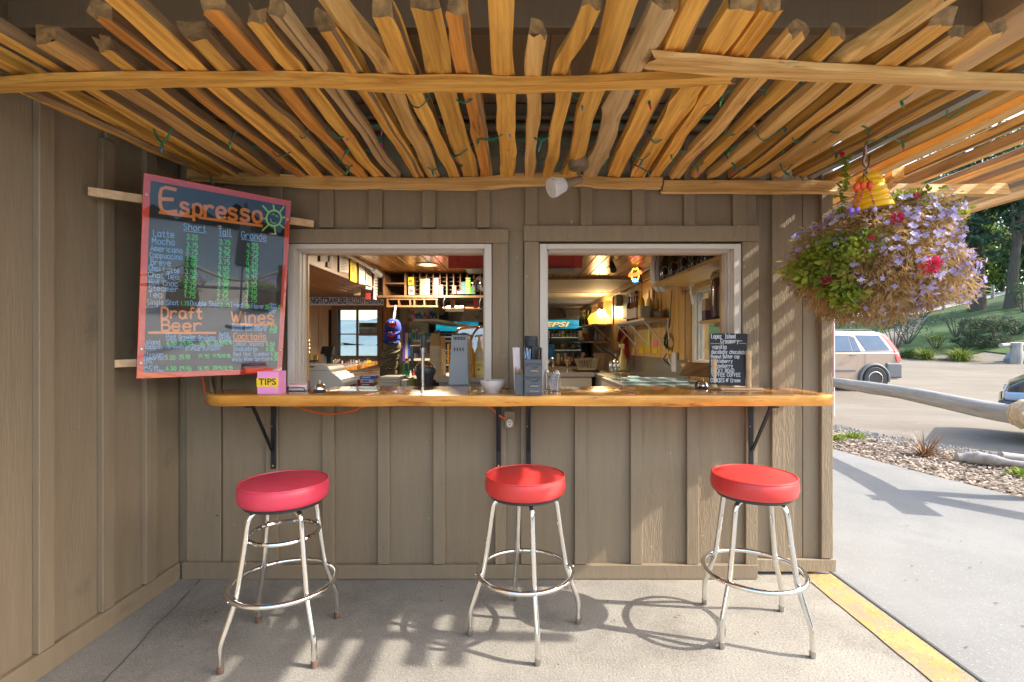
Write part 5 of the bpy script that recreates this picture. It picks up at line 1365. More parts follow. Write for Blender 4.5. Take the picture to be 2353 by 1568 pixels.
packets(977, 987, 641, 678, 9, hx('98949a'), 5.89, 'white packet in the tall stack in the cubby shelf', G_)
packets(997, 1008, 639, 678, 8, hx('a02a34'), 5.89, 'red packet in the taller red stack in the cubby shelf', G_, bandc=(.75, .7, .7))
packets(1009, 1018, 655, 678, 6, hx('c03a42'), 5.89, 'red packet in the shorter red stack in the cubby shelf', G_, bandc=(.75, .7, .7))
packets(1039, 1048, 657, 676, 4, hx('a07458'), 5.89, 'salmon packet in the cubby shelf', G_)
packets(1050, 1060, 669, 676, 2, hx('77749a'), 5.89, 'lilac packet lying low in the cubby shelf', G_)
packets(1060, 1070, 648, 676, 5, hx('3a7c88'), 5.89, 'teal packet in the cubby shelf', G_)
packets(1070, 1081, 638, 676, 7, hx('6fb02c'), 5.89, 'green packet in the tall stack in the cubby shelf', G_, bandc=(.8, .8, .3))
packets(1082, 1092, 659, 676, 4, hx('2e7d4a'), 5.89, 'dark green packet in the cubby shelf', G_)
# little rack below it
lr_ = thing('small_rack', 'dark wooden rack of five slots below the cubby shelf', 'rack', P(945, 694, 5.9))
b = MB(); bxs(b, 888, 1006, 686, 689, 5.9, .14); bxs(b, 888, 1006, 702, 706, 5.9, .14); b.build('case', M['cabinet'], lr_)
b = MB(); bxs(b, 888, 1006, 689, 702, 6.03, .01); b.build('back_panel', pl((.05, .03, .018), .8), lr_)
for px in (890, 916, 942, 952, 975, 1003): boxpx(px - 1.6, px + 1.6, 689, 702, 5.902, .12, 'divider', M['cabinet'], lr_)
# paper roll rail
rr_ = thing('paper_roll', 'white paper roll on a wooden rail hung below the cubby shelf', 'paper roll', P(1065, 708, 5.4))
a, c = P(1018, 710, 5.4), P(1108, 711, 5.4)
b = MB(); b.tube([a, c], .022, 12); b.build('rail', M['brownwood'], rr_, smooth=True)
a, c = P(1025, 710, 5.4), P(1066, 710, 5.4)
b = MB(); b.tube([a, c], .032, 14); b.build('roll', M['paper'], rr_, smooth=True)
for px, m_ in ((1022, M['black_iron']), (1105, M['black_iron'])):
    b = MB(); b.tube(smoothpts([P(px + 1, 686, 5.4), P(px - 2, 696, 5.39), P(px, 716, 5.39)], 4), .01, 8); b.build('bracket', m_, rr_, smooth=True)
for px, col in ((1040, hx('8a5a2a')), (1093, hx('a8322c'))): boxpx(px - 5, px + 5, 688, 708, 5.33, .03, 'clip', pl(col, .5), rr_)
# --- hats on a cord
hc = thing('hat_string', 'white cord tied to a nail on the plank wall holding caps', 'cord', P(905, 710, 5.4))
b = MB(); b.tube([P(908, 702, 5.5), P(905, 722, 5.45), P(903, 738, 5.42)], .004, 6); b.tube([P(910, 702, 5.5), P(908, 722, 5.45), P(905, 738, 5.42)], .004, 6); b.build('cord', pl((.6, .58, .54), .8), hc)
def cap(px, py, w_, h_, col, label, crab=False):
    Y = 5.35; c = P(px, py, Y); r = w_ / 2 / FPX * Y; h = h_ / FPX * Y
    t = thing('cap', label, 'cap', (c.x, Y, c.z - h / 2), 'caps hanging in a string')
    cm = mat('cap_cloth', col, .9, var=.15, scale=12)
    b = MB(); b.lathe([(r * 1.0, 0), (r * 1.02, h * .2), (r * .93, h * .6), (r * .68, h * .9), (r * .25, h * 1.05), (0, h * 1.06)], (c.x, Y, c.z - h / 2), 16, Matrix.Rotation(R(pr_.uniform(-14, 14)), 4, 'Y') @ Matrix.Scale(.6, 4, (0, 1, 0))); b.build('crown', cm, t, smooth=True)
    b = MB(); poly = [(r * 1.05 * math.cos(a), r * .75 * math.sin(a)) for a in lsp(3.3, 6.1, 10)]
    b.prism(poly, -.004, .004, Matrix.Translation((c.x, Y - .02, c.z - h * .47)) @ Matrix.Rotation(R(48), 4, 'X')); b.build('brim', cm, t)
    if crab:
        b = MB()
        for dx, dz, rr2 in ((-.0, 0, .026), (.03, .004, .018), (-.03, .004, .018), (.034, .03, .010)): b.lathe([(0, 0), (rr2, 0), (rr2, .004), (0, .006)], (c.x + .01 + dx, Y - r * .62, c.z - .004 + dz), 12, Matrix.Rotation(R(90), 4, 'X'))
        b.build('emblem', pl(hx('c8101c'), .6), t)
        b = MB()
        for dx in (-.018, .006): b.lathe([(0, 0), (.008, 0), (.008, .008), (0, .010)], (c.x + dx, Y - r * .62, c.z + .026), 8, Matrix.Rotation(R(90), 4, 'X'))
        b.build('eye', pl((.8, .8, .82), .5), t)
    else:
        b = MB(); rr2 = random.Random(int(py)); zz0 = c.z + .005
        pts = [(c.x - .03 + .011 * k, Y - r * .64, zz0 + rr2.uniform(-.010, .012) + k * .002) for k in range(8)]
        b.tube(pts, .0025, 5); b.build('script', pl((.42, .40, .36), .7), t)
BLUEC, OLV = hx('16308c'), hx('54523e')
cap(903, 747, 38, 26, BLUEC, 'blue cap with a red crab and white eyes, topmost of the hanging caps', True)
cap(901, 770, 38, 24, BLUEC, 'blue cap with a red crab, second of the hanging caps', True)
for k, (py, px, nm) in enumerate(((790, 902, 'third from the top'), (809, 898, 'fourth from the top'), (829, 894, 'fifth from the top'), (849, 893, 'sixth from the top'), (870, 896, 'lowest'))):
    cap(px, py, 40, 24, OLV, 'olive green cap, ' + nm + ' of the hanging caps')
# --- shelves of goods between wall and cooler
gs = thing('goods_shelf', 'white wire backed shelves crowded with small goods beyond the post', 'shelf', P(970, 800, 7.4))
shelves = [(952, 1004, 738, 746, 743, 752), (952, 1000, 786, 790, 790, 795), (940, 996, 829, 827, 834, 831), (940, 992, 870, 862, 876, 866)]
for (x0, x1, ya, yb, _, _) in shelves:
    A = P(x0, ya, 6.6); Bq = P(x1, yb, 8.6)
    Bq.x = A.x + .14 + (x1 - x0) / 900
    b = MB(); z = A.z
    b.add([(A.x - .02, 6.6, z), (A.x + .30, 6.6, z), (Bq.x + .35, 8.8, z), (Bq.x, 8.8, z), (A.x - .02, 6.6, z + .03), (A.x + .30, 6.6, z + .03), (Bq.x + .35, 8.8, z + .03), (Bq.x, 8.8, z + .03)], [(3, 2, 1, 0), (4, 5, 6, 7), (0, 1, 5, 4), (1, 2, 6, 5), (2, 3, 7, 6), (3, 0, 4, 7)])
    b.build('shelf', pl((.55, .53, .48), .5), gs)
boxpx(930, 938, 706, 880, 6.58, .05, 'upright', pl((.22, .14, .07), .5), gs)
cols = {'green': hx('2f8a3c'), 'teal': hx('2a93a0'), 'blue': hx('2456b0'), 'pink': hx('c85a80'), 'yellow': hx('cdb022'), 'white': hx('c9c9c4'), 'purple': hx('5a3f9a'), 'red': hx('b83030')}
gr = random.Random(31)
rowspec = [('top shelf of goods', 936, 1004, 708, 739, ('green', 'pink', 'yellow', 'teal', 'green', 'blue')), ('second shelf of goods', 936, 1004, 752, 787, ('teal', 'blue', 'teal', 'white', 'pink')),
           ('third shelf of goods', 936, 1000, 800, 829, ('blue', 'teal', 'pink', 'white', 'purple')), ('bottom shelf of goods', 940, 995, 842, 871, ('red', 'green', 'white', 'teal', 'purple'))]
for lab, x0, x1, y0, y1, cs in rowspec:
    x = x0
    while x < x1:
        cn = gr.choice(cs); w_ = gr.uniform(4.5, 9); h_ = gr.uniform(.55, 1.0) * (y1 - y0); Y = 6.62 + (x - x0) * .012
        nm, cat = gr.choice((('packet', 'packet'), ('bottle', 'bottle')))
        t = thing(nm, cn + ' ' + cat + ' on the ' + lab, cat, P(x + w_ / 2, y1, Y), 'small goods on the shelves')
        if nm == 'packet':
            boxpx(x, x + w_ - .6, y1 - h_, y1, Y, .05, 'body', pl(cols[cn], .4), t); 
            b = MB(); bxs(b, x + 1, x + w_ - 1.6, y1 - h_ * .6, y1 - h_ * .3, Y - .0012, .001); b.build('print', pl((.6, .58, .55), .5), t)
        else:
            c = P(x + w_ / 2, y1, Y + .03); r = w_ * .42 / FPX * Y; h = h_ / FPX * Y
            b = MB(); b.lathe([(0, 0), (r, 0), (r, h * .6), (r * .45, h * .75), (r * .4, h * .82), (0, h * .82)], c, 10); b.build('body', pl(cols[cn], .3), t, smooth=True)
            b = MB(); b.lathe([(r * .5, h * .825), (r * .5, h), (0, h)], c, 10); b.build('cap', pl((.65, .65, .62), .4), t, smooth=True)
        x += w_ + gr.uniform(.2, 2)
for k, px in enumerate((928, 934, 940)):
    b = MB(); bxs(b, px - 3, px + 3, 745 + k * 20, 830 - k * 6, 6.54, .03)
    tag(b.build('hanging_packet', pl((cols['purple'], (.42, .40, .38), cols['blue'])[k], .4)), ('purple', 'grey', 'blue')[k] + ' bag hanging on the end of the goods shelves', 'packet')
gp2 = thing('seed_packet', 'green blister packet with a black item standing by the post', 'packet', P(932, 860, 4.2))
boxpx(925, 940, 836, 876, 4.2, .012, 'card', pl(hx('2c8f48'), .35), gp2); boxpx(931, 936, 834, 854, 4.19, .01, 'tool', pl((.03, .03, .035), .4), gp2); boxpx(926, 939, 862, 867, 4.1985, .001, 'print', pl((.7, .7, .65), .5), gp2)
# --- coolers at the back
def cooler(px0, px1, pyt, Y, label, word=None, yb=1200):
    t = thing('drinks_cooler', label, 'cooler', P((px0 + px1) / 2, 800, Y), 'glass door drinks coolers at the back')
    zt = P(0, pyt, Y).z; x0 = P(px0, 0, Y).x; x1 = P(px1, 0, Y).x; zh = zt - .20
    bk = pl((.015, .016, .018), .35)
    b = MB(); b.box(x0, x0 + .05, Y, Y + .7, .02, zt); b.box(x1 - .12, x1, Y, Y + .7, .02, zt); b.box(x0 + .05, x1 - .12, Y + .66, Y + .7, .02, zt); b.box(x0 + .05, x1 - .12, Y, Y + .66, zh - .04, zt); b.box(x0 + .05, x1 - .12, Y, Y + .66, .02, .35); b.build('cabinet', bk, t, bevel=.004)
    hm_ = mat('cooler_header', hx('0a6fc0'), .25, var=.5, scale=5, stretch=(.7, 1, 3), col2=hx('1fc0c8'), emit=0)
    nt2 = hm_.node_tree; bs = nt2.nodes['Principled BSDF']
    src = [l.from_socket for l in nt2.links if l.to_socket == bs.inputs['Base Color']][0]
    nt2.links.new(src, bs.inputs['Emission Color']); bs.inputs['Emission Strength'].default_value = .22
    b = MB(); b.box(x0 + .01, x1 - .09, Y - .03, Y - .001, zh, zt - .01); b.build('header_panel', hm_, t, bevel=.004)
    if word:
        b = MB(); font_on(b, word, (x0 + .31 - .012, Y - .036, zh + .032), *FR, .724, .124, .002, .055, .25); b.build('lettering', pl((.02, .03, .06), .4), t)
        b = MB(); font_on(b, word, (x0 + .31, Y - .0405, zh + .040), *FR, .70, .108, .002, .03, .25); b.build('lettering', mat('gold', hx('e8cf8c'), .35, emit=.25), t)
    xm = x0 + (x1 - x0) * .42
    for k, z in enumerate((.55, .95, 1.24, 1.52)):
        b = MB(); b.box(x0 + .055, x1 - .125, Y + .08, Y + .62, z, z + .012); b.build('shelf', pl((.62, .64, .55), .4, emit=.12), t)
    b = MB(); b.box(xm - .02, xm + .02, Y - .02, Y - .001, .36, zh - .045); b.box(x1 - .16, x1 - .125, Y - .02, Y - .001, .36, zh - .045); b.box(x0 + .05, x0 + .09, Y - .02, Y - .001, .36, zh - .045); b.build('door_frame', bk, t)
    for (a, c_) in ((x0 + .0905, xm - .0205), (xm + .0205, x1 - .1605)):
        b = MB(); b.box(a, c_, Y - .012, Y - .008, .36, zh - .045); b.build('door', M['glass'], t)
    b = MB(); b.tube([(xm - .05, Y - .04, 1.0), (xm - .05, Y - .04, 1.62)], .014, 8); b.build('handle', M['chrome'], t, smooth=True)
    return x0, x1, xm
X0, X1, XM = cooler(1202, 1352, 734.5, 10.6, 'drinks cooler with a lit blue header and gold lettering, seen through the right window', 'PEPSI')
cl = random.Random(51)
cc = {'green': hx('3f7a2c'), 'lime': hx('a8c828'), 'dark': (.02, .03, .025), 'amber': hx('7a4012'), 'clear': (.4, .42, .42), 'yellow': hx('d8c22a'), 'orange': hx('c8641c')}
for z, kinds, lab in ((1.532, ('yellow', 'clear', 'amber', 'lime'), 'top'), (1.252, ('dark', 'dark', 'green'), 'middle'), (.962, ('dark', 'lime', 'orange', 'clear'), 'lower')):
    x = X0 + .12
    while x < X1 - .2:
        cn = cl.choice(kinds)
        if lab == 'middle':
            w_ = .2; t = thing('drinks_carton', cn + ' carton of bottles on the middle shelf of the cooler', 'carton', (x, 10.72, z), 'drinks in the cooler')
            b = MB(); b.box(x, x + w_, 10.70, 10.9, z, z + .16); b.build('box', pl(cc[cn], .4), t)
            b = MB(); b.lathe([(0, 0), (.045, 0), (.045, .002), (0, .002)], (x + .1, 10.6995, z + .08), 16, Matrix.Rotation(R(90), 4, 'X')); b.build('emblem', pl(hx('6a9a6a'), .5), t)
            x += w_ + .02
        else:
            h = .2; t = thing('bottle', cn + ' drink bottle on the ' + lab + ' shelf of the cooler', 'bottle', (x + .03, 10.74, z), 'drinks in the cooler')
            b = MB(); b.lathe([(0, 0), (.03, 0), (.03, h * .5), (.012, h * .75), (.012, h), (0, h)], (x + .03, 10.74, z), 10); b.build('body', pl(cc[cn], .15), t, smooth=True)
            b = MB(); b.lathe([(.0305, h * .15), (.0307, h * .42)], (x + .03, 10.74, z), 10); b.build('print', pl((.6, .58, .45), .5), t)
            x += .07 + cl.uniform(0, .02)
cooler(1001, 1110, 738, 9.6, 'drinks cooler with a blue header behind the paper cups', None)
cs = thing('cooler_bag', 'dark bag lying on top of the cooler with the plain blue header', 'bag', P(1030, 730, 9.8))
b = MB(); c = P(1030, 737, 9.8); b.lathe([(0, 0), (.26, 0), (.27, .05), (.22, .10), (0, .12)], c, 14, Matrix.Scale(.7, 4, (0, 1, 0))); b.build('body', pl((.03, .035, .06), .7), cs, smooth=True)
b = MB(); b.tube(smoothpts([c + Vector((-.1, 0, .1)), c + Vector((0, 0, .18)), c + Vector((.1, 0, .1))], 5), .012, 6); b.build('handle', pl((.03, .035, .06), .7), cs, smooth=True)
# cloth covered thing and wire shelf above the machine
b = MB(); r2 = random.Random(3)
n_ = 14
for i in range(n_):
    for j in range(6):
        p = P(1028 + i * 9, 700 + j * 8, 7.6); b.v.append((p.x + r2.uniform(-.01, .01), p.y + .1 * math.sin(i * .9 + j * .4) + r2.uniform(-.03, .03), p.z + r2.uniform(-.01, .01)))
for i in range(n_ - 1):
    for j in range(5): b.f.append((i * 6 + j, i * 6 + j + 1, i * 6 + j + 7, i * 6 + j + 6)); b.m.append(0)
cv = b.build('cloth', pl((.36, .33, .30), .9), smooth=True); sm_ = cv.modifiers.new('thickness', 'SOLIDIFY'); sm_.thickness = .01
tag(cv, 'pale draped cloth cover hanging behind the paper roll', 'cloth')
# --- espresso machine with rounded white mirror back, bottles, grinder
em = thing('espresso_machine', 'chrome espresso machine with a rounded mirror panel behind the pump bottles', 'coffee machine', P(1085, 810, 4.6))
Y = 4.6
poly = [((px - CX) / FPX * Y, CAMZ - (py - CY) / FPX * Y) for px, py in ((1049, 764), (1054, 757), (1068, 754), (1095, 752), (1180, 752), (1180, 846), (1120, 846), (1092, 845), (1078, 830), (1062, 812))]
b = MB(); b.prism(list(reversed(poly)), -Y, -(Y + .3), Tf); b.build('mirror_panel', mat('mirror_white', (.72, .74, .80), .12, .85), em, bevel=.006)
pts = [Vector((x, Y - .006, z)) for x, z in poly[:5]]
b = MB(); b.tube(smoothpts(pts, 4), .012, 8); b.build('gold_trim', pl(hx('c88a2c'), .25, .8), em, smooth=True)
b = MB(); c = P(1115, 795, Y - .02); b.tube([c + Vector((.14 * math.cos(a), 0, .19 * math.sin(a))) for a in lsp(0, 6.0, 30)], .008, 8, closed=True); b.build('gold_ring', pl(hx('8a5a20'), .3, .8), em, smooth=True)
for k, (px0, px1, y0, y1) in enumerate(((1027, 1034, 790, 836), (1035, 1042, 788, 838), (1043, 1049, 792, 834), (1030, 1042, 838, 870))):
    b = MB(); c = P((px0 + px1) / 2, y1, 4.55); r = (px1 - px0) / 2 / FPX * 4.55; b.lathe([(0, 0), (r, 0), (r * .8, (y1 - y0) / FPX * 4.55), (0, (y1 - y0) / FPX * 4.55)], c, 12); b.build('group_head', pl(hx('c89a4a'), .2, .9), em, smooth=True)
cnt = thing('back_counter', 'pale topped counter under the espresso machine', 'counter', P(1080, 880, 4.2))
b = MB(); a = P(1002, 868, 4.0); c = P(1300, 868, 4.0); b.box(a.x, .12, 4.0, 5.0, a.z - .04, a.z); b.build('worktop', pl((.42, .39, .35), .4), cnt, bevel=.004)
b = MB(); b.box(a.x + .02, .10, 4.03, 4.98, 0, a.z - .041); b.build('cabinet', pl((.30, .29, .29), .5), cnt)
for k, (px, lab) in enumerate(((1081, 'amber pump bottle of honey beside the grey dispenser'), (1101, 'pale yellow pump bottle of honey beside the window jamb'))):
    t = thing('pump_bottle', lab, 'bottle', P(px, 871, 4.02), 'pump bottles of honey')
    c = P(px, 869, 4.03); r = .037; s_ = 1 / FPX * 4.03
    b = MB(); b.lathe([(0, 0), (r, 0), (r, 56 * s_), (r * .75, 66 * s_), (r * .42, 72 * s_), (r * .42, 76 * s_), (0, 76 * s_)], c, 20); b.build('body', pl((hx('c98a2c'), hx('c8b88c'))[k], .3), t, smooth=True)
    b = MB(); b.lathe([(r + .0008, 8 * s_), (r + .0008, 40 * s_)], c, 20); b.build('label_band', pl((hx('d8952a'), hx('e6d07a'))[k], .5), t, smooth=True)
    b = MB(); font_on(b, 'HONEY', c + Vector((-.024, -r - .0016, 29 * s_)), *FR, .048, .011, .0004, .01); b.lathe([(0, 0), (.009, 0), (.009, .001), (0, .001)], c + Vector((0, -r - .001, 20 * s_)), 10, Matrix.Rotation(R(90), 4, 'X')); b.build('lettering', pl((.12, .08, .04), .5), t)
    b = MB(); b.lathe([(r * .45, 76 * s_), (r * .38, 84 * s_), (.008, 88 * s_), (.008, 96 * s_), (0, 96 * s_)], c, 14); b.tube([c + Vector((-.030, 0, 97 * s_)), c + Vector((.030, 0, 98 * s_))], .009, 8); b.tube([c + Vector((-.030, 0, 97 * s_)), c + Vector((-.034, -.004, 93 * s_))], .006, 8); b.build('pump', pl((hx('c98a5a'), hx('c9b090'))[k], .4), t, smooth=True)
# grey tapered dispenser
gd = thing('dispenser', 'grey tapered appliance with vent slots standing inside the left window', 'appliance', P(1052, 892, 3.15))
Y = 3.12; gx = lambda px: (px - CX) / FPX * Y; gz = lambda py: CAMZ - (py - CY) / FPX * Y
b = MB(); ztop = gz(770); zb = CT + .001
def taper(x0, x1, X0_, X1_, d0, d1, z0, z1):
    b.add([(x0, Y, z0), (x1, Y, z0), (x1, Y + d0, z0), (x0, Y + d0, z0), (X0_, Y + .012, z1), (X1_, Y + .012, z1), (X1_, Y + d1, z1), (X0_, Y + d1, z1)], [(3, 2, 1, 0), (4, 5, 6, 7), (0, 1, 5, 4), (1, 2, 6, 5), (2, 3, 7, 6), (3, 0, 4, 7)])
sg_ = mat('silver_grey', (.30, .315, .34), .4, .1, var=.05)
taper(gx(1030), gx(1077), gx(1037), gx(1073), .17, .14, zb, ztop); b.build('body', sg_, gd, bevel=.004)
b = MB(); b.box(gx(1036.5), gx(1073.5), Y + .011, Y + .15, ztop + .0005, gz(766)); b.box(gx(1040), gx(1046), Y + .02, Y + .1, gz(766), gz(764.5)); b.box(gx(1060), gx(1068), Y + .02, Y + .1, gz(766), gz(764.5)); b.build('cap', M['black_plastic'], gd, bevel=.002)
b = MB()
for k in range(8): b.box(gx(1042 + k * 3.5), gx(1043.7 + k * 3.5), Y + .0065, Y + .012, gz(781.5), gz(774))
for k in range(4): b.box(gx(1043 + k * 6.6), gx(1045 + k * 6.6), Y + .003, Y + .009, gz(807), gz(799))
b.build('vent_slot', pl((.02, .02, .022), .6), gd)
# juicer press
jp = thing('juicer', 'chrome lever juicer with a black bowl standing inside the left window', 'juicer', P(975, 890, 3.15))
Y = 3.15; jx = lambda px: (px - CX) / FPX * Y; jz = lambda py: CAMZ - (py - CY) / FPX * Y
c = Vector((jx(977), Y, 0))
b = MB(); b.lathe([(0, jz(889)), (.045, jz(888)), (.052, jz(884)), (.055, jz(866)), (.060, jz(862)), (.068, jz(858)), (.068, jz(846)), (.064, jz(844)), (0, jz(844))], c, 24); b.build('bowl', M['black_plastic'], jp, smooth=True)
b = MB(); b.lathe([(.062, jz(843.5)), (.052, jz(838)), (.030, jz(832)), (.018, jz(829)), (0, jz(829))], c, 24); b.build('cone', M['chrome'], jp, smooth=True)
pc = Vector((jx(977), Y - .075, 0))
b = MB(); b.tube([pc + Vector((0, 0, CT)), pc + Vector((0, 0, jz(806)))], .011, 12); b.tube([pc + Vector((0, 0, jz(806))), pc + Vector((.002, 0, jz(780)))], .016, 12); b.build('column', M['chrome'], jp, smooth=True)
b = MB(); h0 = pc + Vector((.003, 0, jz(778))); b.tube([h0 + Vector((0, 0, -.06)), h0, h0 + Vector((.001, 0, .018)), h0 + Vector((0, 0, .026))], [.018, .020, .018, .008], 14); b.build('head', M['black_plastic'], jp, smooth=True)
b = MB(); l0 = pc + Vector((0, 0, jz(793))); l1_ = Vector((jx(948), Y - .06, jz(794.5))); b.tube([l0, l1_], .008, 10); b.build('lever', M['chrome'], jp, smooth=True)
b = MB(); b.tube(smoothpts([Vector((jx(952), Y - .06, jz(796))), Vector((jx(951), Y - .06, jz(808))), Vector((jx(952), Y - .06, jz(840)))], 3), [.006, .007, .009, .0105, .012, .010, .004], 10); b.build('grip', M['black_plastic'], jp, smooth=True)
# paper cups: tall stacks
def cupstack(px, py0, py1, Y, n, rpx, label, grp):
    r = rpx / FPX * Y; z0 = P(0, py1, Y).z; z1 = P(0, py0, Y).z; x = P(px, 0, Y).x
    for k in range(n):
        z = z0 + (z1 - z0) * k / n; dz = (z1 - z0) / n; last = k == n - 1
        b = MB(); b.lathe([(r * .98, z), (r * 1.03, z + .002), (r * 1.03, z + .006), (r * .985, z + .007), (r * .93, z + dz), (0, z + dz)] if not last else [(r * 1.02, z), (r * 1.02, z + .006), (r * .96, z + .008), (r * .72, z + .10), (r * .70, z + .102), (0, z + .10)], (x, Y, 0), 16)
        tag(b.build('paper_cup', M['cupm'] if not last else M['cupt'], smooth=True, angle=30), ('topmost tan paper cup of ' if last else 'cream paper cup in ') + label, 'cup', grp)
M['cupm'] = mat('cup_paper', hx('cbb791'), .7, var=.04); M['cupt'] = mat('cup_tan', hx('a5824f'), .7, var=.08)
cupstack(1001, 792, 872, 4.02, 26, 13.5, 'the nearer tall cup stack', 'stacked paper cups')
cupstack(1016, 798, 870, 4.25, 22, 9, 'the farther tall cup stack', 'stacked paper cups')
# --- left corner: register, monitor, tin, straws, desk, rack, boxes
cr2 = thing('cash_register', 'cream cash register with sloping side inside the left window', 'cash register', P(745, 880, 3.3))
Y = 3.28; rx_ = lambda px: (px - CX) / FPX * Y; rz_ = lambda py: CAMZ - (py - CY) / FPX * Y
prof = [(690, 890), (788, 890), (788, 880), (783, 872), (770, 862), (760, 856), (757, 850), (752, 843), (744, 840), (690, 840)]
crm = mat('cream_plastic', (.47, .45, .40), .4, var=.04)
b = MB(); b.prism([(rx_(a), rz_(c_)) for a, c_ in reversed(prof)], -Y, -(Y + .3), Tf); b.build('body', crm, cr2, bevel=.006)
boxpx(692, 752, 851, 852.2, Y - .0015, .002, 'groove', pl((.2, .19, .17), .6), cr2); boxpx(700, 722, 841.5, 845, Y - .002, .003, 'display', pl((.12, .11, .08), .3), cr2)
boxpx(735, 746, 836.5, 840, Y + .05, .02, 'receipt', pl((.6, .6, .68), .8), cr2)
b = MB(); b.add([tuple(P(757, 839, 3.5)), tuple(P(768, 845, 3.5)), tuple(P(764, 858, 3.45)), tuple(P(753, 850, 3.45))], [(3, 2, 1, 0)]); o_p = b.build('leaflet', pl((.50, .52, .56), .7)); o_p.modifiers.new('t', 'SOLIDIFY').thickness = .003
tag(o_p, 'grey printed leaflet tucked behind the cash register', 'leaflet')
b = MB(); bxs(b, 756, 767, 850, 872, 3.55, .02); tag(b.build('green_card', pl(hx('1f8a2a'), .5)), 'bright green card behind the cash register', 'card')
mo = thing('monitor', 'small black monitor tilted back behind the cash register', 'monitor', P(752, 830, 4.2))
b = MB(); Y = 4.2; a = [P(736, 813, Y), P(762, 814, Y), P(766, 796, Y + .1), P(740, 796, Y + .1)]
b.add([tuple(p) for p in a] + [tuple(p + Vector((0, .04, -.01))) for p in a], [(0, 1, 2, 3), (7, 6, 5, 4), (0, 4, 5, 1), (1, 5, 6, 2), (2, 6, 7, 3), (3, 7, 4, 0)]); b.build('screen', pl((.012, .012, .014), .35), mo)
boxpx(745, 760, 816, 840, 4.26, .05, 'stand', pl((.02, .02, .024), .4), mo); boxpx(741, 745.5, 814, 838, 4.2, .05, 'side_strip', pl((.45, .46, .48), .4), mo); boxpx(745, 764, 814.5, 818, 4.18, .08, 'shelf', pl((.02, .02, .022), .4), mo)
tn = thing('tin', 'round gold lidded tin standing by the left window jamb', 'tin', P(715, 845, 4.0))
c = P(714, 843, 4.0); s_ = 1 / FPX * 4.0
b = MB(); b.lathe([(0, 0), (.062, 0), (.062, 10 * s_), (.066, 10.5 * s_), (0, 10.5 * s_)], c, 24); b.build('base', pl((.5, .5, .5), .2, .8), tn, smooth=True)
b = MB(); b.lathe([(.064, 11 * s_), (.064, 16 * s_), (0, 16 * s_)], c, 24); b.build('band', pl((.10, .06, .04), .4), tn, smooth=True)
b = MB(); b.lathe([(.066, 16.5 * s_), (.066, 27 * s_), (.060, 28 * s_), (0, 28 * s_)], c, 24); b.build('lid', pl(hx('c8a868'), .25, .7), tn, smooth=True)
for k in range(6):
    b = MB(); c = P(708.5, 775 + k * 9, 5.6); b.lathe([(0, 0), (.022, 0), (.024, .012), (.018, .02), (0, .022)], c, 12, Matrix.Rotation(R(90), 4, 'X'))
    tag(b.build('knob', M['chrome_dull'], smooth=True), 'round dark metal knob in the column by the left window jamb', 'knob', 'metal knobs on the plank wall')
b = MB(); bxs(b, 704.5, 712, 760, 781, 4.4, .004); tag(b.build('pink_note', pl(hx('d8a0a0'), .7)), 'pink note at the left edge of the left window', 'note')
b = MB(); bxs(b, 705, 714, 868, 892, 3.2, .004); tag(b.build('price_card', pl(hx('c8a0b4'), .7)), 'pale pink card standing behind the pen', 'card')
sc2 = thing('straw_cup', 'grey cup full of white straws on the wooden desk', 'cup', P(767, 845, 4.8))
c = P(768, 852, 4.8); b = MB(); b.lathe([(0, 0), (.032, 0), (.036, .06), (0, .06)], c, 14); b.build('cup', pl((.15, .17, .2), .5), sc2, smooth=True)
for k in range(16):
    a = k * .39; b = MB(); b.tube([c + Vector((0, 0, .05)), c + Vector((.055 * math.cos(a), .03 * math.sin(a), .105 + .01 * math.sin(k * 2)))], .004, 6); b.build('straw', pl((.66, .65, .64), .6), sc2)
dk = thing('desk', 'wooden desk with a thick slanted worktop behind the register', 'desk', P(810, 860, 4.8))
b = MB(); za = CAMZ - (836 - CY) / FPX * 6.2
b.add([tuple(P(757, 866, 4.3)), tuple(P(868, 838, 6.2)), tuple(P(868, 830, 6.2)), tuple(P(757, 852, 4.3)), tuple(P(700, 852, 5.6)), tuple(P(800, 832, 6.6)), tuple(P(800, 838, 6.6)), tuple(P(700, 862, 5.6))],
      [(0, 1, 2, 3), (3, 2, 5, 4), (0, 7, 6, 1), (1, 6, 5, 2), (0, 3, 4, 7), (4, 5, 6, 7)]); b.build('worktop', M['counter'], dk)
boxpx(757, 772, 864, 900, 4.5, .5, 'leg', M['casing'], dk)
mr_ = random.Random(14)
for k in range(11):
    px = 786 + k * 6.5; Y = 5.6 + k * .05; w_ = mr_.uniform(3, 6); h_ = mr_.uniform(3, 8); yb = 836 - k * .5
    cn, cv_ = mr_.choice((('black', (.02, .02, .022)), ('white', (.6, .6, .6)), ('grey', (.25, .25, .26)), ('brown', (.2, .1, .05))))
    b = MB(); c = P(px, yb, Y); b.lathe([(0, 0), (w_ / 2 / FPX * Y, 0), (w_ / 2 / FPX * Y, h_ / FPX * Y), (0, h_ / FPX * Y)], c, 10)
    tag(b.build('desk_item', pl(cv_, .4), smooth=True), 'small ' + cn + ' container at the back of the wooden desk', 'container', 'small containers on the desk')
b = MB(); bxs(b, 842, 850, 829, 835, 5.9, .05); tag(b.build('tape_measure', pl(hx('c8b414'), .4)), 'yellow tape measure on the wooden desk', 'tool')
wr = thing('wire_rack', 'chrome wire shelf rack standing behind the counter', 'rack', P(820, 870, 3.6))
Y = 3.55
for (px, yt, yb) in ((776, 858, 895), (816, 862, 895), (871, 852, 895)):
    b = MB(); b.tube([P(px, yt, Y), P(px, yb, Y)], .004, 6); b.build('leg', M['chrome'], wr)
b = MB()
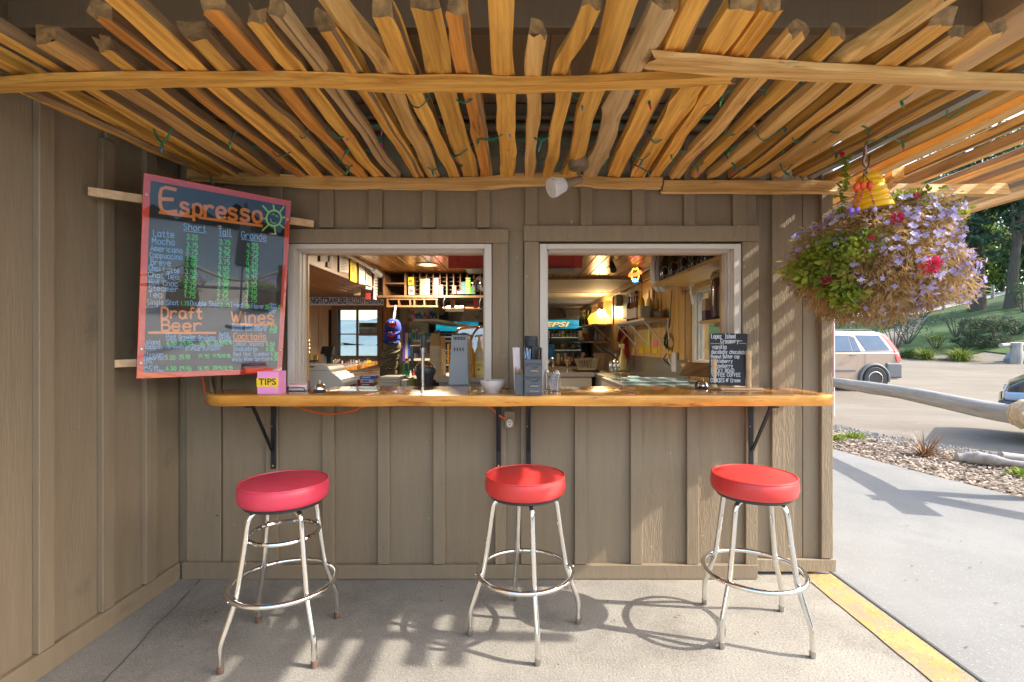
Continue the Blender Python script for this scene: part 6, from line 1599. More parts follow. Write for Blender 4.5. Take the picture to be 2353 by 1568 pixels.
for k in range(16):
    f = k / 15; b.tube([P(776 + 90 * f, 860 - 6 * f, Y), P(790 + 82 * f, 852 - 4 * f, Y + .35)], .0022, 5)
b.tube([P(776, 860, Y), P(871, 853, Y)], .004, 6); b.tube([P(792, 852, Y + .35), P(873, 848, Y + .35)], .004, 6)
b.build('shelf_wires', M['chrome'], wr)
b = MB(); bxs(b, 782, 812, 868, 880, 3.62, .2); bxs(b, 780, 808, 881, 895, 3.60, .2); tag(b.build('paper_stack', pl((.42, .39, .34), .7)), 'stack of cream papers under the wire rack', 'papers')
rj = thing('red_jar', 'dark red jar with a white lid under the wire rack', 'jar', P(818, 885, 3.6))
c = P(819, 893, 3.62); b = MB(); b.lathe([(0, 0), (.028, 0), (.028, .06), (.024, .066), (0, .066)], c, 16); b.build('body', pl(hx('8a1024'), .3), rj, smooth=True)
b = MB(); b.lathe([(.025, .0665), (.025, .078), (0, .078)], c, 16); b.build('lid', pl((.6, .55, .5), .5), rj, smooth=True)
for k, (a0, a1, y0, y1, col) in enumerate(((828, 861, 864, 871, hx('2a58b4')), (830, 858, 872, 880, hx('c8bcc0')), (828, 858, 881, 887, hx('8a2840')), (832, 862, 888, 893, hx('3a8a58')))):
    lab = ('blue', 'white', 'dark red', 'green')[k]
    t = thing('carton', lab + ' carton in the pile under the wire rack', 'carton', P((a0 + a1) / 2, y1, 3.66), 'cartons under the wire rack')
    boxpx(a0, a1, y0, y1, 3.66, .12, 'box', pl(col, .5), t); boxpx(a0 + 3, a1 - 10, y0 + 2, y1 - 2, 3.6585, .001, 'print', pl(hx('405a9a') if k == 1 else (.6, .6, .62), .5), t)
fb = thing('louvre_crate', 'cream slatted crate behind the counter left of the juicer', 'crate', P(893, 880, 3.5))
boxpx(873, 920, 866, 897, 3.52, .2, 'case', pl((.42, .37, .29), .6), fb)
for k in range(4): boxpx(874, 915, 867.5 + k * 7, 872.5 + k * 7, 3.508, .012, 'slat', pl((.50, .45, .36), .6), fb, .002)
boxpx(911, 918, 884, 893, 3.50, .01, 'yellow_label', pl(hx('d8b41c'), .5), fb)
boxpx(922, 935, 874, 896, 3.5, .1, 'side_box', pl((.42, .38, .31), .6), fb)
b = MB(); bxs(b, 936, 944, 868, 893, 3.6, .1); tag(b.build('lime_box', pl(hx('8a9a1c'), .5)), 'lime green box behind the juicer bowl', 'box')
# --- right window contents
# sink counter, drying rack, boards
sk_ = thing('sink_counter', 'grey laminate counter with a sink along the far right of the shop', 'counter', P(1310, 870, 6.9))
b = MB(); a = P(1180, 858, 6.9); b.box(-.35, 1.12, 6.9, 9.2, a.z - .05, a.z); b.build('worktop', pl((.27, .24, .22), .45), sk_, bevel=.004)
b = MB(); b.box(-.33, 1.08, 6.93, 9.18, 0, a.z - .051); b.build('cabinet', pl((.34, .31, .28), .5), sk_)
b = MB(); b.box(-.3, 1.1, 9.2, 9.22, a.z, a.z + .16); b.build('splashback', pl((.30, .27, .25), .5), sk_)
b = MB(); b.box(1.13, 1.64, 4.6, 8.6, a.z - .06, a.z - .005); b.build('steel_top', M['steel'], sk_, bevel=.004)
b = MB(); b.box(1.14, 1.62, 4.62, 8.58, 0, a.z - .061); b.build('steel_cabinet', M['steel'], sk_)
b = MB(); b.box(1.622, 1.640, 4.6, 8.6, a.z, a.z + .26); b.build('steel_splashback', M['steel'], sk_)
ZC = a.z
fa = thing('faucet', 'chrome wall faucet with a black spout over the steel sink', 'faucet', P(1410, 842, 6.2))
c = P(1412, 852, 6.2)
b = MB()
for dx in (-.05, 0, .05): b.lathe([(.02, 0), (.024, .02), (.022, .10), (.012, .13), (0, .135)], c + Vector((dx, 0, 0)), 12)
b.tube([c + Vector((-.07, 0, .0)), c + Vector((.16, 0, -.005))], .016, 8); b.build('taps', M['chrome'], fa, smooth=True)
b = MB(); b.tube(smoothpts([c + Vector((.03, 0, .12)), c + Vector((.02, 0, .16)), c + Vector((-.16, -.02, .28))], 4), .012, 8); b.build('spout', M['black_plastic'], fa, smooth=True)
f2 = thing('faucet', 'small chrome tap on the counter by the napkin holder', 'faucet', P(1265, 848, 7.2)); c = P(1268, 856, 7.2)
b = MB(); b.tube(smoothpts([c, c + Vector((.02, 0, .1)), c + Vector((.0, 0, .2)), c + Vector((-.08, 0, .12))], 5), .02, 8); b.build('spout', M['chrome'], f2, smooth=True)
f3 = thing('faucet', 'short chrome tap beside the dish rack', 'faucet', P(1304, 848, 7.2)); c = P(1304, 857, 7.2)
b = MB(); b.tube(smoothpts([c, c + Vector((0, 0, .1)), c + Vector((-.02, 0, .17)), c + Vector((.02, 0, .19))], 4), .018, 8); b.build('spout', M['chrome'], f3, smooth=True)
dr_ = thing('dish_rack', 'cream plastic dish rack standing on a black tray', 'dish rack', P(1346, 842, 7.3))
Y = 7.3
boxpx(1322, 1378, 851, 856, Y - .1, .4, 'tray', pl((.02, .02, .022), .5), dr_, .01)
crk = pl((.50, .43, .28), .5)
b = MB()
A_ = [P(1320, 826, Y), P(1375, 824, Y), P(1382, 826, Y + .35), P(1328, 828, Y + .35)]; B2 = [P(1330, 849, Y), P(1368, 849, Y), P(1372, 846, Y + .3), P(1336, 847, Y + .3)]
b.tube(A_, .009, 6, closed=True); b.tube(B2, .009, 6, closed=True)
for i in range(4):
    a0, a1, b0, b1 = A_[i], A_[(i + 1) % 4], B2[i], B2[(i + 1) % 4]
    for k in range(9): f = k / 9; b.tube([a0 + (a1 - a0) * f, b0 + (b1 - b0) * f], .006, 5)
b.build('basket', crk, dr_); boxpx(1360, 1374, 826, 842, Y + .02, .1, 'cutlery_cup', crk, dr_, .006)
b = MB(); b.tube([P(1336, 828, 7.4), P(1341, 812, 7.45)], [.02, .028], 8); tag(b.build('spatula', pl((.5, .45, .40), .5), smooth=True), 'cream spatula leaning in the dish rack', 'utensil')
boxA = thing('cutting_board', 'pale pink cutting board leaning behind the dish rack', 'cutting board', P(1380, 850, 7.9), 'cutting boards by the sink')
b = MB(); p_ = [P(1364, 812, 7.9), P(1396, 812, 7.9), P(1400, 856, 7.75), P(1368, 856, 7.75)]; b.add([tuple(q) for q in reversed(p_)] + [tuple(q + Vector((0, .02, 0))) for q in reversed(p_)], [(0, 1, 2, 3), (7, 6, 5, 4), (0, 4, 5, 1), (1, 5, 6, 2), (2, 6, 7, 3), (3, 7, 4, 0)]); b.build('board', pl((.52, .40, .34), .5), boxA)
boxB = thing('cutting_board', 'tall tan cutting board with a hand hole leaning by the sink', 'cutting board', P(1405, 840, 7.6), 'cutting boards by the sink')
b = MB(); pp_ = [(1388, 852), (1392, 812), (1395, 806), (1399, 804), (1418, 805), (1422, 809), (1418, 853)]
Y = 7.55; b.prism([((px - CX) / FPX * Y, CAMZ - (py - CY) / FPX * Y) for px, py in reversed(pp_)], -Y, -(Y + .02), Tf); b.build('board', pl((.38, .27, .17), .5), boxB)
sp = thing('spray_bottle', 'spray bottle of yellow cleaner beside the sink', 'bottle', P(1430, 845, 6.7))
c = P(1430, 857, 6.6); s_ = 1 / FPX * 6.6
b = MB(); b.lathe([(0, 0), (11 * s_, 0), (11 * s_, 30 * s_), (4.5 * s_, 44 * s_), (3.5 * s_, 56 * s_), (0, 56 * s_)], c, 14); b.build('body', pl(hx('a8985a'), .3), sp, smooth=True)
b = MB(); b.cbox(c + Vector((-.01, 0, 62 * s_)), (.075, .03, .05)); b.cbox(c + Vector((.01, 0, 56 * s_)), (.03, .03, .03)); b.build('trigger', pl((.6, .55, .4), .5), sp, bevel=.006)
for k, (px, lab, col) in enumerate(((1415, 'small clear bottle left of the yellow spray bottle', (.3, .3, .28)), (1252, 'tall blue bag standing behind the napkin holder', hx('1f78b8')))):
    if k == 0:
        b = MB(); c = P(px, 856, 6.8); b.lathe([(0, 0), (.045, 0), (.045, .14), (.018, .2), (.018, .26), (0, .26)], c, 12); tag(b.build('bottle', pl(col, .2), smooth=True), lab, 'bottle')
    else:
        b = MB(); bxs(b, 1258, 1275, 792, 838, 7.6, .08); tag(b.build('blue_bag', pl(col, .35), bevel=.02), lab, 'bag')
for k in range(12):
    cn, cv_ = mr_.choice((('grey', (.3, .28, .26)), ('red', hx('9a3038')), ('blue', hx('2a5aa0')), ('green', hx('5a8a2a')), ('brown', (.16, .09, .05)), ('cream', (.5, .45, .36))))
    px = 1280 + k * 8; h_ = mr_.uniform(14, 30); Y = 9.0 + .02 * k
    t = thing('box', cn + ' carton standing at the back of the sink counter', 'carton', P(px, 838, Y), 'goods at the back of the sink counter')
    boxpx(px, px + mr_.uniform(5, 9), 838 - h_, 838, Y, .1, 'body', pl(cv_, .5), t); boxpx(px + 1, px + 4, 838 - h_ * .7, 838 - h_ * .35, Y - .0015, .001, 'print', pl((.55, .52, .45), .5), t)
# wall shelves
def wshelf(y0, y1, z, d, lab, front=M['casing'], grp='shelves on the beadboard wall', brk=2):
    t = thing('wall_shelf', lab, 'shelf', (1.55, (y0 + y1) / 2, z), grp)
    b = MB(); b.box(1.643 - d, 1.643, y0, y1, z - .024, z); b.build('board', pl((.56, .54, .50), .5), t, bevel=.002)
    b = MB(); b.box(1.643 - d, 1.643, y0 - .0065, y0 - .0005, z - .025, z + .001); b.build('edge_strip', front, t)
    for k in range(brk):
        yy_ = y0 + .1 + (y1 - y0 - .2) * k / max(1, brk - 1)
        b = MB(); b.tube([(1.640, yy_, z - .028), (1.640, yy_, z - .30)], .008, 6); b.tube([(1.636, yy_, z - .29), (1.643 - d + .03, yy_, z - .032)], .008, 6); b.tube([(1.643 - d + .02, yy_, z - .03), (1.64, yy_, z - .03)], .007, 6)
        b.build('bracket', pl((.60, .60, .60), .5), t, smooth=True)
    return t
wshelf(5.22, 6.78, 1.665, .27, 'white shelf of syrup bottles and plates on the beadboard wall', brk=3)
wshelf(8.35, 11.2, 1.735, .32, 'far upper white shelf with the glowing orange lamp', brk=3)
wshelf(8.5, 11.2, 1.43, .30, 'far lower white shelf with red capped bottles', brk=2)
ts = thing('growler_shelf', 'thick wooden shelf of dark growlers above the sliding window', 'shelf', (1.47, 3.9, 1.95), 'shelves on the beadboard wall')
b = MB(); b.box(1.285, 1.598, 3.08, 4.57, 1.925, 1.95); b.box(1.5985, 1.643, 3.08, 4.57, 1.925, 1.95); b.build('board', M['casing'], ts, bevel=.002)
b = MB(); b.tube(smoothpts([(1.63, 4.45, 1.92), (1.60, 4.46, 1.915), (1.62, 4.47, 1.75)], 5), .010, 8); b.build('bracket', pl((.62, .64, .66), .4), ts, smooth=True)
for k in range(12):
    y = 3.12 + k * .122; x = 1.35 + (k % 2) * .02
    t = thing('growler', 'dark glass growler bottle with a round printed emblem on the high wooden shelf', 'bottle', (x, y, 1.95), 'growlers on the high shelf')
    b = MB(); b.lathe([(0, 0), (.052, 0), (.055, .01), (.055, .15), (.045, .19), (.019, .225), (.019, .262), (0, .262)], (x, y, 1.9505), 18); b.build('body', pl((.018, .010, .007), .08), t, smooth=True)
    b = MB(); T = Matrix.Translation((x, y, 2.03)) @ Matrix.Rotation(R(-130), 4, 'Z'); b.tube([T @ Vector((.0562 * math.cos(.4 * math.sin(a)) , .0562 * math.sin(.5 * math.sin(a)), .04 * math.cos(a))) for a in lsp(0, 5.9, 20)], .0015, 5, closed=True); b.build('emblem', pl((.5, .45, .33), .5), t)
# bottles and plates on the syrup shelf
def bot(px, Y, h, r, col, lab, grp, capc=(.5, .5, .5), label_c=None, zb=1.6655, pump=False):
    x = (px - CX) / FPX * Y; c = (x, Y, zb)
    t = thing('bottle', lab, 'bottle', c, grp)
    b = MB(); b.lathe([(0, 0), (r, 0), (r, h * .55), (r * .8, h * .66), (r * .32, h * .76), (r * .30, h * .95), (0, h * .95)], c, 16); b.build('body', pl(col, .1), t, smooth=True)
    b = MB(); b.lathe([(r * .36, h * .952), (r * .36, h), (0, h)], c, 12)
    if pump: b.tube([Vector(c) + Vector((0, 0, h)), Vector(c) + Vector((0, 0, h * 1.2)), Vector(c) + Vector((-.03, -.02, h * 1.2))], .006, 6)
    b.build('cap', pl(capc, .4), t, smooth=True)
    if label_c: b = MB(); b.lathe([(r * 1.01, h * .1), (r * 1.01, h * .48)], c, 16); b.build('label_band', pl(label_c, .6), t, smooth=True)
SG = 'syrup bottles on the white shelf'
bot(1447, 6.1, .33, .038, (.03, .01, .01), 'dark syrup bottle with a white pump, leftmost on the shelf', SG, (.65, .65, .65), (.5, .45, .4), pump=True)
for k, px in enumerate((1453, 1458, 1463)): bot(px, 6.0 - k * .12, .31, .036, (.12, .05, .03), 'brown syrup bottle in the row behind the yellow one', SG, (.4, .2, .2), (.52, .46, .38))
bot(1474, 5.50, .33, .038, hx('d0a018'), 'yellow syrup bottle with a gold cap left of the plates', SG, hx('d8b030'), (.60, .50, .22))
for px, lab in ((1492, 'clear bottle of yellow syrup behind the taller plate stack'), (1507, 'clear bottle of yellow syrup behind the shorter plate stack')): bot(px, 5.62, .34, .036, hx('c8b878'), lab, SG, hx('d8b030'), hx('d0a81c'))
for (px, Y, n, lab) in ((1486, 5.34, 10, 'taller plate stack'), (1499, 5.42, 8, 'middle plate stack'), (1512, 5.30, 6, 'shorter plate stack at the shelf end')):
    x = (px - CX) / FPX * Y
    for k in range(n):
        b = MB(); z = 1.666 + k * .0138; b.lathe([(0, 0), (.040, 0), (.074, .0085), (.076, .0095), (.045, .003), (0, .003)], (x, Y, z), 20)
        tag(b.build('plate', pl((.62, .58, .50), .3), smooth=True), ('topmost' if k == n - 1 else 'white') + ' plate in the ' + lab, 'plate', 'stacked plates on the syrup shelf')
# glowing lamp, jars, red capped bottles on the far shelves
gl = thing('glowing_lamp', 'glowing orange lamp bag on the far upper shelf', 'lamp', P(1378, 745, 8.9))
c = Vector(((1378 - CX) / FPX * 8.9, 8.9, 1.737))
b = MB(); gr2 = random.Random(4)
b.lathe([(0, 0), (.21, 0), (.22, .10), (.17, .19), (.06, .24), (0, .24)], c, 16, Matrix.Scale(.8, 4, (0, 1, 0)))
for i, v in enumerate(b.v): b.v[i] = tuple(Vector(v) + Vector((noise.noise(Vector(v) * 9), 0, noise.noise(Vector(v) * 11 + Vector((5, 5, 5))))) * .03)
b.build('bag', mat('orange_glow', (1, .42, .04), .5, emit=.4), gl, smooth=True)
b = MB(); b.lathe([(0, 0), (.06, .02), (.09, .06), (.05, .12), (0, .14)], c + Vector((.0, -.13, .13)), 12)
for i, v in enumerate(b.v): b.v[i] = tuple(Vector(v) + Vector((noise.noise(Vector(v) * 19), 0, noise.noise(Vector(v) * 21))) * .04)
b.build('bulb', mat('bulb_glow', (1, .86, .45), .5, emit=5), gl, smooth=True)
lz = lamp('glowing_lamp_light', (-.05, -.3, .2), 4.5, (1, .72, .35), .12); lz.parent = gl
for k in range(3):
    px = 1336 + k * 7.5; bot(px, 9.7 - k * .35, .26, .05, (.03, .045, .012) if k != 1 else hx('6a7a14'), 'dark green jar on the far upper shelf', 'dark jars on the far shelf', (.03, .03, .03), (.02, .02, .015), zb=1.736)
for k in range(4):
    px = 1369.5 + k * 8.7; bot(px, 8.9 - .02 * k, .27, .030, hx('c8a8a0'), 'white bottle with a red cap on the far lower shelf', 'red capped bottles on the far shelf', hx('c01820'), (.55, .48, .46), zb=1.4305)
bot(1360, 8.9, .27, .022, hx('3a4a7a'), 'slim blue bottle left of the red capped bottles', 'red capped bottles on the far shelf', (.5, .5, .5), zb=1.4305)
for k, (px0, px1, y0) in enumerate(((1330, 1340, 760), (1341, 1352, 754))):
    b = MB(); bxs(b, px0, px1, y0, 783, 9.2 - .1 * k, .15); tag(b.build('carton', pl((.45, .42, .35), .5)), ('smaller' if k == 0 else 'larger') + ' plain cream carton on the far lower shelf', 'carton')
b = MB(); c = P(1352, 783, 9.0); b.lathe([(0, .0), (.06, 0), (.12, .13), (.11, .13), (.05, .01), (0, .01)], c + Vector((0, 0, .0)), 12); tag(b.build('wicker_basket', M['brownwood'], smooth=True), 'brown wicker basket on the far lower shelf', 'basket')
# fire extinguisher
fe = thing('fire_extinguisher', 'red fire extinguisher with a yellow tag on the beadboard wall', 'fire extinguisher', P(1432, 805, 7.0))
c = P(1433, 829, 7.0); s_ = 1 / FPX * 7.0
b = MB(); b.lathe([(0, 0), (10 * s_, 0), (10.5 * s_, 3 * s_), (10.5 * s_, 58 * s_), (7 * s_, 68 * s_), (3.5 * s_, 72 * s_), (0, 72 * s_)], c, 18); b.build('cylinder', pl(hx('a01020'), .3), fe, smooth=True)
b = MB(); b.lathe([(3 * s_, 72.3 * s_), (3 * s_, 80 * s_), (0, 80 * s_)], c, 10); b.tube([c + Vector((0, 0, 78 * s_)), c + Vector((-8 * s_, 0, 84 * s_))], 1.6 * s_, 6); b.build('valve', M['chrome_dull'], fe, smooth=True)
b = MB(); b.tube(smoothpts([c + Vector((-3 * s_, -.02, 77 * s_)), c + Vector((-11 * s_, -.03, 66 * s_)), c + Vector((-14 * s_, -.03, 44 * s_))], 4), 2.1 * s_, 7); b.build('hose', M['black_plastic'], fe, smooth=True)
b = MB(); b.box(c.x - 9 * s_, c.x - 4 * s_, c.y - .072, c.y - .068, c.z + 18 * s_, c.z + 48 * s_); b.build('label_band', pl(hx('c8b41c'), .5), fe)
b = MB(); b.add([tuple(P(1424, 790, 6.9)), tuple(P(1427, 791, 6.9)), tuple(P(1439, 772, 6.9)), tuple(P(1435, 770, 6.9))], [(0, 1, 2, 3)]); o_t = b.build('tag', pl(hx('c8a43c'), .6), fe); o_t.modifiers.new('t', 'SOLIDIFY').thickness = .004
# notes on the wall
def wallnote(px0, px1, py0, py1, col, lab):
    Y0 = 1.64 * FPX / (px1 - CX); Y1 = 1.64 * FPX / (px0 - CX); Ym = (Y0 + Y1) / 2
    b = MB(); b.box(1.639, 1.643, Y0, Y1, CAMZ - (py1 - CY) / FPX * Ym, CAMZ - (py0 - CY) / FPX * Ym); tag(b.build('wall_note', pl(col, .6)), lab, 'note', 'notes on the beadboard wall')
wallnote(1482, 1494, 758, 808, hx('b8a41c'), 'long yellow note hanging on the wall under the syrup shelf')
wallnote(1470, 1478, 800, 812, hx('c8a814'), 'small yellow note left of the long yellow note')
wallnote(1500, 1510, 801, 812, hx('c8a814'), 'small yellow note below the pink note')
wallnote(1501, 1511, 784, 796, hx('d8628a'), 'small pink note on the beadboard wall')
wallnote(1535, 1544, 800, 812, hx('c8a814'), 'small yellow note beside the coiled black cables')
# cables
b = MB(); cb_r = random.Random(3)
pts = [Vector((1.62, 5.05, 1.95)), Vector((1.615, 5.08, 1.75)), Vector((1.61, 5.1, 1.58))]
for k in range(26):
    a = k * .9; pts.append(Vector((1.60 + .015 * math.sin(k), 5.18 + .09 * math.cos(a), 1.44 + .07 * math.sin(a) - k * .002)))
pts += [Vector((1.61, 5.15, 1.3)), Vector((1.61, 5.3, 1.22)), Vector((1.62, 5.05, 1.15))]
b.tube(smoothpts(pts, 4), .006, 6); tag(b.build('cable', pl((.015, .015, .016), .4), smooth=True), 'coiled black cable hanging at the end of the syrup shelf', 'cable')
b = MB(); b.tube(smoothpts([(1.61, 5.15, 1.66), (1.60, 5.12, 1.55), (1.60, 5.08, 1.40), (1.61, 5.16, 1.25), (1.62, 5.02, 1.14)], 6), .006, 6); tag(b.build('cable', pl((.6, .58, .5), .5), smooth=True), 'white cable running down beside the coiled black one', 'cable')
b = MB(); b.box(1.615, 1.643, 4.92, 5.06, 1.10, 1.30); tag(b.build('socket_box', pl((.5, .5, .52), .4), bevel=.006), 'grey socket box on the wall above the steel sink', 'socket')
# clock sign, neon, camera, speaker
ck = thing('clock_sign', 'round white illuminated sign with an oval mirror above the syrup shelf', 'sign', (1.42, 4.78, 2.09))
T = Matrix.Translation((1.415, 4.78, 2.085)) @ Matrix.Rotation(R(-34), 4, 'Z') @ Matrix.Rotation(R(-90), 4, 'Y')
wp2 = pl((.66, .66, .70), .35)
b = MB(); b.lathe([(0, -.05), (.175, -.05), (.19, -.035), (.19, .02), (.175, .04), (.14, .045), (0, .045)], (0, 0, 0), 40, T); b.build('case', wp2, ck, smooth=True)
b = MB(); b.lathe([(.0, .0455), (.105, .0455), (.105, .050), (0, .052)], (0, 0, 0), 36, T); b.build('mirror', mat('mirror_dark', (.35, .45, .42), .05, .9), ck, smooth=True)
b = MB(); b.ring((0, 0, .046), .105, .006, 36, 6, None)
b.v = [tuple(T @ Vector(v)) for v in b.v]; b.build('rim', pl((.03, .03, .03), .4), ck, smooth=True)
b = MB(); b.ring((0, 0, -.012), .1905, .004, 40, 6); b.v = [tuple(T @ Vector(v)) for v in b.v]; b.build('gold_band', pl(hx('b88a3c'), .3, .6), ck, smooth=True)
b = MB(); rs = random.Random(2)
for k in range(14):
    a = k * .45; 
    pass
    v0 = len(b.v); p0_ = Vector((.14 * math.cos(a), .14 * math.sin(a), .0485)); tdir = Vector((-math.sin(a), math.cos(a), 0)); rdir_ = Vector((math.cos(a), math.sin(a), 0))
    b.tube([T @ (p0_ - tdir * .008 - rdir_ * .012), T @ (p0_ + rdir_ * .012), T @ (p0_ + tdir * .010 - rdir_ * .012)], .0022, 5)
b.build('lettering', pl(hx('a03040'), .5), ck)
ne = thing('neon_sign', 'neon beer sign with yellow mug outline, orange script and blue word below', 'neon sign', P(1458, 632, 5.5))
Y = 5.5
def neon(pts, col, r, nm):
    b = MB(); b.tube(smoothpts([P(a, c, Y) for a, c in pts], 3), r, 7); b.build(nm, mat('neon_' + nm, col, .4, emit=1.1), ne, smooth=True)
neon([(1452, 643), (1452, 626), (1456, 617), (1460, 620), (1464, 616), (1467, 624), (1468, 634), (1466, 641), (1460, 646), (1454, 645)], (1, .62, .04), .006, 'mug_tube')
neon([(1446, 636), (1449, 626), (1450, 637), (1453, 627), (1455, 636), (1458, 629), (1459, 635), (1462, 628), (1463, 634), (1466, 624), (1467, 632), (1471, 622), (1473, 630)], (1, .14, .03), .012, 'script_tube')
neon([(1454, 648), (1456, 641), (1458, 648), (1460, 641), (1461, 648), (1464, 642), (1465, 648)], (.15, .45, 1), .009, 'word_tube')
b = MB(); b.tube([P(1470, 612, Y + .08), P(1474, 652, Y + .08)], .01, 6); b.tube([P(1450, 650, Y + .06), P(1476, 645, Y + .06)], .012, 6); b.tube([P(1448, 622, Y + .06), P(1476, 618, Y + .06)], .006, 6); b.build('frame', pl((.02, .02, .02), .4), ne)
sc_ = thing('security_camera', 'small black camera fixed to the plank ceiling', 'camera', P(1408, 612, 5.2))
a, c = P(1404, 601, 5.2), P(1410, 622, 5.1); b = MB(); b.tube([a, a + (c - a) * .4, c], [.018, .03, .036], 12); b.build('barrel', pl((.02, .02, .022), .4), sc_, smooth=True)
b = MB(); b.tube([P(1396, 596, 5.22), P(1404, 600, 5.2)], .008, 6); b.build('bracket', pl((.3, .28, .25), .4), sc_, smooth=True)
b = MB()
b.box(1.56, 1.643, 7.55, 7.70, 1.98, 2.15); tag(b.build('wall_speaker', pl((.42, .38, .3), .6), bevel=.01), 'small beige speaker high on the beadboard wall', 'speaker')
b = MB(); b.box(1.60, 1.643, 6.55, 7.25, 1.76, 2.10); tag(b.build('framed_board', pl((.035, .045, .045), .4), bevel=.004), 'dark blank panel on the wall above the syrup bottles', 'panel')
# coffee bag on the window ledge
lg_ = thing('window_ledge', 'small wooden ledge across the sliding window', 'shelf', (1.35, 3.45, 1.57))
b = MB(); zl = CAMZ - (737 - CY) / FPX * 3.55; b.box(1.36, 1.598, 3.15, 3.62, zl - .022, zl); b.build('board', M['casing'], lg_, bevel=.002)
b = MB(); b.box(1.46, 1.52, 3.2, 3.58, zl - .05, zl - .0225); b.build('cleat', M['casing'], lg_)
cbg = thing('coffee_bag', 'clear plastic bag of brown coffee on the window ledge', 'bag', (1.46, 3.48, zl))
b = MB(); c = Vector((1.445, 3.42, zl + .001)); n_ = 9
for i, (rz, h) in enumerate(((.055, 0), (.072, .02), (.073, .10), (.070, .20), (.072, .26), (.06, .285), (0, .29))):
    for k in range(14):
        a = 2 * math.pi * k / 14; rr2 = rz * (1 + .10 * noise.noise(Vector((math.cos(a) * 2, math.sin(a) * 2, h * 14)))); b.v.append((c.x + rr2 * math.cos(a), c.y + rr2 * math.sin(a), c.z + h))
for i in range(6):
    for k in range(14): b.f.append((i * 14 + k, i * 14 + (k + 1) % 14, (i + 1) * 14 + (k + 1) % 14, (i + 1) * 14 + k)); b.m.append(0)
b.build('coffee', mat('coffee', (.085, .035, .018), .25, var=.3, scale=14, coat=.6), cbg, smooth=True)
b = MB(); b.lathe([(.064, .286), (.078, .305), (.06, .34), (.03, .352), (.058, .335), (.07, .304), (.058, .288)], c, 14); b.build('bag_top', glassmat('plastic_film', (.86, .84, .80), .15, .15), cbg, smooth=True)
t = thing('carton', 'purple and tan carton left of the coffee bag', 'carton', (1.40, 3.60, zl))
b = MB(); b.box(1.375, 1.44, 3.535, 3.60, zl + .001, zl + .075); b.build('base', pl((.09, .045, .08), .5), t); b = MB(); b.box(1.376, 1.439, 3.536, 3.599, zl + .0755, zl + .16); b.build('top', pl((.35, .22, .12), .5), t)
# ice cream freezer
fz = thing('ice_cream_freezer', 'grey ice cream freezer with a sliding glass top inside the right window', 'freezer', (1.2, 3.9, 0))
zf = 1.075
b = MB(); b.box(.80, 1.60, 3.42, 4.55, 0, zf - .03); b.build('cabinet', pl((.38, .34, .31), .45), fz, bevel=.006)
b = MB(); b.box(.80, 1.60, 3.42, 3.47, zf - .0295, zf); b.box(.80, 1.60, 4.50, 4.55, zf - .0295, zf); b.box(.80, .85, 3.4705, 4.4995, zf - .0295, zf); b.box(1.55, 1.60, 3.4705, 4.4995, zf - .0295, zf); b.build('rim', pl((.20, .19, .18), .35), fz, bevel=.003)
b = MB(); b.box(.851, 1.549, 3.471, 4.02, zf - .012, zf - .007); b.build('glass_lid', mat('freezer_glass', (.36, .48, .44), .06, var=.1, coat=.5), fz)
b = MB(); b.box(.851, 1.549, 3.98, 4.499, zf - .004, zf + .001); b.build('glass_lid', mat('freezer_glass2', (.46, .58, .54), .06, var=.1, coat=.5), fz)
b = MB(); b.box(.855, 1.545, 3.975, 3.99, zf + .0015, zf + .006); b.box(.855, 1.545, 4.47, 4.49, zf + .0015, zf + .006); b.build('lid_rail', pl((.62, .64, .62), .3), fz)
b = MB(); b.box(1.02, 1.12, 4.36, 4.46, zf + .0015, zf + .02); b.build('lid_handle', pl((.42, .55, .50), .3), fz, bevel=.006)
b = MB(); b.tube([P(1606, 893, 2.99) + Vector((.02 * math.cos(a), 0, .02 + .02 * math.sin(a))) for a in lsp(0, 5.8, 18)], .006, 7, closed=True)
tag(b.build('tape_roll', M['black_plastic'], smooth=True), 'black ring standing behind the bell at the chalkboard', 'ring')
sg3 = thing('tilted_board', 'brown board leaning on the window ledge behind the chalkboard', 'board', P(1600, 860, 3.3))
pts = [P(1560, 862, 3.5), P(1648, 868, 3.2), P(1650, 836, 3.3), P(1580, 832, 3.7)]
b = MB(); b.add([tuple(p) for p in pts] + [tuple(p + Vector((0, .015, -.004))) for p in pts], [(0, 1, 2, 3), (7, 6, 5, 4), (0, 4, 5, 1), (1, 5, 6, 2), (2, 6, 7, 3), (3, 7, 4, 0)]); b.build('panel', M['cabinet'], sg3)
# round ring relief seen on the pegboard
b = MB(); c = Vector(((1262 - CX) / FPX * 11.9, 11.95, 2.0)); b.tube([c + Vector((.42 * math.cos(a), -.03, .40 * math.sin(a))) for a in lsp(.1, 3.0, 20)], .05, 8)
tag(b.build('hose_arc', pl((.22, .20, .18), .6), smooth=True), 'grey hose arching over the top of the lettered cooler', 'hose')
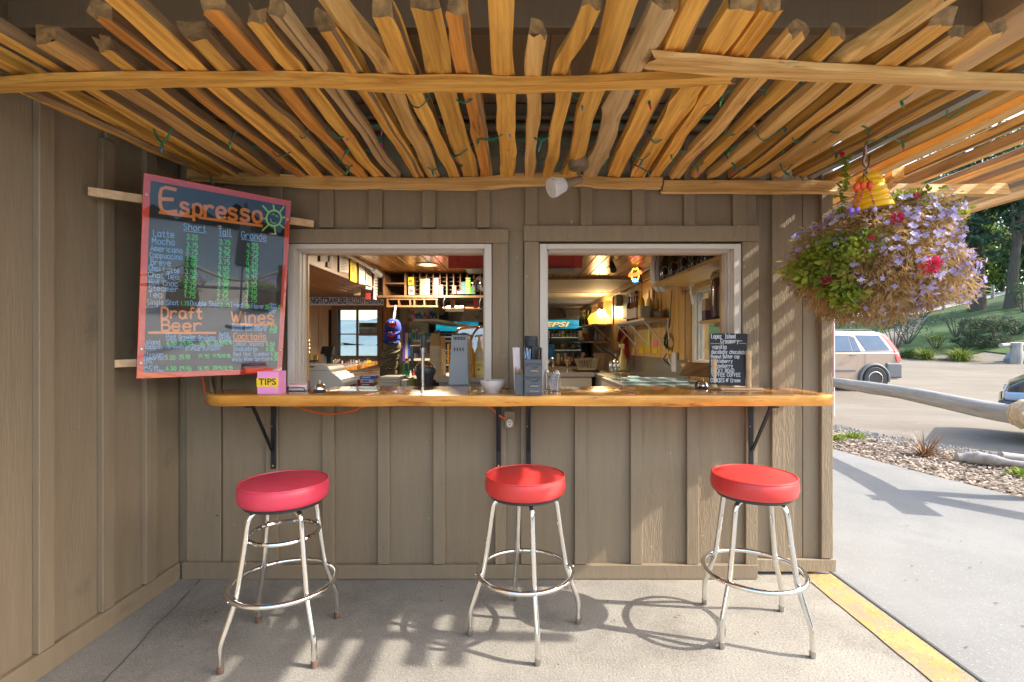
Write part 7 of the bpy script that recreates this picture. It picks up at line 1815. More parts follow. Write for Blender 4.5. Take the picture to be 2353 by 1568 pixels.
# ================================================================== OUTSIDE, TO THE RIGHT
def car(name, label, cat, X0, Yc, zg, paint, glass, trimc, detail=True):
    """nose towards -X; tail at X0 + 4.53"""
    t = thing(name, label, cat, (X0 + 2.26, Yc, zg), 'cars parked on the dirt lot')
    def fx(x): return X0 + 4.53 - x          # x measured from the tail
    HW = .87
    low = [(.06, .30), (.0, .42), (.0, .80), (.035, 1.075), (3.20, 1.075), (3.6, 1.03), (4.20, .93), (4.45, .78), (4.53, .55), (4.50, .36), (4.35, .27), (3.80, .26), (2.9, .26), (1.2, .26)]
    n = len(low)
    b = MB()
    # lofted across the width: sides bulge a little, belt and sill tuck in
    secs = [(-HW + .05, .965), (-HW, .985), (-HW + .02, 1.0), (HW - .02, 1.0), (HW, .985), (HW - .05, .965)]
    def wid(z): return -.035 * max(0, (z - .75) / .33) ** 2 - .05 * max(0, (.5 - z) / .25)
    L_ = []; Rr = []
    for i, (x, z) in enumerate(low):
        L_.append((fx(x), Yc - HW - wid(z), zg + z)); Rr.append((fx(x), Yc + HW + wid(z), zg + z))
    b.add(L_ + Rr, [tuple(range(n)), tuple(range(2 * n - 1, n - 1, -1))] + [(i, n + i, n + (i + 1) % n, (i + 1) % n) for i in range(n)])
    body = b.build('body', paint, t, bevel=.035, segs=3, smooth=True)
    # cabin
    gb = [(.05, 1.077), (3.22, 1.077), (2.42, 1.655), (2.0, 1.685), (.62, 1.675), (.40, 1.62)]
    def yy(z, s): return Yc + s * (HW - .035 - .20 * (z - 1.077) / .6)
    n = len(gb)
    b = MB()
    b.add([(fx(x), yy(z, -1), zg + z) for x, z in gb] + [(fx(x), yy(z, 1), zg + z) for x, z in gb], [tuple(range(n)), tuple(range(2 * n - 1, n - 1, -1))] + [(i, n + i, n + (i + 1) % n, (i + 1) % n) for i in range(n)])
    b.build('cabin', paint, t, bevel=.03, segs=3, smooth=True)
    def pane(poly, nm='window'):
        for s in (-1, 1):
            b = MB()
            p0 = [(fx(x), yy(z, s) + s * .004, zg + z) for x, z in poly]; p1 = [(fx(x), yy(z, s) + s * .010, zg + z) for x, z in poly]
            m_ = len(poly); b.add(p0 + p1, [tuple(range(m_)), tuple(range(2 * m_ - 1, m_ - 1, -1))] + [(i, m_ + i, m_ + (i + 1) % m_, (i + 1) % m_) for i in range(m_)])
            b.build(nm, glass, t)
    pane([(.28, 1.13), (.96, 1.12), (1.17, 1.56), (.50, 1.55)])
    pane([(1.12, 1.10), (1.32, 1.10), (1.36, 1.55), (1.22, 1.50)]); pane([(1.35, 1.10), (1.98, 1.10), (1.98, 1.56), (1.39, 1.55)])
    pane([(2.06, 1.10), (2.98, 1.10), (2.44, 1.55), (2.06, 1.56)])
    b = MB(); b.add([(fx(3.18), yy(1.1, -1) + .07, zg + 1.11), (fx(3.18), yy(1.1, 1) - .07, zg + 1.11), (fx(2.46), yy(1.63, 1) - .06, zg + 1.645), (fx(2.46), yy(1.63, -1) + .06, zg + 1.645)], [(0, 1, 2, 3)])
    o = b.build('windscreen', glass, t); sm = o.modifiers.new('t', 'SOLIDIFY'); sm.thickness = .02
    # bumpers, cladding
    gp_ = trimc
    b = MB(); b.box(fx(-.035), fx(.42), Yc - HW - .012, Yc + HW + .012, zg + .34, zg + .78); b.build('rear_bumper', gp_, t, bevel=.05, segs=3)
    b = MB(); b.box(fx(4.15), fx(4.56), Yc - HW - .010, Yc + HW + .010, zg + .28, zg + .60); b.build('front_bumper', gp_ if detail else paint, t, bevel=.06, segs=3)
    for s in (-1, 1):
        b = MB(); b.box(fx(1.30), fx(2.9), Yc + s * (HW + .001), Yc + s * (HW + .014), zg + .52, zg + .58); b.build('side_moulding', gp_, t, bevel=.004)
        for wx_ in (.75, 3.37):
            b = MB(); b.tube([(fx(wx_) + .40 * math.cos(a), Yc + s * (HW - .01), zg + .33 + .40 * math.sin(a)) for a in lsp(-.25, math.pi + .25, 20)], .045, 8); b.build('wheel_arch', gp_, t, smooth=True)
            b = MB(); T = Matrix.Translation((fx(wx_), Yc + s * (HW - .07), zg + .33)) @ Matrix.Rotation(R(-90) * s, 4, 'X')
            b.lathe([(0, -.02), (.385, -.02), (.385, .0725), (0, .0725)], (0, 0, 0), 28, T); b.build('wheel_well', pl((.008, .008, .008), .9), t)
            b = MB(); b.lathe([(.20, -.10), (.31, -.10), (.335, -.07), (.335, .09), (.31, .115), (.205, .112)], (0, 0, 0), 32, T); wh = b.build('tyre', pl((.03, .03, .03), .8), t, smooth=True)
            b = MB(); b.lathe([(.0, .085), (.05, .09), (.055, .075), (.19, .07), (.205, .113), (.19, .118), (.18, .09), (0, .06)], (0, 0, 0), 28, T)
            for k in range(5):
                b.box(-.028, .028, .03, .19, .080, .108, T @ Matrix.Rotation(k * 2 * math.pi / 5, 4, 'Z'))
            b.build('rim', pl((.6, .6, .62), .25, .7), wh, smooth=True, angle=30)
        # tail lamp up the rear pillar
        b = MB(); pts_ = [(.40, 1.60), (.30, 1.46), (.14, 1.12), (.075, .82)]
        vs = []; 
        for x, z in pts_:
            yv = (yy(z, s) if z > 1.077 else Yc + s * HW) + s * .008
            vs += [(fx(x + .035), yv, zg + z), (fx(x - .10), yv - s * .02, zg + z)]
        b.add(vs + [(v[0], v[1] - s * .03, v[2]) for v in vs], [(2 * i, 2 * i + 1, 2 * i + 3, 2 * i + 2) for i in range(3)] + [(8 + 2 * i, 8 + 2 * i + 2, 8 + 2 * i + 3, 8 + 2 * i + 1) for i in range(3)] + [(2 * i, 2 * i + 2, 8 + 2 * i + 2, 8 + 2 * i) for i in range(3)] + [(2 * i + 1, 9 + 2 * i, 11 + 2 * i, 2 * i + 3) for i in range(3)])
        b.build('tail_lamp', pl(hx('d8101c'), .2), t)
        b = MB(); b.box(fx(4.24), fx(4.50), Yc + s * (HW - .34), Yc + s * (HW + .004), zg + .58, zg + .72); b.build('headlight', pl((.28, .42, .62), .08, .2, coat=.8), t, bevel=.04, segs=3)
        for hx0 in (1.45, 2.35):
            b = MB(); b.tube(smoothpts([(fx(hx0 + .02), Yc + s * (HW + .0), zg + .985), (fx(hx0 - .03), Yc + s * (HW + .025), zg + .99), (fx(hx0 - .16), Yc + s * (HW + .025), zg + .99), (fx(hx0 - .2), Yc + s * HW, zg + .985)], 3), .014, 7); b.build('door_handle', gp_, t, smooth=True)
        b = MB(); b.box(fx(3.0), fx(2.86), Yc + s * (HW + .02), Yc + s * (HW + .19), zg + 1.10, zg + 1.24); b.build('mirror', paint, t, bevel=.03)
        if detail:
            b = MB(); b.tube([(fx(.62), yy(1.68, s) + s * -.06, zg + 1.70), (fx(.8), yy(1.68, s) - s * .06, zg + 1.725), (fx(2.0), yy(1.68, s) - s * .06, zg + 1.725), (fx(2.2), yy(1.68, s) - s * .06, zg + 1.70)], .014, 7); b.build('roof_rail', gp_, t, smooth=True)
        # door seams
        b = MB()
        for x in (1.02, 2.02): b.box(fx(x), fx(x + .008), Yc + s * (HW - .001), Yc + s * (HW + .0025), zg + .36, zg + 1.06)
        b.build('door_seam', pl((.03, .03, .03), .8), t)
    b = MB(); b.box(fx(.40), fx(.55), Yc - HW + .0, Yc - HW + .012, zg + .12, zg + .36); b.build('mud_flap', gp_, t)
    return t
car('suv', 'champagne coloured SUV parked on the dirt lot beyond the log rail', 'car', 10.90 - 4.53, 14.65, ter(10, 14.6) - .03, mat('suv_paint', hx('b4a090'), .28, .35, var=.03, coat=.8), mat('suv_glass', (.05, .085, .14), .06, var=.2, coat=.6), pl((.11, .12, .13), .5))
pc_ = car('parked_car', 'dark car with a blue glinting headlight at the right edge of the dirt lot', 'car', 7.02, 7.85, 0, mat('dark_paint', (.014, .016, .025), .15, .1, var=.05, coat=1), mat('dk_glass', (.03, .04, .05), .05, var=.1), pl((.02, .02, .022), .4), False)
pc_.location = (9.13, 5.97, 0); pc_.rotation_euler = (0, 0, R(-45))
# red and white banner pole beside the wall corner
bn = thing('banner_pole', 'thin red and white banner pole beyond the corner of the building', 'banner', (6.18, 9.5, 0))
b = MB(); b.tube([(6.205, 9.5, -.03), (6.205, 9.5, 2.35)], .012, 8); b.build('pole', pl((.7, .68, .7), .4), bn, smooth=True)
b = MB(); b.box(6.135, 6.190, 9.495, 9.503, .45, 2.3); b.build('cloth', pl(hx('d03040'), .6), bn)
# log rail fence with rope
lf = thing('log_fence', 'weathered log rail fence lashed with thick rope beside the pavement', 'fence', (4.6, 4.33, 0))
r_ = random.Random(41)
def log(name, a, c, r0, r1, parent, seed, n=18):
    a, c = Vector(a), Vector(c); pts = []; rs = []
    for i in range(n):
        t = i / (n - 1); p = a + (c - a) * t
        pts.append(p + Vector((noise.noise(Vector((t * 3, seed, 0))), noise.noise(Vector((t * 3, seed, 5))), noise.noise(Vector((t * 3, seed, 9))))) * .035); rs.append((r0 + (r1 - r0) * t) * (1 + .10 * noise.noise(Vector((t * 7, seed, 3)))))
    d = (c - a); q = d.to_track_quat('Y', 'Z'); Mi = (Matrix.Translation(a) @ q.to_matrix().to_4x4()).inverted()
    b = MB(); b.tube([Mi @ p for p in pts], rs, 14)
    o = b.build(name, M['log'], None, smooth=True, angle=50); o.location = a - off_of(parent); o.rotation_mode = 'QUATERNION'; o.rotation_quaternion = q; o.parent = parent
    return o
log('rail', (4.30, 3.75, .778), (5.42, 8.7, .755), .088, .080, lf, 1, 24)
log('rail', (4.62, 4.28, .78), (7.4, .9, .78), .10, .09, lf, 2)
log('post', (4.70, 4.34, -.3), (4.69, 4.34, .98), .085, .08, lf, 3)
log('post', (5.40, 8.6, -.3), (5.40, 8.6, .95), .10, .09, lf, 4)
log('post', (7.4, .9, -.3), (7.4, .9, .95), .10, .09, lf, 5)
for k in range(5):
    b = MB(); c = Vector((4.41 - k * .007, 4.225 - k * .032, .777)); T = Matrix.Translation(c) @ Matrix.Rotation(R(77), 4, 'Z') @ Matrix.Rotation(R(90 + 10 * math.sin(k * 2)), 4, 'Y')
    pts = []
    for i in range(30):
        a = 2 * math.pi * i / 30; rr_ = .107 + .006 * math.sin(9 * a + k); pts.append(T @ Vector((rr_ * math.cos(a), rr_ * math.sin(a), 0)))
    b.tube(pts, .021, 8, closed=True); b.build('rope_coil', M['rope'], lf, smooth=True)
# driftwood log, flax, weeds
dw = []
b = MB(); pts = [PZ(2195, 1052, .05), PZ(2240, 1054, .06), PZ(2300, 1061, .07), PZ(2370, 1070, .06), PZ(2450, 1076, .05)]
pp = smoothpts(pts, 6); b.tube(pp, [.035 + .05 * math.sin(math.pi * min(1, i / 14)) * .9 + .02 * noise.noise(Vector((i * .5, 0, 0))) for i in range(len(pp))], 12)
pts2 = [PZ(2300, 1048, .10), PZ(2353, 1055, .08), PZ(2450, 1064, .07)]; b.tube(smoothpts(pts2, 5), .05, 10)
tag(b.build('driftwood', M['driftwood'], smooth=True), 'bleached driftwood log lying on the wood chips', 'log')
fx_ = thing('flax_plant', 'bronze leaved flax plant growing in the wood chips', 'plant', PZ(2125, 1046, 0))
base = PZ(2125, 1046, 0); r_ = random.Random(9)
for k in range(70):
    a = r_.uniform(0, 6.283); el = r_.uniform(.25, 1.35); L_ = r_.uniform(.24, .46) * (1.05 if el < .8 else .9)
    d = Vector((math.cos(a), math.sin(a) * .8, 0)); b = MB(); vs = []; n = 6
    root = base + d * r_.uniform(0, .07); w0 = r_.uniform(.012, .020); sd = Vector((-d.y, d.x, 0)).normalized()
    p = Vector(root); e = el
    for i in range(n):
        wv = w0 * (1 - (i / (n - 1)) ** 1.8) + .001; vs += [p - sd * wv / 2, p + sd * wv / 2]
        p = p + (d * math.cos(e) + Vector((0, 0, math.sin(e)))) * L_ / (n - 1); e -= r_.uniform(.02, .16)
    b.add(vs, [(2 * i, 2 * i + 1, 2 * i + 3, 2 * i + 2) for i in range(n - 1)]); b.build('leaf', M['flax'], fx_)
for k, (px, py) in enumerate(((1917, 1012), (1962, 1008), (2350, 1095))):
    c = PZ(px, py, 0); b = MB()
    for i in range(160):
        d = rdir(r_); d.z = abs(d.z) + .3; d.normalize(); b.leaf(c + Vector((r_.uniform(-.09, .09), r_.uniform(-.07, .07), 0)) + d * r_.uniform(0, .07), d, rdir(r_), r_.uniform(.03, .07), .022)
    tag(b.build('weed', M['leafg']), ('low green weed beside the wall corner at the edge of the wood chips', 'low green weed left of the flax plant', 'low green weed by the rope lashed post')[k], 'plant', 'weeds in the wood chips')
# ------------------------------------------------ trees and shrubs
def leaves(b, r_, c, rad, n, size, flat=.0, shell=.55):
    c = Vector(c)
    for i in range(n):
        d = rdir(r_); k = shell + (1 - shell) * r_.random()
        p = c + Vector((d.x * rad[0], d.y * rad[1], d.z * rad[2])) * k
        o = rdir(r_); o.z *= (1 - flat); u = rdir(r_)
        b.leaf(p, o.normalized(), u, size * r_.uniform(.6, 1.4), size * r_.uniform(.4, .8))
def tree(name, label, x, y, h, tr, crown, fm, seed, n=60, per=34, size=.3, lean=(0, 0), r0=.30, group='trees beyond the dirt lot', droop=0, cat='tree'):
    """crown: list of (dx, dy, z, rx, ry, rz) blobs"""
    z0 = ter(x, y); r_ = random.Random(seed); t = thing(name, label, cat, (x, y, z0), group)
    top = max(c[2] for c in crown)
    b = MB(); pts = [Vector((x + lean[0] * k * k, y + lean[1] * k * k, z0 - .1 + top * k)) + Vector((noise.noise(Vector((k * 3, seed, 0))), 0, 0)) * r0 * .5 for k in lsp(0, 1, 9)]
    b.tube(pts, [r0 * (1.35 if i == 0 else 1) * (1 - .75 * i / 8) for i in range(9)], 10)
    for c in crown:
        s_ = pts[r_.randint(3, 6)]; e = Vector((x + c[0], y + c[1], z0 + c[2])); b.tube(smoothpts([s_, (s_ + e) / 2 + Vector((0, 0, -.2)), e], 4), [r0 * .4 * (1 - .1 * i) for i in range(9)], 6)
    b.build('trunk', M['bark'], t, smooth=True)
    b = MB()
    tot = sum(c[3] * c[5] for c in crown)
    for c in crown:
        m_ = max(4, int(n * c[3] * c[5] / tot))
        for i in range(m_):
            d = rdir(r_); k = r_.random() ** .4
            p = Vector((x + c[0] + d.x * c[3] * k, y + c[1] + d.y * c[4] * k, z0 + c[2] + d.z * c[5] * k))
            cr = size * r_.uniform(1.6, 3.2)
            leaves(b, r_, p, (cr, cr, cr * (.55 if not droop else 1.5)), per, size, shell=.2)
    o = b.build('crown', fm, t); return t
tree('cedar_tree', 'large dark blue green evergreen with a thick trunk on the lawn', 32.2, 34, 12, 0, [(0, 0, 5.2, 3.4, 3, 1.8), (-1.0, 0, 7.2, 3.6, 3, 2.4), (.8, 0, 9.5, 3.2, 3, 2.6), (0, 0, 12.5, 2.6, 2.6, 2.6), (-1.8, -.4, 4.4, 1.6, 1.6, 1.2)], M['fol_blue'], 1, 330, 46, .24, r0=.40)
tree('leaning_tree', 'tree with a leaning dark trunk at the right edge of the lawn', 32.6, 32, 9, 0, [(1.6, 0, 8.4, 3.2, 3, 2.0), (3.5, 0, 9.5, 3.2, 3, 2.4), (-.2, 0, 10.0, 2.4, 2.4, 1.5)], M['fol_mid'], 2, 170, 42, .24, lean=(1.4, 0), r0=.34)
bgd = [(25, 58, 'fol_dark'), (31, 60, 'fol_mid'), (37.5, 57, 'fol_lite'), (44, 62, 'fol_dark'), (51, 58, 'fol_mid'), (58, 63, 'fol_lite'), (64, 58, 'fol_dark'), (71, 64, 'fol_mid'), (40, 76, 'fol_mid'), (50, 78, 'fol_dark'), (61, 80, 'fol_dark'), (72, 79, 'fol_mid'), (34, 74, 'fol_dark'), (55, 90, 'fol_dark'), (68, 92, 'fol_dark'), (44, 92, 'fol_dark'), (80, 80, 'fol_dark'), (84, 66, 'fol_mid'), (18, 60, 'fol_mid'), (12, 56, 'fol_dark')]
for i, (x, y, fm) in enumerate(bgd):
    s_ = random.Random(60 + i); h = s_.uniform(11, 16) + (4 if y > 70 else 0)
    kind_n = {'fol_dark': ('dark_tree', 'dark green'), 'fol_mid': ('green_tree', 'mid green'), 'fol_lite': ('light_tree', 'yellow green sunlit')}[fm]
    tree(kind_n[0], kind_n[1] + ' tree in the wooded backdrop ' + ('behind the driveway' if y < 70 else 'at the far back'), x, y, h, 0,
         [(0, 0, h * .30, 3.8, 3.4, h * .20), (-1.4, 0, h * .5, 3.6, 3, h * .2), (1.4, 0, h * .55, 3.6, 3, h * .2), (0, 0, h * .78, 2.9, 2.9, h * .18)], M[fm], 200 + i, 130, 34, .50, r0=.35, group='trees of the wooded backdrop')
# trees just outside the picture that shade the lawn
for i, (x, y) in enumerate(((38, 24), (43, 31), (46, 40), (40, 46))):
    h = 11 + i; tree('lawn_tree', 'dark tree standing on the lawn beyond the right edge of the view', x, y, h, 0, [(0, 0, h * .45, 3.6, 3.4, h * .22), (0, 0, h * .8, 3, 3, h * .2)], M['fol_mid'], 400 + i, 110, 30, .42, r0=.35, group='trees shading the lawn')
# far wood that closes the view
b = MB(); r_ = random.Random(71)
for i in range(15000):
    y = r_.uniform(92, 120); x = r_.uniform(.35, 1.5) * y; z = ter(x, y) + 26 * r_.random() ** 1.1
    b.leaf((x, y, z), rdir(r_), rdir(r_), r_.uniform(.9, 1.9), r_.uniform(.7, 1.3))
kind(b.build('far_wood', M['fol_dark']), 'stuff')
# weeping willow like clump
tree('willow_tree', 'pale yellow green weeping tree behind the big evergreen', 43.5, 50, 6, 0, [(0, 0, 2.6, 2.2, 1.5, 2.4)], M['fol_lite'], 5, 60, 40, .18, r0=.2, droop=1)
def at(px, py, Y):
    x = (px - CX) / FPX * Y; return x, Y
def shrub(px, Y, w_, h, fm, label, seed, n=900, size=.07, lift=0, name='shrub', stems=True, group='shrubs in the planted bed', blades=False):
    x = (px - CX) / FPX * Y; z = ter(x, Y); r_ = random.Random(seed); t = thing(name, label, 'shrub', (x, Y, z), group)
    if blades:
        b = MB()
        for i in range(n):
            a = r_.uniform(0, 6.28); e = r_.uniform(.5, 1.5); L_ = h * r_.uniform(.7, 1.25); d = Vector((math.cos(a), math.sin(a), 0)); p = Vector((x, Y, z)) + d * r_.uniform(0, w_ * .16); sd = Vector((-d.y, d.x, 0)); vs = []
            for j in range(5):
                wv = .022 * (1 - j / 4.3); vs += [p - sd * wv, p + sd * wv]; p = p + (d * math.cos(e) + Vector((0, 0, math.sin(e)))) * L_ / 4; e -= .42
            b.add(vs, [(2 * j, 2 * j + 1, 2 * j + 3, 2 * j + 2) for j in range(4)])
        b.build('leaves', fm, t); return t
    b = MB()
    for k in range(7):
        a = k * .9; b.tube(smoothpts([(x + .05 * math.cos(a), Y + .05 * math.sin(a), z - .05), (x + w_ * .15 * math.cos(a), Y + w_ * .15 * math.sin(a), z + lift + h * .25), (x + w_ * .3 * math.cos(a), Y + w_ * .3 * math.sin(a), z + lift + h * .65)], 3), [.03, .028, .026, .022, .02, .016, .012], 6)
    b.build('stems', M['bark'], t, smooth=True)
    b = MB()
    for k in range(max(6, n // 60)):
        d = rdir(r_); kk = r_.random() ** .4; p = Vector((x + d.x * w_ * .42 * kk, Y + d.y * w_ * .4 * kk, z + lift + h * .55 + d.z * h * .36 * kk)); leaves(b, r_, p, (w_ * .16, w_ * .16, h * .14), 60, size, shell=.3)
    b.build('foliage', fm, t); return t
shrub(2085, 27.5, 3.0, 2.2, M['fol_blue'], 'large blue green shrub at the head of the planted bed', 11, 1500, .10)
shrub(2055, 25.5, 3.0, 1.9, M['fol_grey'], 'open shrub with bare stems behind the SUV', 12, 700, .07, lift=.55)
shrub(1985, 25, 2.6, 1.7, M['fol_grey'], 'twiggy shrub partly behind the hanging basket', 13, 700, .07, lift=.5)
shrub(1930, 27, 2.4, 1.6, M['fol_dark'], 'dark shrub just beyond the wall corner', 14, 900, .08)
shrub(2120, 36, 4, 2.6, M['fol_rust'], 'reddish brown shrub by the driveway', 15, 1300, .12)
shrub(2215, 24.5, 1.8, .55, M['fol_dark'], 'low dark shrub in front of the clipped tree', 16, 1300, .06)
shrub(2335, 24.5, 2.0, .7, M['fol_dark'], 'low dark spreading shrub right of the clipped tree', 17, 1500, .06)
shrub(2196, 26.5, 1.7, 1.7, M['fol_grey'], 'thin brownish shrub left of the clipped tree', 18, 350, .06)
shrub(2352, 29.5, 1.6, 2.2, M['fol_dark'], 'dark upright shrub at the right edge of the lawn', 19, 1200, .08)
for k, (px, Y, w_, h, fm, lab) in enumerate(((2125, 22.4, 1.5, .72, 'fol_lite', 'yellow green arching grass left of the larger grass clump'), (2205, 21.6, 1.9, .80, 'fol_lite', 'larger yellow green arching grass clump in the bed'), (2085, 23.2, 1.2, .62, 'fol_mid', 'small green grass clump nearest the SUV'))):
    shrub(px, Y, w_, h, M[fm], lab, 30 + k, 420, name='grass_clump', blades=True, group='grass clumps in the planted bed')
shrub(2150, 25, 1.4, .9, M['fol_lite'], 'round yellow green shrub between the grass clumps and the lawn', 20, 800, .06)
# clipped cloud tree
x, Y = at(2284, 0, 23.5); z = ter(x, Y); tp_ = thing('clipped_tree', 'clipped tree of stacked round pads on a pale trunk', 'tree', (x, Y, z)); r_ = random.Random(8)
zz_ = lambda py: CAMZ - (py - CY) / FPX * Y
b = MB(); b.tube(smoothpts([(x, Y, z - .05), (x - .04, Y, zz_(800)), (x + .02, Y, zz_(780)), (x - .06, Y, zz_(752))], 4), [.13, .12, .11, .10, .10, .09, .09, .08, .08, .07, .07, .06, .05], 10); b.build('trunk', mat('pale_bark', (.24, .20, .15), .9, var=.3, scale=8, bump=.6), tp_, smooth=True)
for cx_, cy_, rx2, rz2, nn2 in ((2286, 746, 1.05, .42, 3200), (2232, 752, .55, .50, 1300), (2262, 786, 1.0, .30, 2200), (2300, 786, .6, .26, 1100)):
    b = MB(); leaves(b, r_, ((cx_ - CX) / FPX * Y, Y, zz_(cy_)), (rx2, rx2 * .8, rz2), nn2, .085, shell=.72); b.build('pad', M['fol_grey'], tp_)
# post and rail fences
wf_ = thing('rail_fence', 'grey post and rail at the right edge of the planted bed', 'fence', (20.8, 20, ter(20.8, 20)), 'rail fences round the lawn')
zb = ter(20.8, 20.2)
log('post', (20.75, 20.2, zb - .2), (20.75, 20.2, zb + .92), .20, .19, wf_, 6, 8); log('rail', (20.1, 20.2, zb + .80), (25, 21.2, zb + .95), .085, .08, wf_, 7, 10); log('rail', (21.4, 19.9, zb + .06), (25, 20.8, zb + .1), .07, .07, wf_, 8, 8)
wf_ = thing('rail_fence', 'dark post and rail along the near side of the driveway', 'fence', (28.5, 36.5, ter(28.5, 36.5)), 'rail fences round the lawn')
prev_ = None
for k in range(6):
    x = 24.5 + k * 4.2; y = 37.0 + (x - 28) * .1; zb = ter(x, y); log('post', (x, y, zb - .2), (x, y, zb + 1.05), .11, .10, wf_, 20 + k, 6)
    if prev_ and k < 3: log('rail', (prev_[0], prev_[1], prev_[2] + .85), (x, y, zb + .85), .07, .07, wf_, 30 + k, 8)
    prev_ = (x, y, zb)
b = MB(); x, Y = at(2345, 0, 20.6); b.lathe([(0, -.1), (.5, -.05), (.52, .12), (.36, .34), (.12, .42), (0, .43)], (x, Y, ter(x, Y)), 14)
for i, v in enumerate(b.v): b.v[i] = tuple(Vector(v) + Vector((noise.noise(Vector(v) * 2.1), noise.noise(Vector(v) * 2.3 + Vector((4, 4, 4))), noise.noise(Vector(v) * 2))) * .12)
tag(b.build('boulder', mat('rock', (.20, .22, .26), .85, var=.3, scale=3, bump=.8), smooth=True), 'blue grey boulder beside the post and rail', 'boulder')
# grey outbuilding between the shrubs
x, Y = at(1938, 0, 44); zb = ter(x, Y) - 1.0
sh_ = thing('shed', 'weathered grey shed half hidden by shrubs beyond the lot', 'building', (x, Y, zb))
b = MB(); b.box(x - 4.5, x + 2.4, Y, Y + 4, zb - 2, zb + 2.2); b.build('wall', pl((.20, .19, .19), .8), sh_)
b = MB(); b.prism([(Y - .4, zb + 2.15), (Y + 4.4, zb + 2.15), (Y + 2, zb + 3.6)], x - 4.8, x + 2.7, Matrix(((0, 0, 1, 0), (1, 0, 0, 0), (0, 1, 0, 0), (0, 0, 0, 1)))); b.build('roof', pl((.13, .13, .15), .8), sh_)
b = MB(); b.box(x + .2, x + 1.6, Y - .05, Y - .005, zb - 1, zb + 1.3); b.build('door', pl((.11, .11, .12), .7), sh_)
b = MB(); b.box(x - 1.7, x - .6, Y - .05, Y - .005, zb + .2, zb + 1.2); b.build('sign_panel', pl(hx('8a7a48'), .7), sh_)

# ================================================================== HANGING BASKET
BC = P(2016, 604, 2.40); BRX, BRY, BRZ = .365, .34, .275
hb = thing('hanging_basket', 'huge hanging basket of lilac flowers, dry brown stems and green leaves', 'hanging basket', BC)
r_ = random.Random(17)
b = MB(); b.lathe([(0, -.13), (.09, -.12), (.15, -.06), (.175, .03), (.18, .05), (.165, .05), (.13, -.04), (0, -.10)], BC, 24); b.build('pot', M['mulch'], hb, smooth=True)
HK = P(1990, 384, 2.42)
def bsurf(d, k=1.0):
    f = 1 + .26 * noise.noise(d * 1.9 + Vector((3, 1, 7))) + .13 * noise.noise(d * 5)
    return BC + Vector((d.x * BRX, d.y * BRY, d.z * BRZ * (1.0 if d.z > 0 else 1.0))) * k * f
b = MB()
for i in range(26000):
    d = rdir(r_)
    k = .48 + .54 * r_.random() ** .6
    p = bsurf(d, k)
    o = (d * .5 + rdir(r_) * .9 + Vector((0, 0, -.75))).normalized()
    b.leaf(p, o, rdir(r_), r_.uniform(.02, .06), r_.uniform(.003, .0085))
kind(b.build('dry_stems', M['dry'], hb), 'stuff')
b = MB()
for i in range(260):     # loose strands below
    a = r_.uniform(0, 6.28); d = Vector((math.cos(a) * .7, math.sin(a) * .7, -.75 - r_.random() * .3)).normalized(); p = bsurf(d, .95)
    q = [p]; v = Vector((r_.uniform(-.3, .3), r_.uniform(-.3, .3), -1))
    for j in range(5): v = (v + rdir(r_) * .9 + Vector((0, 0, .12 * j))).normalized(); q.append(q[-1] + v * r_.uniform(.008, .018))
    b.tube(q, .0013, 4, caps=False)
kind(b.build('withered_tips', M['dry'], hb), 'stuff')
# green masses
gm = [(Vector((-.88, -.35, .02)), .28, 650, .028), (Vector((-.68, -.6, .15)), .20, 260, .024), (Vector((-.74, -.35, -.62)), .18, 330, .040), (Vector((.62, -.2, .80)), .24, 380, .030), (Vector((.1, -.3, .95)), .22, 300, .03), (Vector((-.9, -.1, -.2)), .2, 240, .04), (Vector((.75, -.2, .75)), .22, 350, .03)]
b = MB(); b2 = MB()
for d0, spr, n_, sz in gm:
    for i in range(n_):
        d = (d0 + rdir(r_) * spr * r_.random() ** .5 * 1.6).normalized(); p = bsurf(d, r_.uniform(.93, 1.10))
        (b if r_.random() < .55 else b2).leaf(p, (rdir(r_) + d * .6).normalized(), (rdir(r_) * .6 + d).normalized(), sz * r_.uniform(.6, 1.3), sz * r_.uniform(.35, .75))
kind(b.build('leaves', M['leafg'], hb), 'stuff'); kind(b2.build('leaves', M['leafy'], hb), 'stuff')
# lilac flowers: five-petalled, one mesh shared
def flower_mesh(col, r0, name):
    b = MB()
    for k in range(5):
        a = k * 2 * math.pi / 5 + .3; d = Vector((math.cos(a), math.sin(a), .25)).normalized(); sd = Vector((-math.sin(a), math.cos(a), 0))
        L_ = r0 * (1.25 if k < 3 else .8)
        b.add([(0, 0, 0), tuple(d * L_ * .6 + sd * L_ * .34), tuple(d * L_), tuple(d * L_ * .6 - sd * L_ * .34)], [(0, 1, 2, 3)])
    return b.data(name, mat('petal_' + name, col, .6, var=.18, scale=20, trans=.35, orand=.2))
fmeshes = [flower_mesh((.47, .42, .78), .0145, 'lilac'), flower_mesh((.68, .64, .88), .013, 'pale')]
def place(me, nm, d, k, s=1):
    o = bpy.data.objects.new(nm, me); COL.objects.link(o); o.parent = hb
    o.location = bsurf(d, k) - BC; o.rotation_mode = 'QUATERNION'; o.rotation_quaternion = (d + rdir(r_) * .8 + Vector((0, -.5, 0))).normalized().to_track_quat('Z', 'Y'); o.scale = (s,) * 3
cnt_ = 0
while cnt_ < 290:
    d = rdir(r_)
    if d.y > .35: continue
    wgt = .50 + .5 * max(0, d.x) + .4 * max(0, d.z) - .40 * max(0, -d.x) - .3 * max(0, -d.z)
    if r_.random() > wgt: continue
    place(fmeshes[r_.random() < .3], 'flower', d, r_.uniform(1.0, 1.07), r_.uniform(.75, 1.25)); cnt_ += 1
b = MB()
cl_ = 0
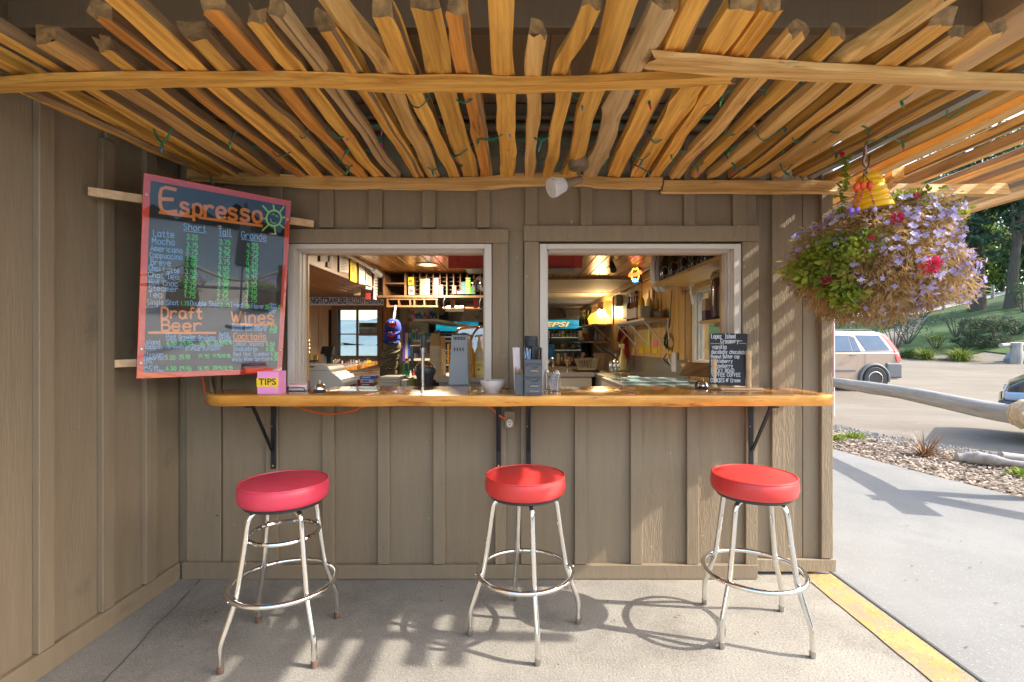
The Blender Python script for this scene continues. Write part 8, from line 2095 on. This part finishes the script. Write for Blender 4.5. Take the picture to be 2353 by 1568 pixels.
while cl_ < 1500:
    d = rdir(r_)
    wgt = .3 + .7 * max(0, d.x) + .5 * max(0, d.z) - .3 * max(0, -d.x)
    if r_.random() > wgt: continue
    p = bsurf(d, r_.uniform(.96, 1.07)); n_ = (d + rdir(r_) * .8).normalized(); u = n_.orthogonal().normalized(); v = n_.cross(u); s_ = r_.uniform(.008, .014)
    for k in range(5):
        a = k * 1.2566; q = u * math.cos(a) + v * math.sin(a); w2 = -u * math.sin(a) + v * math.cos(a)
        b.add([p, p + q * s_ * .6 + w2 * s_ * .34, p + q * s_, p + q * s_ * .6 - w2 * s_ * .34], [(0, 1, 2, 3)])
    cl_ += 1
kind(b.build('far_flowers', fmeshes[0].materials[0], hb), 'stuff')
rm = mat('red_petal', (.62, .02, .10), .55, var=.2, scale=20, trans=.3)
for d, s_ in ((Vector((-.10, -.9, -.22)), .045), (Vector((-.30, -.75, .52)), .030), (Vector((-.95, -.3, -.38)), .034), (Vector((.93, -.2, .75)), .028), (Vector((.98, -.1, .55)), .024), (Vector((.05, -.6, .93)), .02), (Vector((-.55, -.7, .2)), .014)):
    d = d.normalized(); p = bsurf(d, 1.06); b = MB()
    for i in range(110):
        q = rdir(r_); b.leaf(p + q * s_ * r_.uniform(.2, .75), (q + rdir(r_) * .7).normalized(), rdir(r_), s_ * r_.uniform(.25, .45), s_ * .3)
    o = b.build('geranium_bloom', rm, hb)
b = MB()
for a in (0.4, 2.5, 4.6): b.tube([BC + Vector((.17 * math.cos(a), .17 * math.sin(a), .05)), HK + Vector((0, 0, -.02))], .0022, 5)
b.tube(smoothpts([HK + Vector((0, 0, -.04)), HK + Vector((.012, 0, -.02)), HK + Vector((0, 0, .0)), HK + Vector((-.014, 0, .02)), Vector((HK.x - .004, HK.y, ZS + .01))], 5), .005, 7)
b.build('hanger', pl(hx('7a6040'), .5, .4), hb, smooth=True)
# trailing tendril that climbs at the left
b = MB(); tp2 = smoothpts([P(1928, 500, 2.36), P(1936, 470, 2.36), P(1930, 445, 2.36), P(1944, 410, 2.36), P(1940, 385, 2.36), P(1946, 362, 2.36)], 5); b.tube(tp2, .002, 5)
for p in tp2:
    for k in range(3):
        d = rdir(r_); d.z -= .4; b.leaf(p, d.normalized(), rdir(r_), r_.uniform(.022, .042), r_.uniform(.014, .024))
b.build('tendril', M['leafg'], hb)
b = MB(); p = P(1936, 352, 2.36)
for i in range(24): q = rdir(r_); b.leaf(p + Vector((r_.uniform(-.015, .015), 0, r_.uniform(-.008, .008))), q, rdir(r_), .016, .012)
b.build('fuchsia_bloom', rm, hb)
# yellow ribbed plastic bell with bead strings
yb_ = thing('yellow_bell', 'yellow ribbed plastic bell shaped pot hanging above the flower basket', 'pot', P(2000, 440, 2.26))
c0 = P(1996, 402, 2.26); c1 = P(2007, 482, 2.26); d = (c1 - c0).normalized(); q = d.to_track_quat('Z', 'Y').to_matrix().to_4x4(); L_ = (c1 - c0).length
pr2 = [(0, 0), (.040, .001)]
for i in range(1, 7):
    t0 = i / 6; r0 = .044 + .034 * t0; pr2 += [(r0 - .004, L_ * (t0 - .15)), (r0, L_ * (t0 - .10)), (r0 + .001, L_ * (t0 - .02)), (r0 - .002, L_ * t0)]
b = MB(); b.lathe(pr2 + [(.06, L_ * 1.0)], c0, 28, q); b.build('body', mat('yellow_plastic', hx('f2b80a'), .4, var=.04), yb_, smooth=True, angle=50)
b = MB(); b.tube(smoothpts([c0, P(1994, 388, 2.27), P(1985, 372, 2.30), P(1990, 355, 2.33), Vector((P(1990, 350, 2.36).x, 2.36, ZS + .005))], 4), .004, 6); b.build('string', pl((.7, .66, .6), .8), yb_, smooth=True)
bs_ = thing('bead_string', 'black wire with three strands of orange and purple beads over the yellow bell', 'beads', P(1985, 420, 2.15))
k0 = P(1985, 400, 2.17); b = MB(); b.tube(smoothpts([P(1998, 358, 2.3), P(1996, 378, 2.22), P(1988, 392, 2.18), k0], 4), .0035, 6)
ends = [P(1969, 424, 2.165), P(1983, 420, 2.16), P(1999, 420, 2.165)]
for e in ends: b.tube([k0, e], .002, 5)
b.build('wire', pl((.02, .02, .02), .5), bs_, smooth=True)
for i, e in enumerate(ends):
    b = MB(); b.lathe([(0, -.022), (.011, -.014), (.014, 0), (.011, .014), (0, .022)], e + Vector((0, 0, -.012)), 12); b.build('orange_bead', pl(hx('e0501a'), .3), bs_, smooth=True)
    dx = (-.018, -.016, .014)[i]; p = e + Vector((0, 0, -.034)); b = MB()
    for k in range(6): pk_ = p + Vector((dx * k / 5 * 1.2, 0, -.012 * k)); r2 = .0045 if k % 2 else .006; b.lathe([(0, -r2), (r2, 0), (0, r2)], pk_, 8)
    b.build('pink_bead', pl(hx('b8327a'), .3), bs_, smooth=True)
    b = MB(); b.lathe([(0, -.016), (.010, -.006), (.010, .006), (0, .016)], p + Vector((dx * 1.5, 0, -.085)), 10); b.build('purple_bead', pl((hx('7a4ac0'), hx('8a5ad8'), hx('b8a8e0'))[i], .2), bs_, smooth=True)

# ================================================================== BEHIND THE VIEWER (seen in the menu board and the chrome)
fe2 = thing('rope_fence', 'dark post and rope fence along the waterfront, reflected in the menu board', 'fence', (8, -3, 0))
fpts = [(3.0, -6.2), (5.2, -5.4), (7.4, -4.4), (9.4, -3.2), (11.2, -1.8)]
for k, (x, y) in enumerate(fpts):
    b = MB(); b.tube([(x, y, -.3), (x, y, .6), (x + .02, y, 1.15)], [.12, .11, .10], 10); b.build('post', M['bark'], fe2, smooth=True)
    if k:
        x0, y0 = fpts[k - 1]
        b = MB(); b.tube([((x0 + (x - x0) * t), y0 + (y - y0) * t, 1.0 - .35 * math.sin(math.pi * t)) for t in lsp(0, 1, 14)], .035, 8); b.build('rope', M['rope'], fe2, smooth=True)
        b = MB(); b.tube([(x0, y0, .45), (x, y, .45)], .05, 8); b.build('rail', M['log'], fe2, smooth=True)
for k, (x, y) in enumerate(((6.6, -3.9), (8.2, -3.0), (9.6, -2.0))):
    t = thing('barrel_planter', ('nearest', 'middle', 'farthest')[k] + ' wooden barrel of purple flowers by the rope fence', 'planter', (x, y, 0), 'barrel planters by the rope fence')
    b = MB(); b.lathe([(0, 0), (.26, 0), (.33, .25), (.30, .50), (.27, .50), (.25, .42), (0, .42)], (x, y, 0), 18); b.build('barrel', M['brownwood'], t, smooth=True)
    b = MB(); b2 = MB(); leaves(b, r_, (x, y, .58), (.4, .4, .22), 500, .07, shell=.3); leaves(b2, r_, (x, y, .64), (.42, .42, .2), 350, .05, shell=.6)
    b.build('foliage', M['leafg'], t); b2.build('blooms', mat('purple_bloom', (.35, .05, .40), .6, var=.2), t)
um = thing('closed_umbrella', 'closed dark umbrella on a pole by the rope fence, reflected in the menu board', 'umbrella', (5.6, -1.9, 0))
b = MB(); b.tube([(5.6, -1.9, -.02), (5.6, -1.9, 2.6)], .022, 8); b.lathe([(0, 0), (.24, 0), (.24, .06), (.05, .09), (0, .09)], (5.6, -1.9, 0), 16); b.build('pole', pl((.15, .15, .15), .5), um, smooth=True)
b = MB(); b.lathe([(.10, 1.25), (.15, 1.3), (.12, 1.8), (.06, 2.4), (.01, 2.55)], (5.6, -1.9, 0), 14); b.build('canopy', pl((.04, .05, .05), .8), um, smooth=True)
# beyond the back window: a tree and a banner
tree('shore_tree', 'tree with a pale trunk and reddish leaves outside the back window', -4.05, 10.6, 4, 0, [(.1, 0, 3.1, 1.2, .8, .5)], M['fol_rust'], 77, 12, 30, .08, r0=.13, group='trees outside the back window')
bn2 = thing('banner', 'yellow banner with black lettering hanging outside the back window', 'banner', P(846, 745, 7.35))
boxpx(825, 868, 742, 754, 7.35, .005, 'cloth', pl(hx('b09a14'), .6), bn2); boxpx(825, 868, 754.2, 772, 7.35, .005, 'lower_cloth', mat('banner_print', hx('c8b860'), .6, var=.5, scale=9, col2=(.75, .72, .6)), bn2)
b = MB(); font_on(b, 'COLD DRINKS', P(831, 751, 7.345), *FR, 32 / FPX * 7.345, 7 / FPX * 7.345, .001, .03); b.build('lettering', pl((.04, .04, .03), .5), bn2)
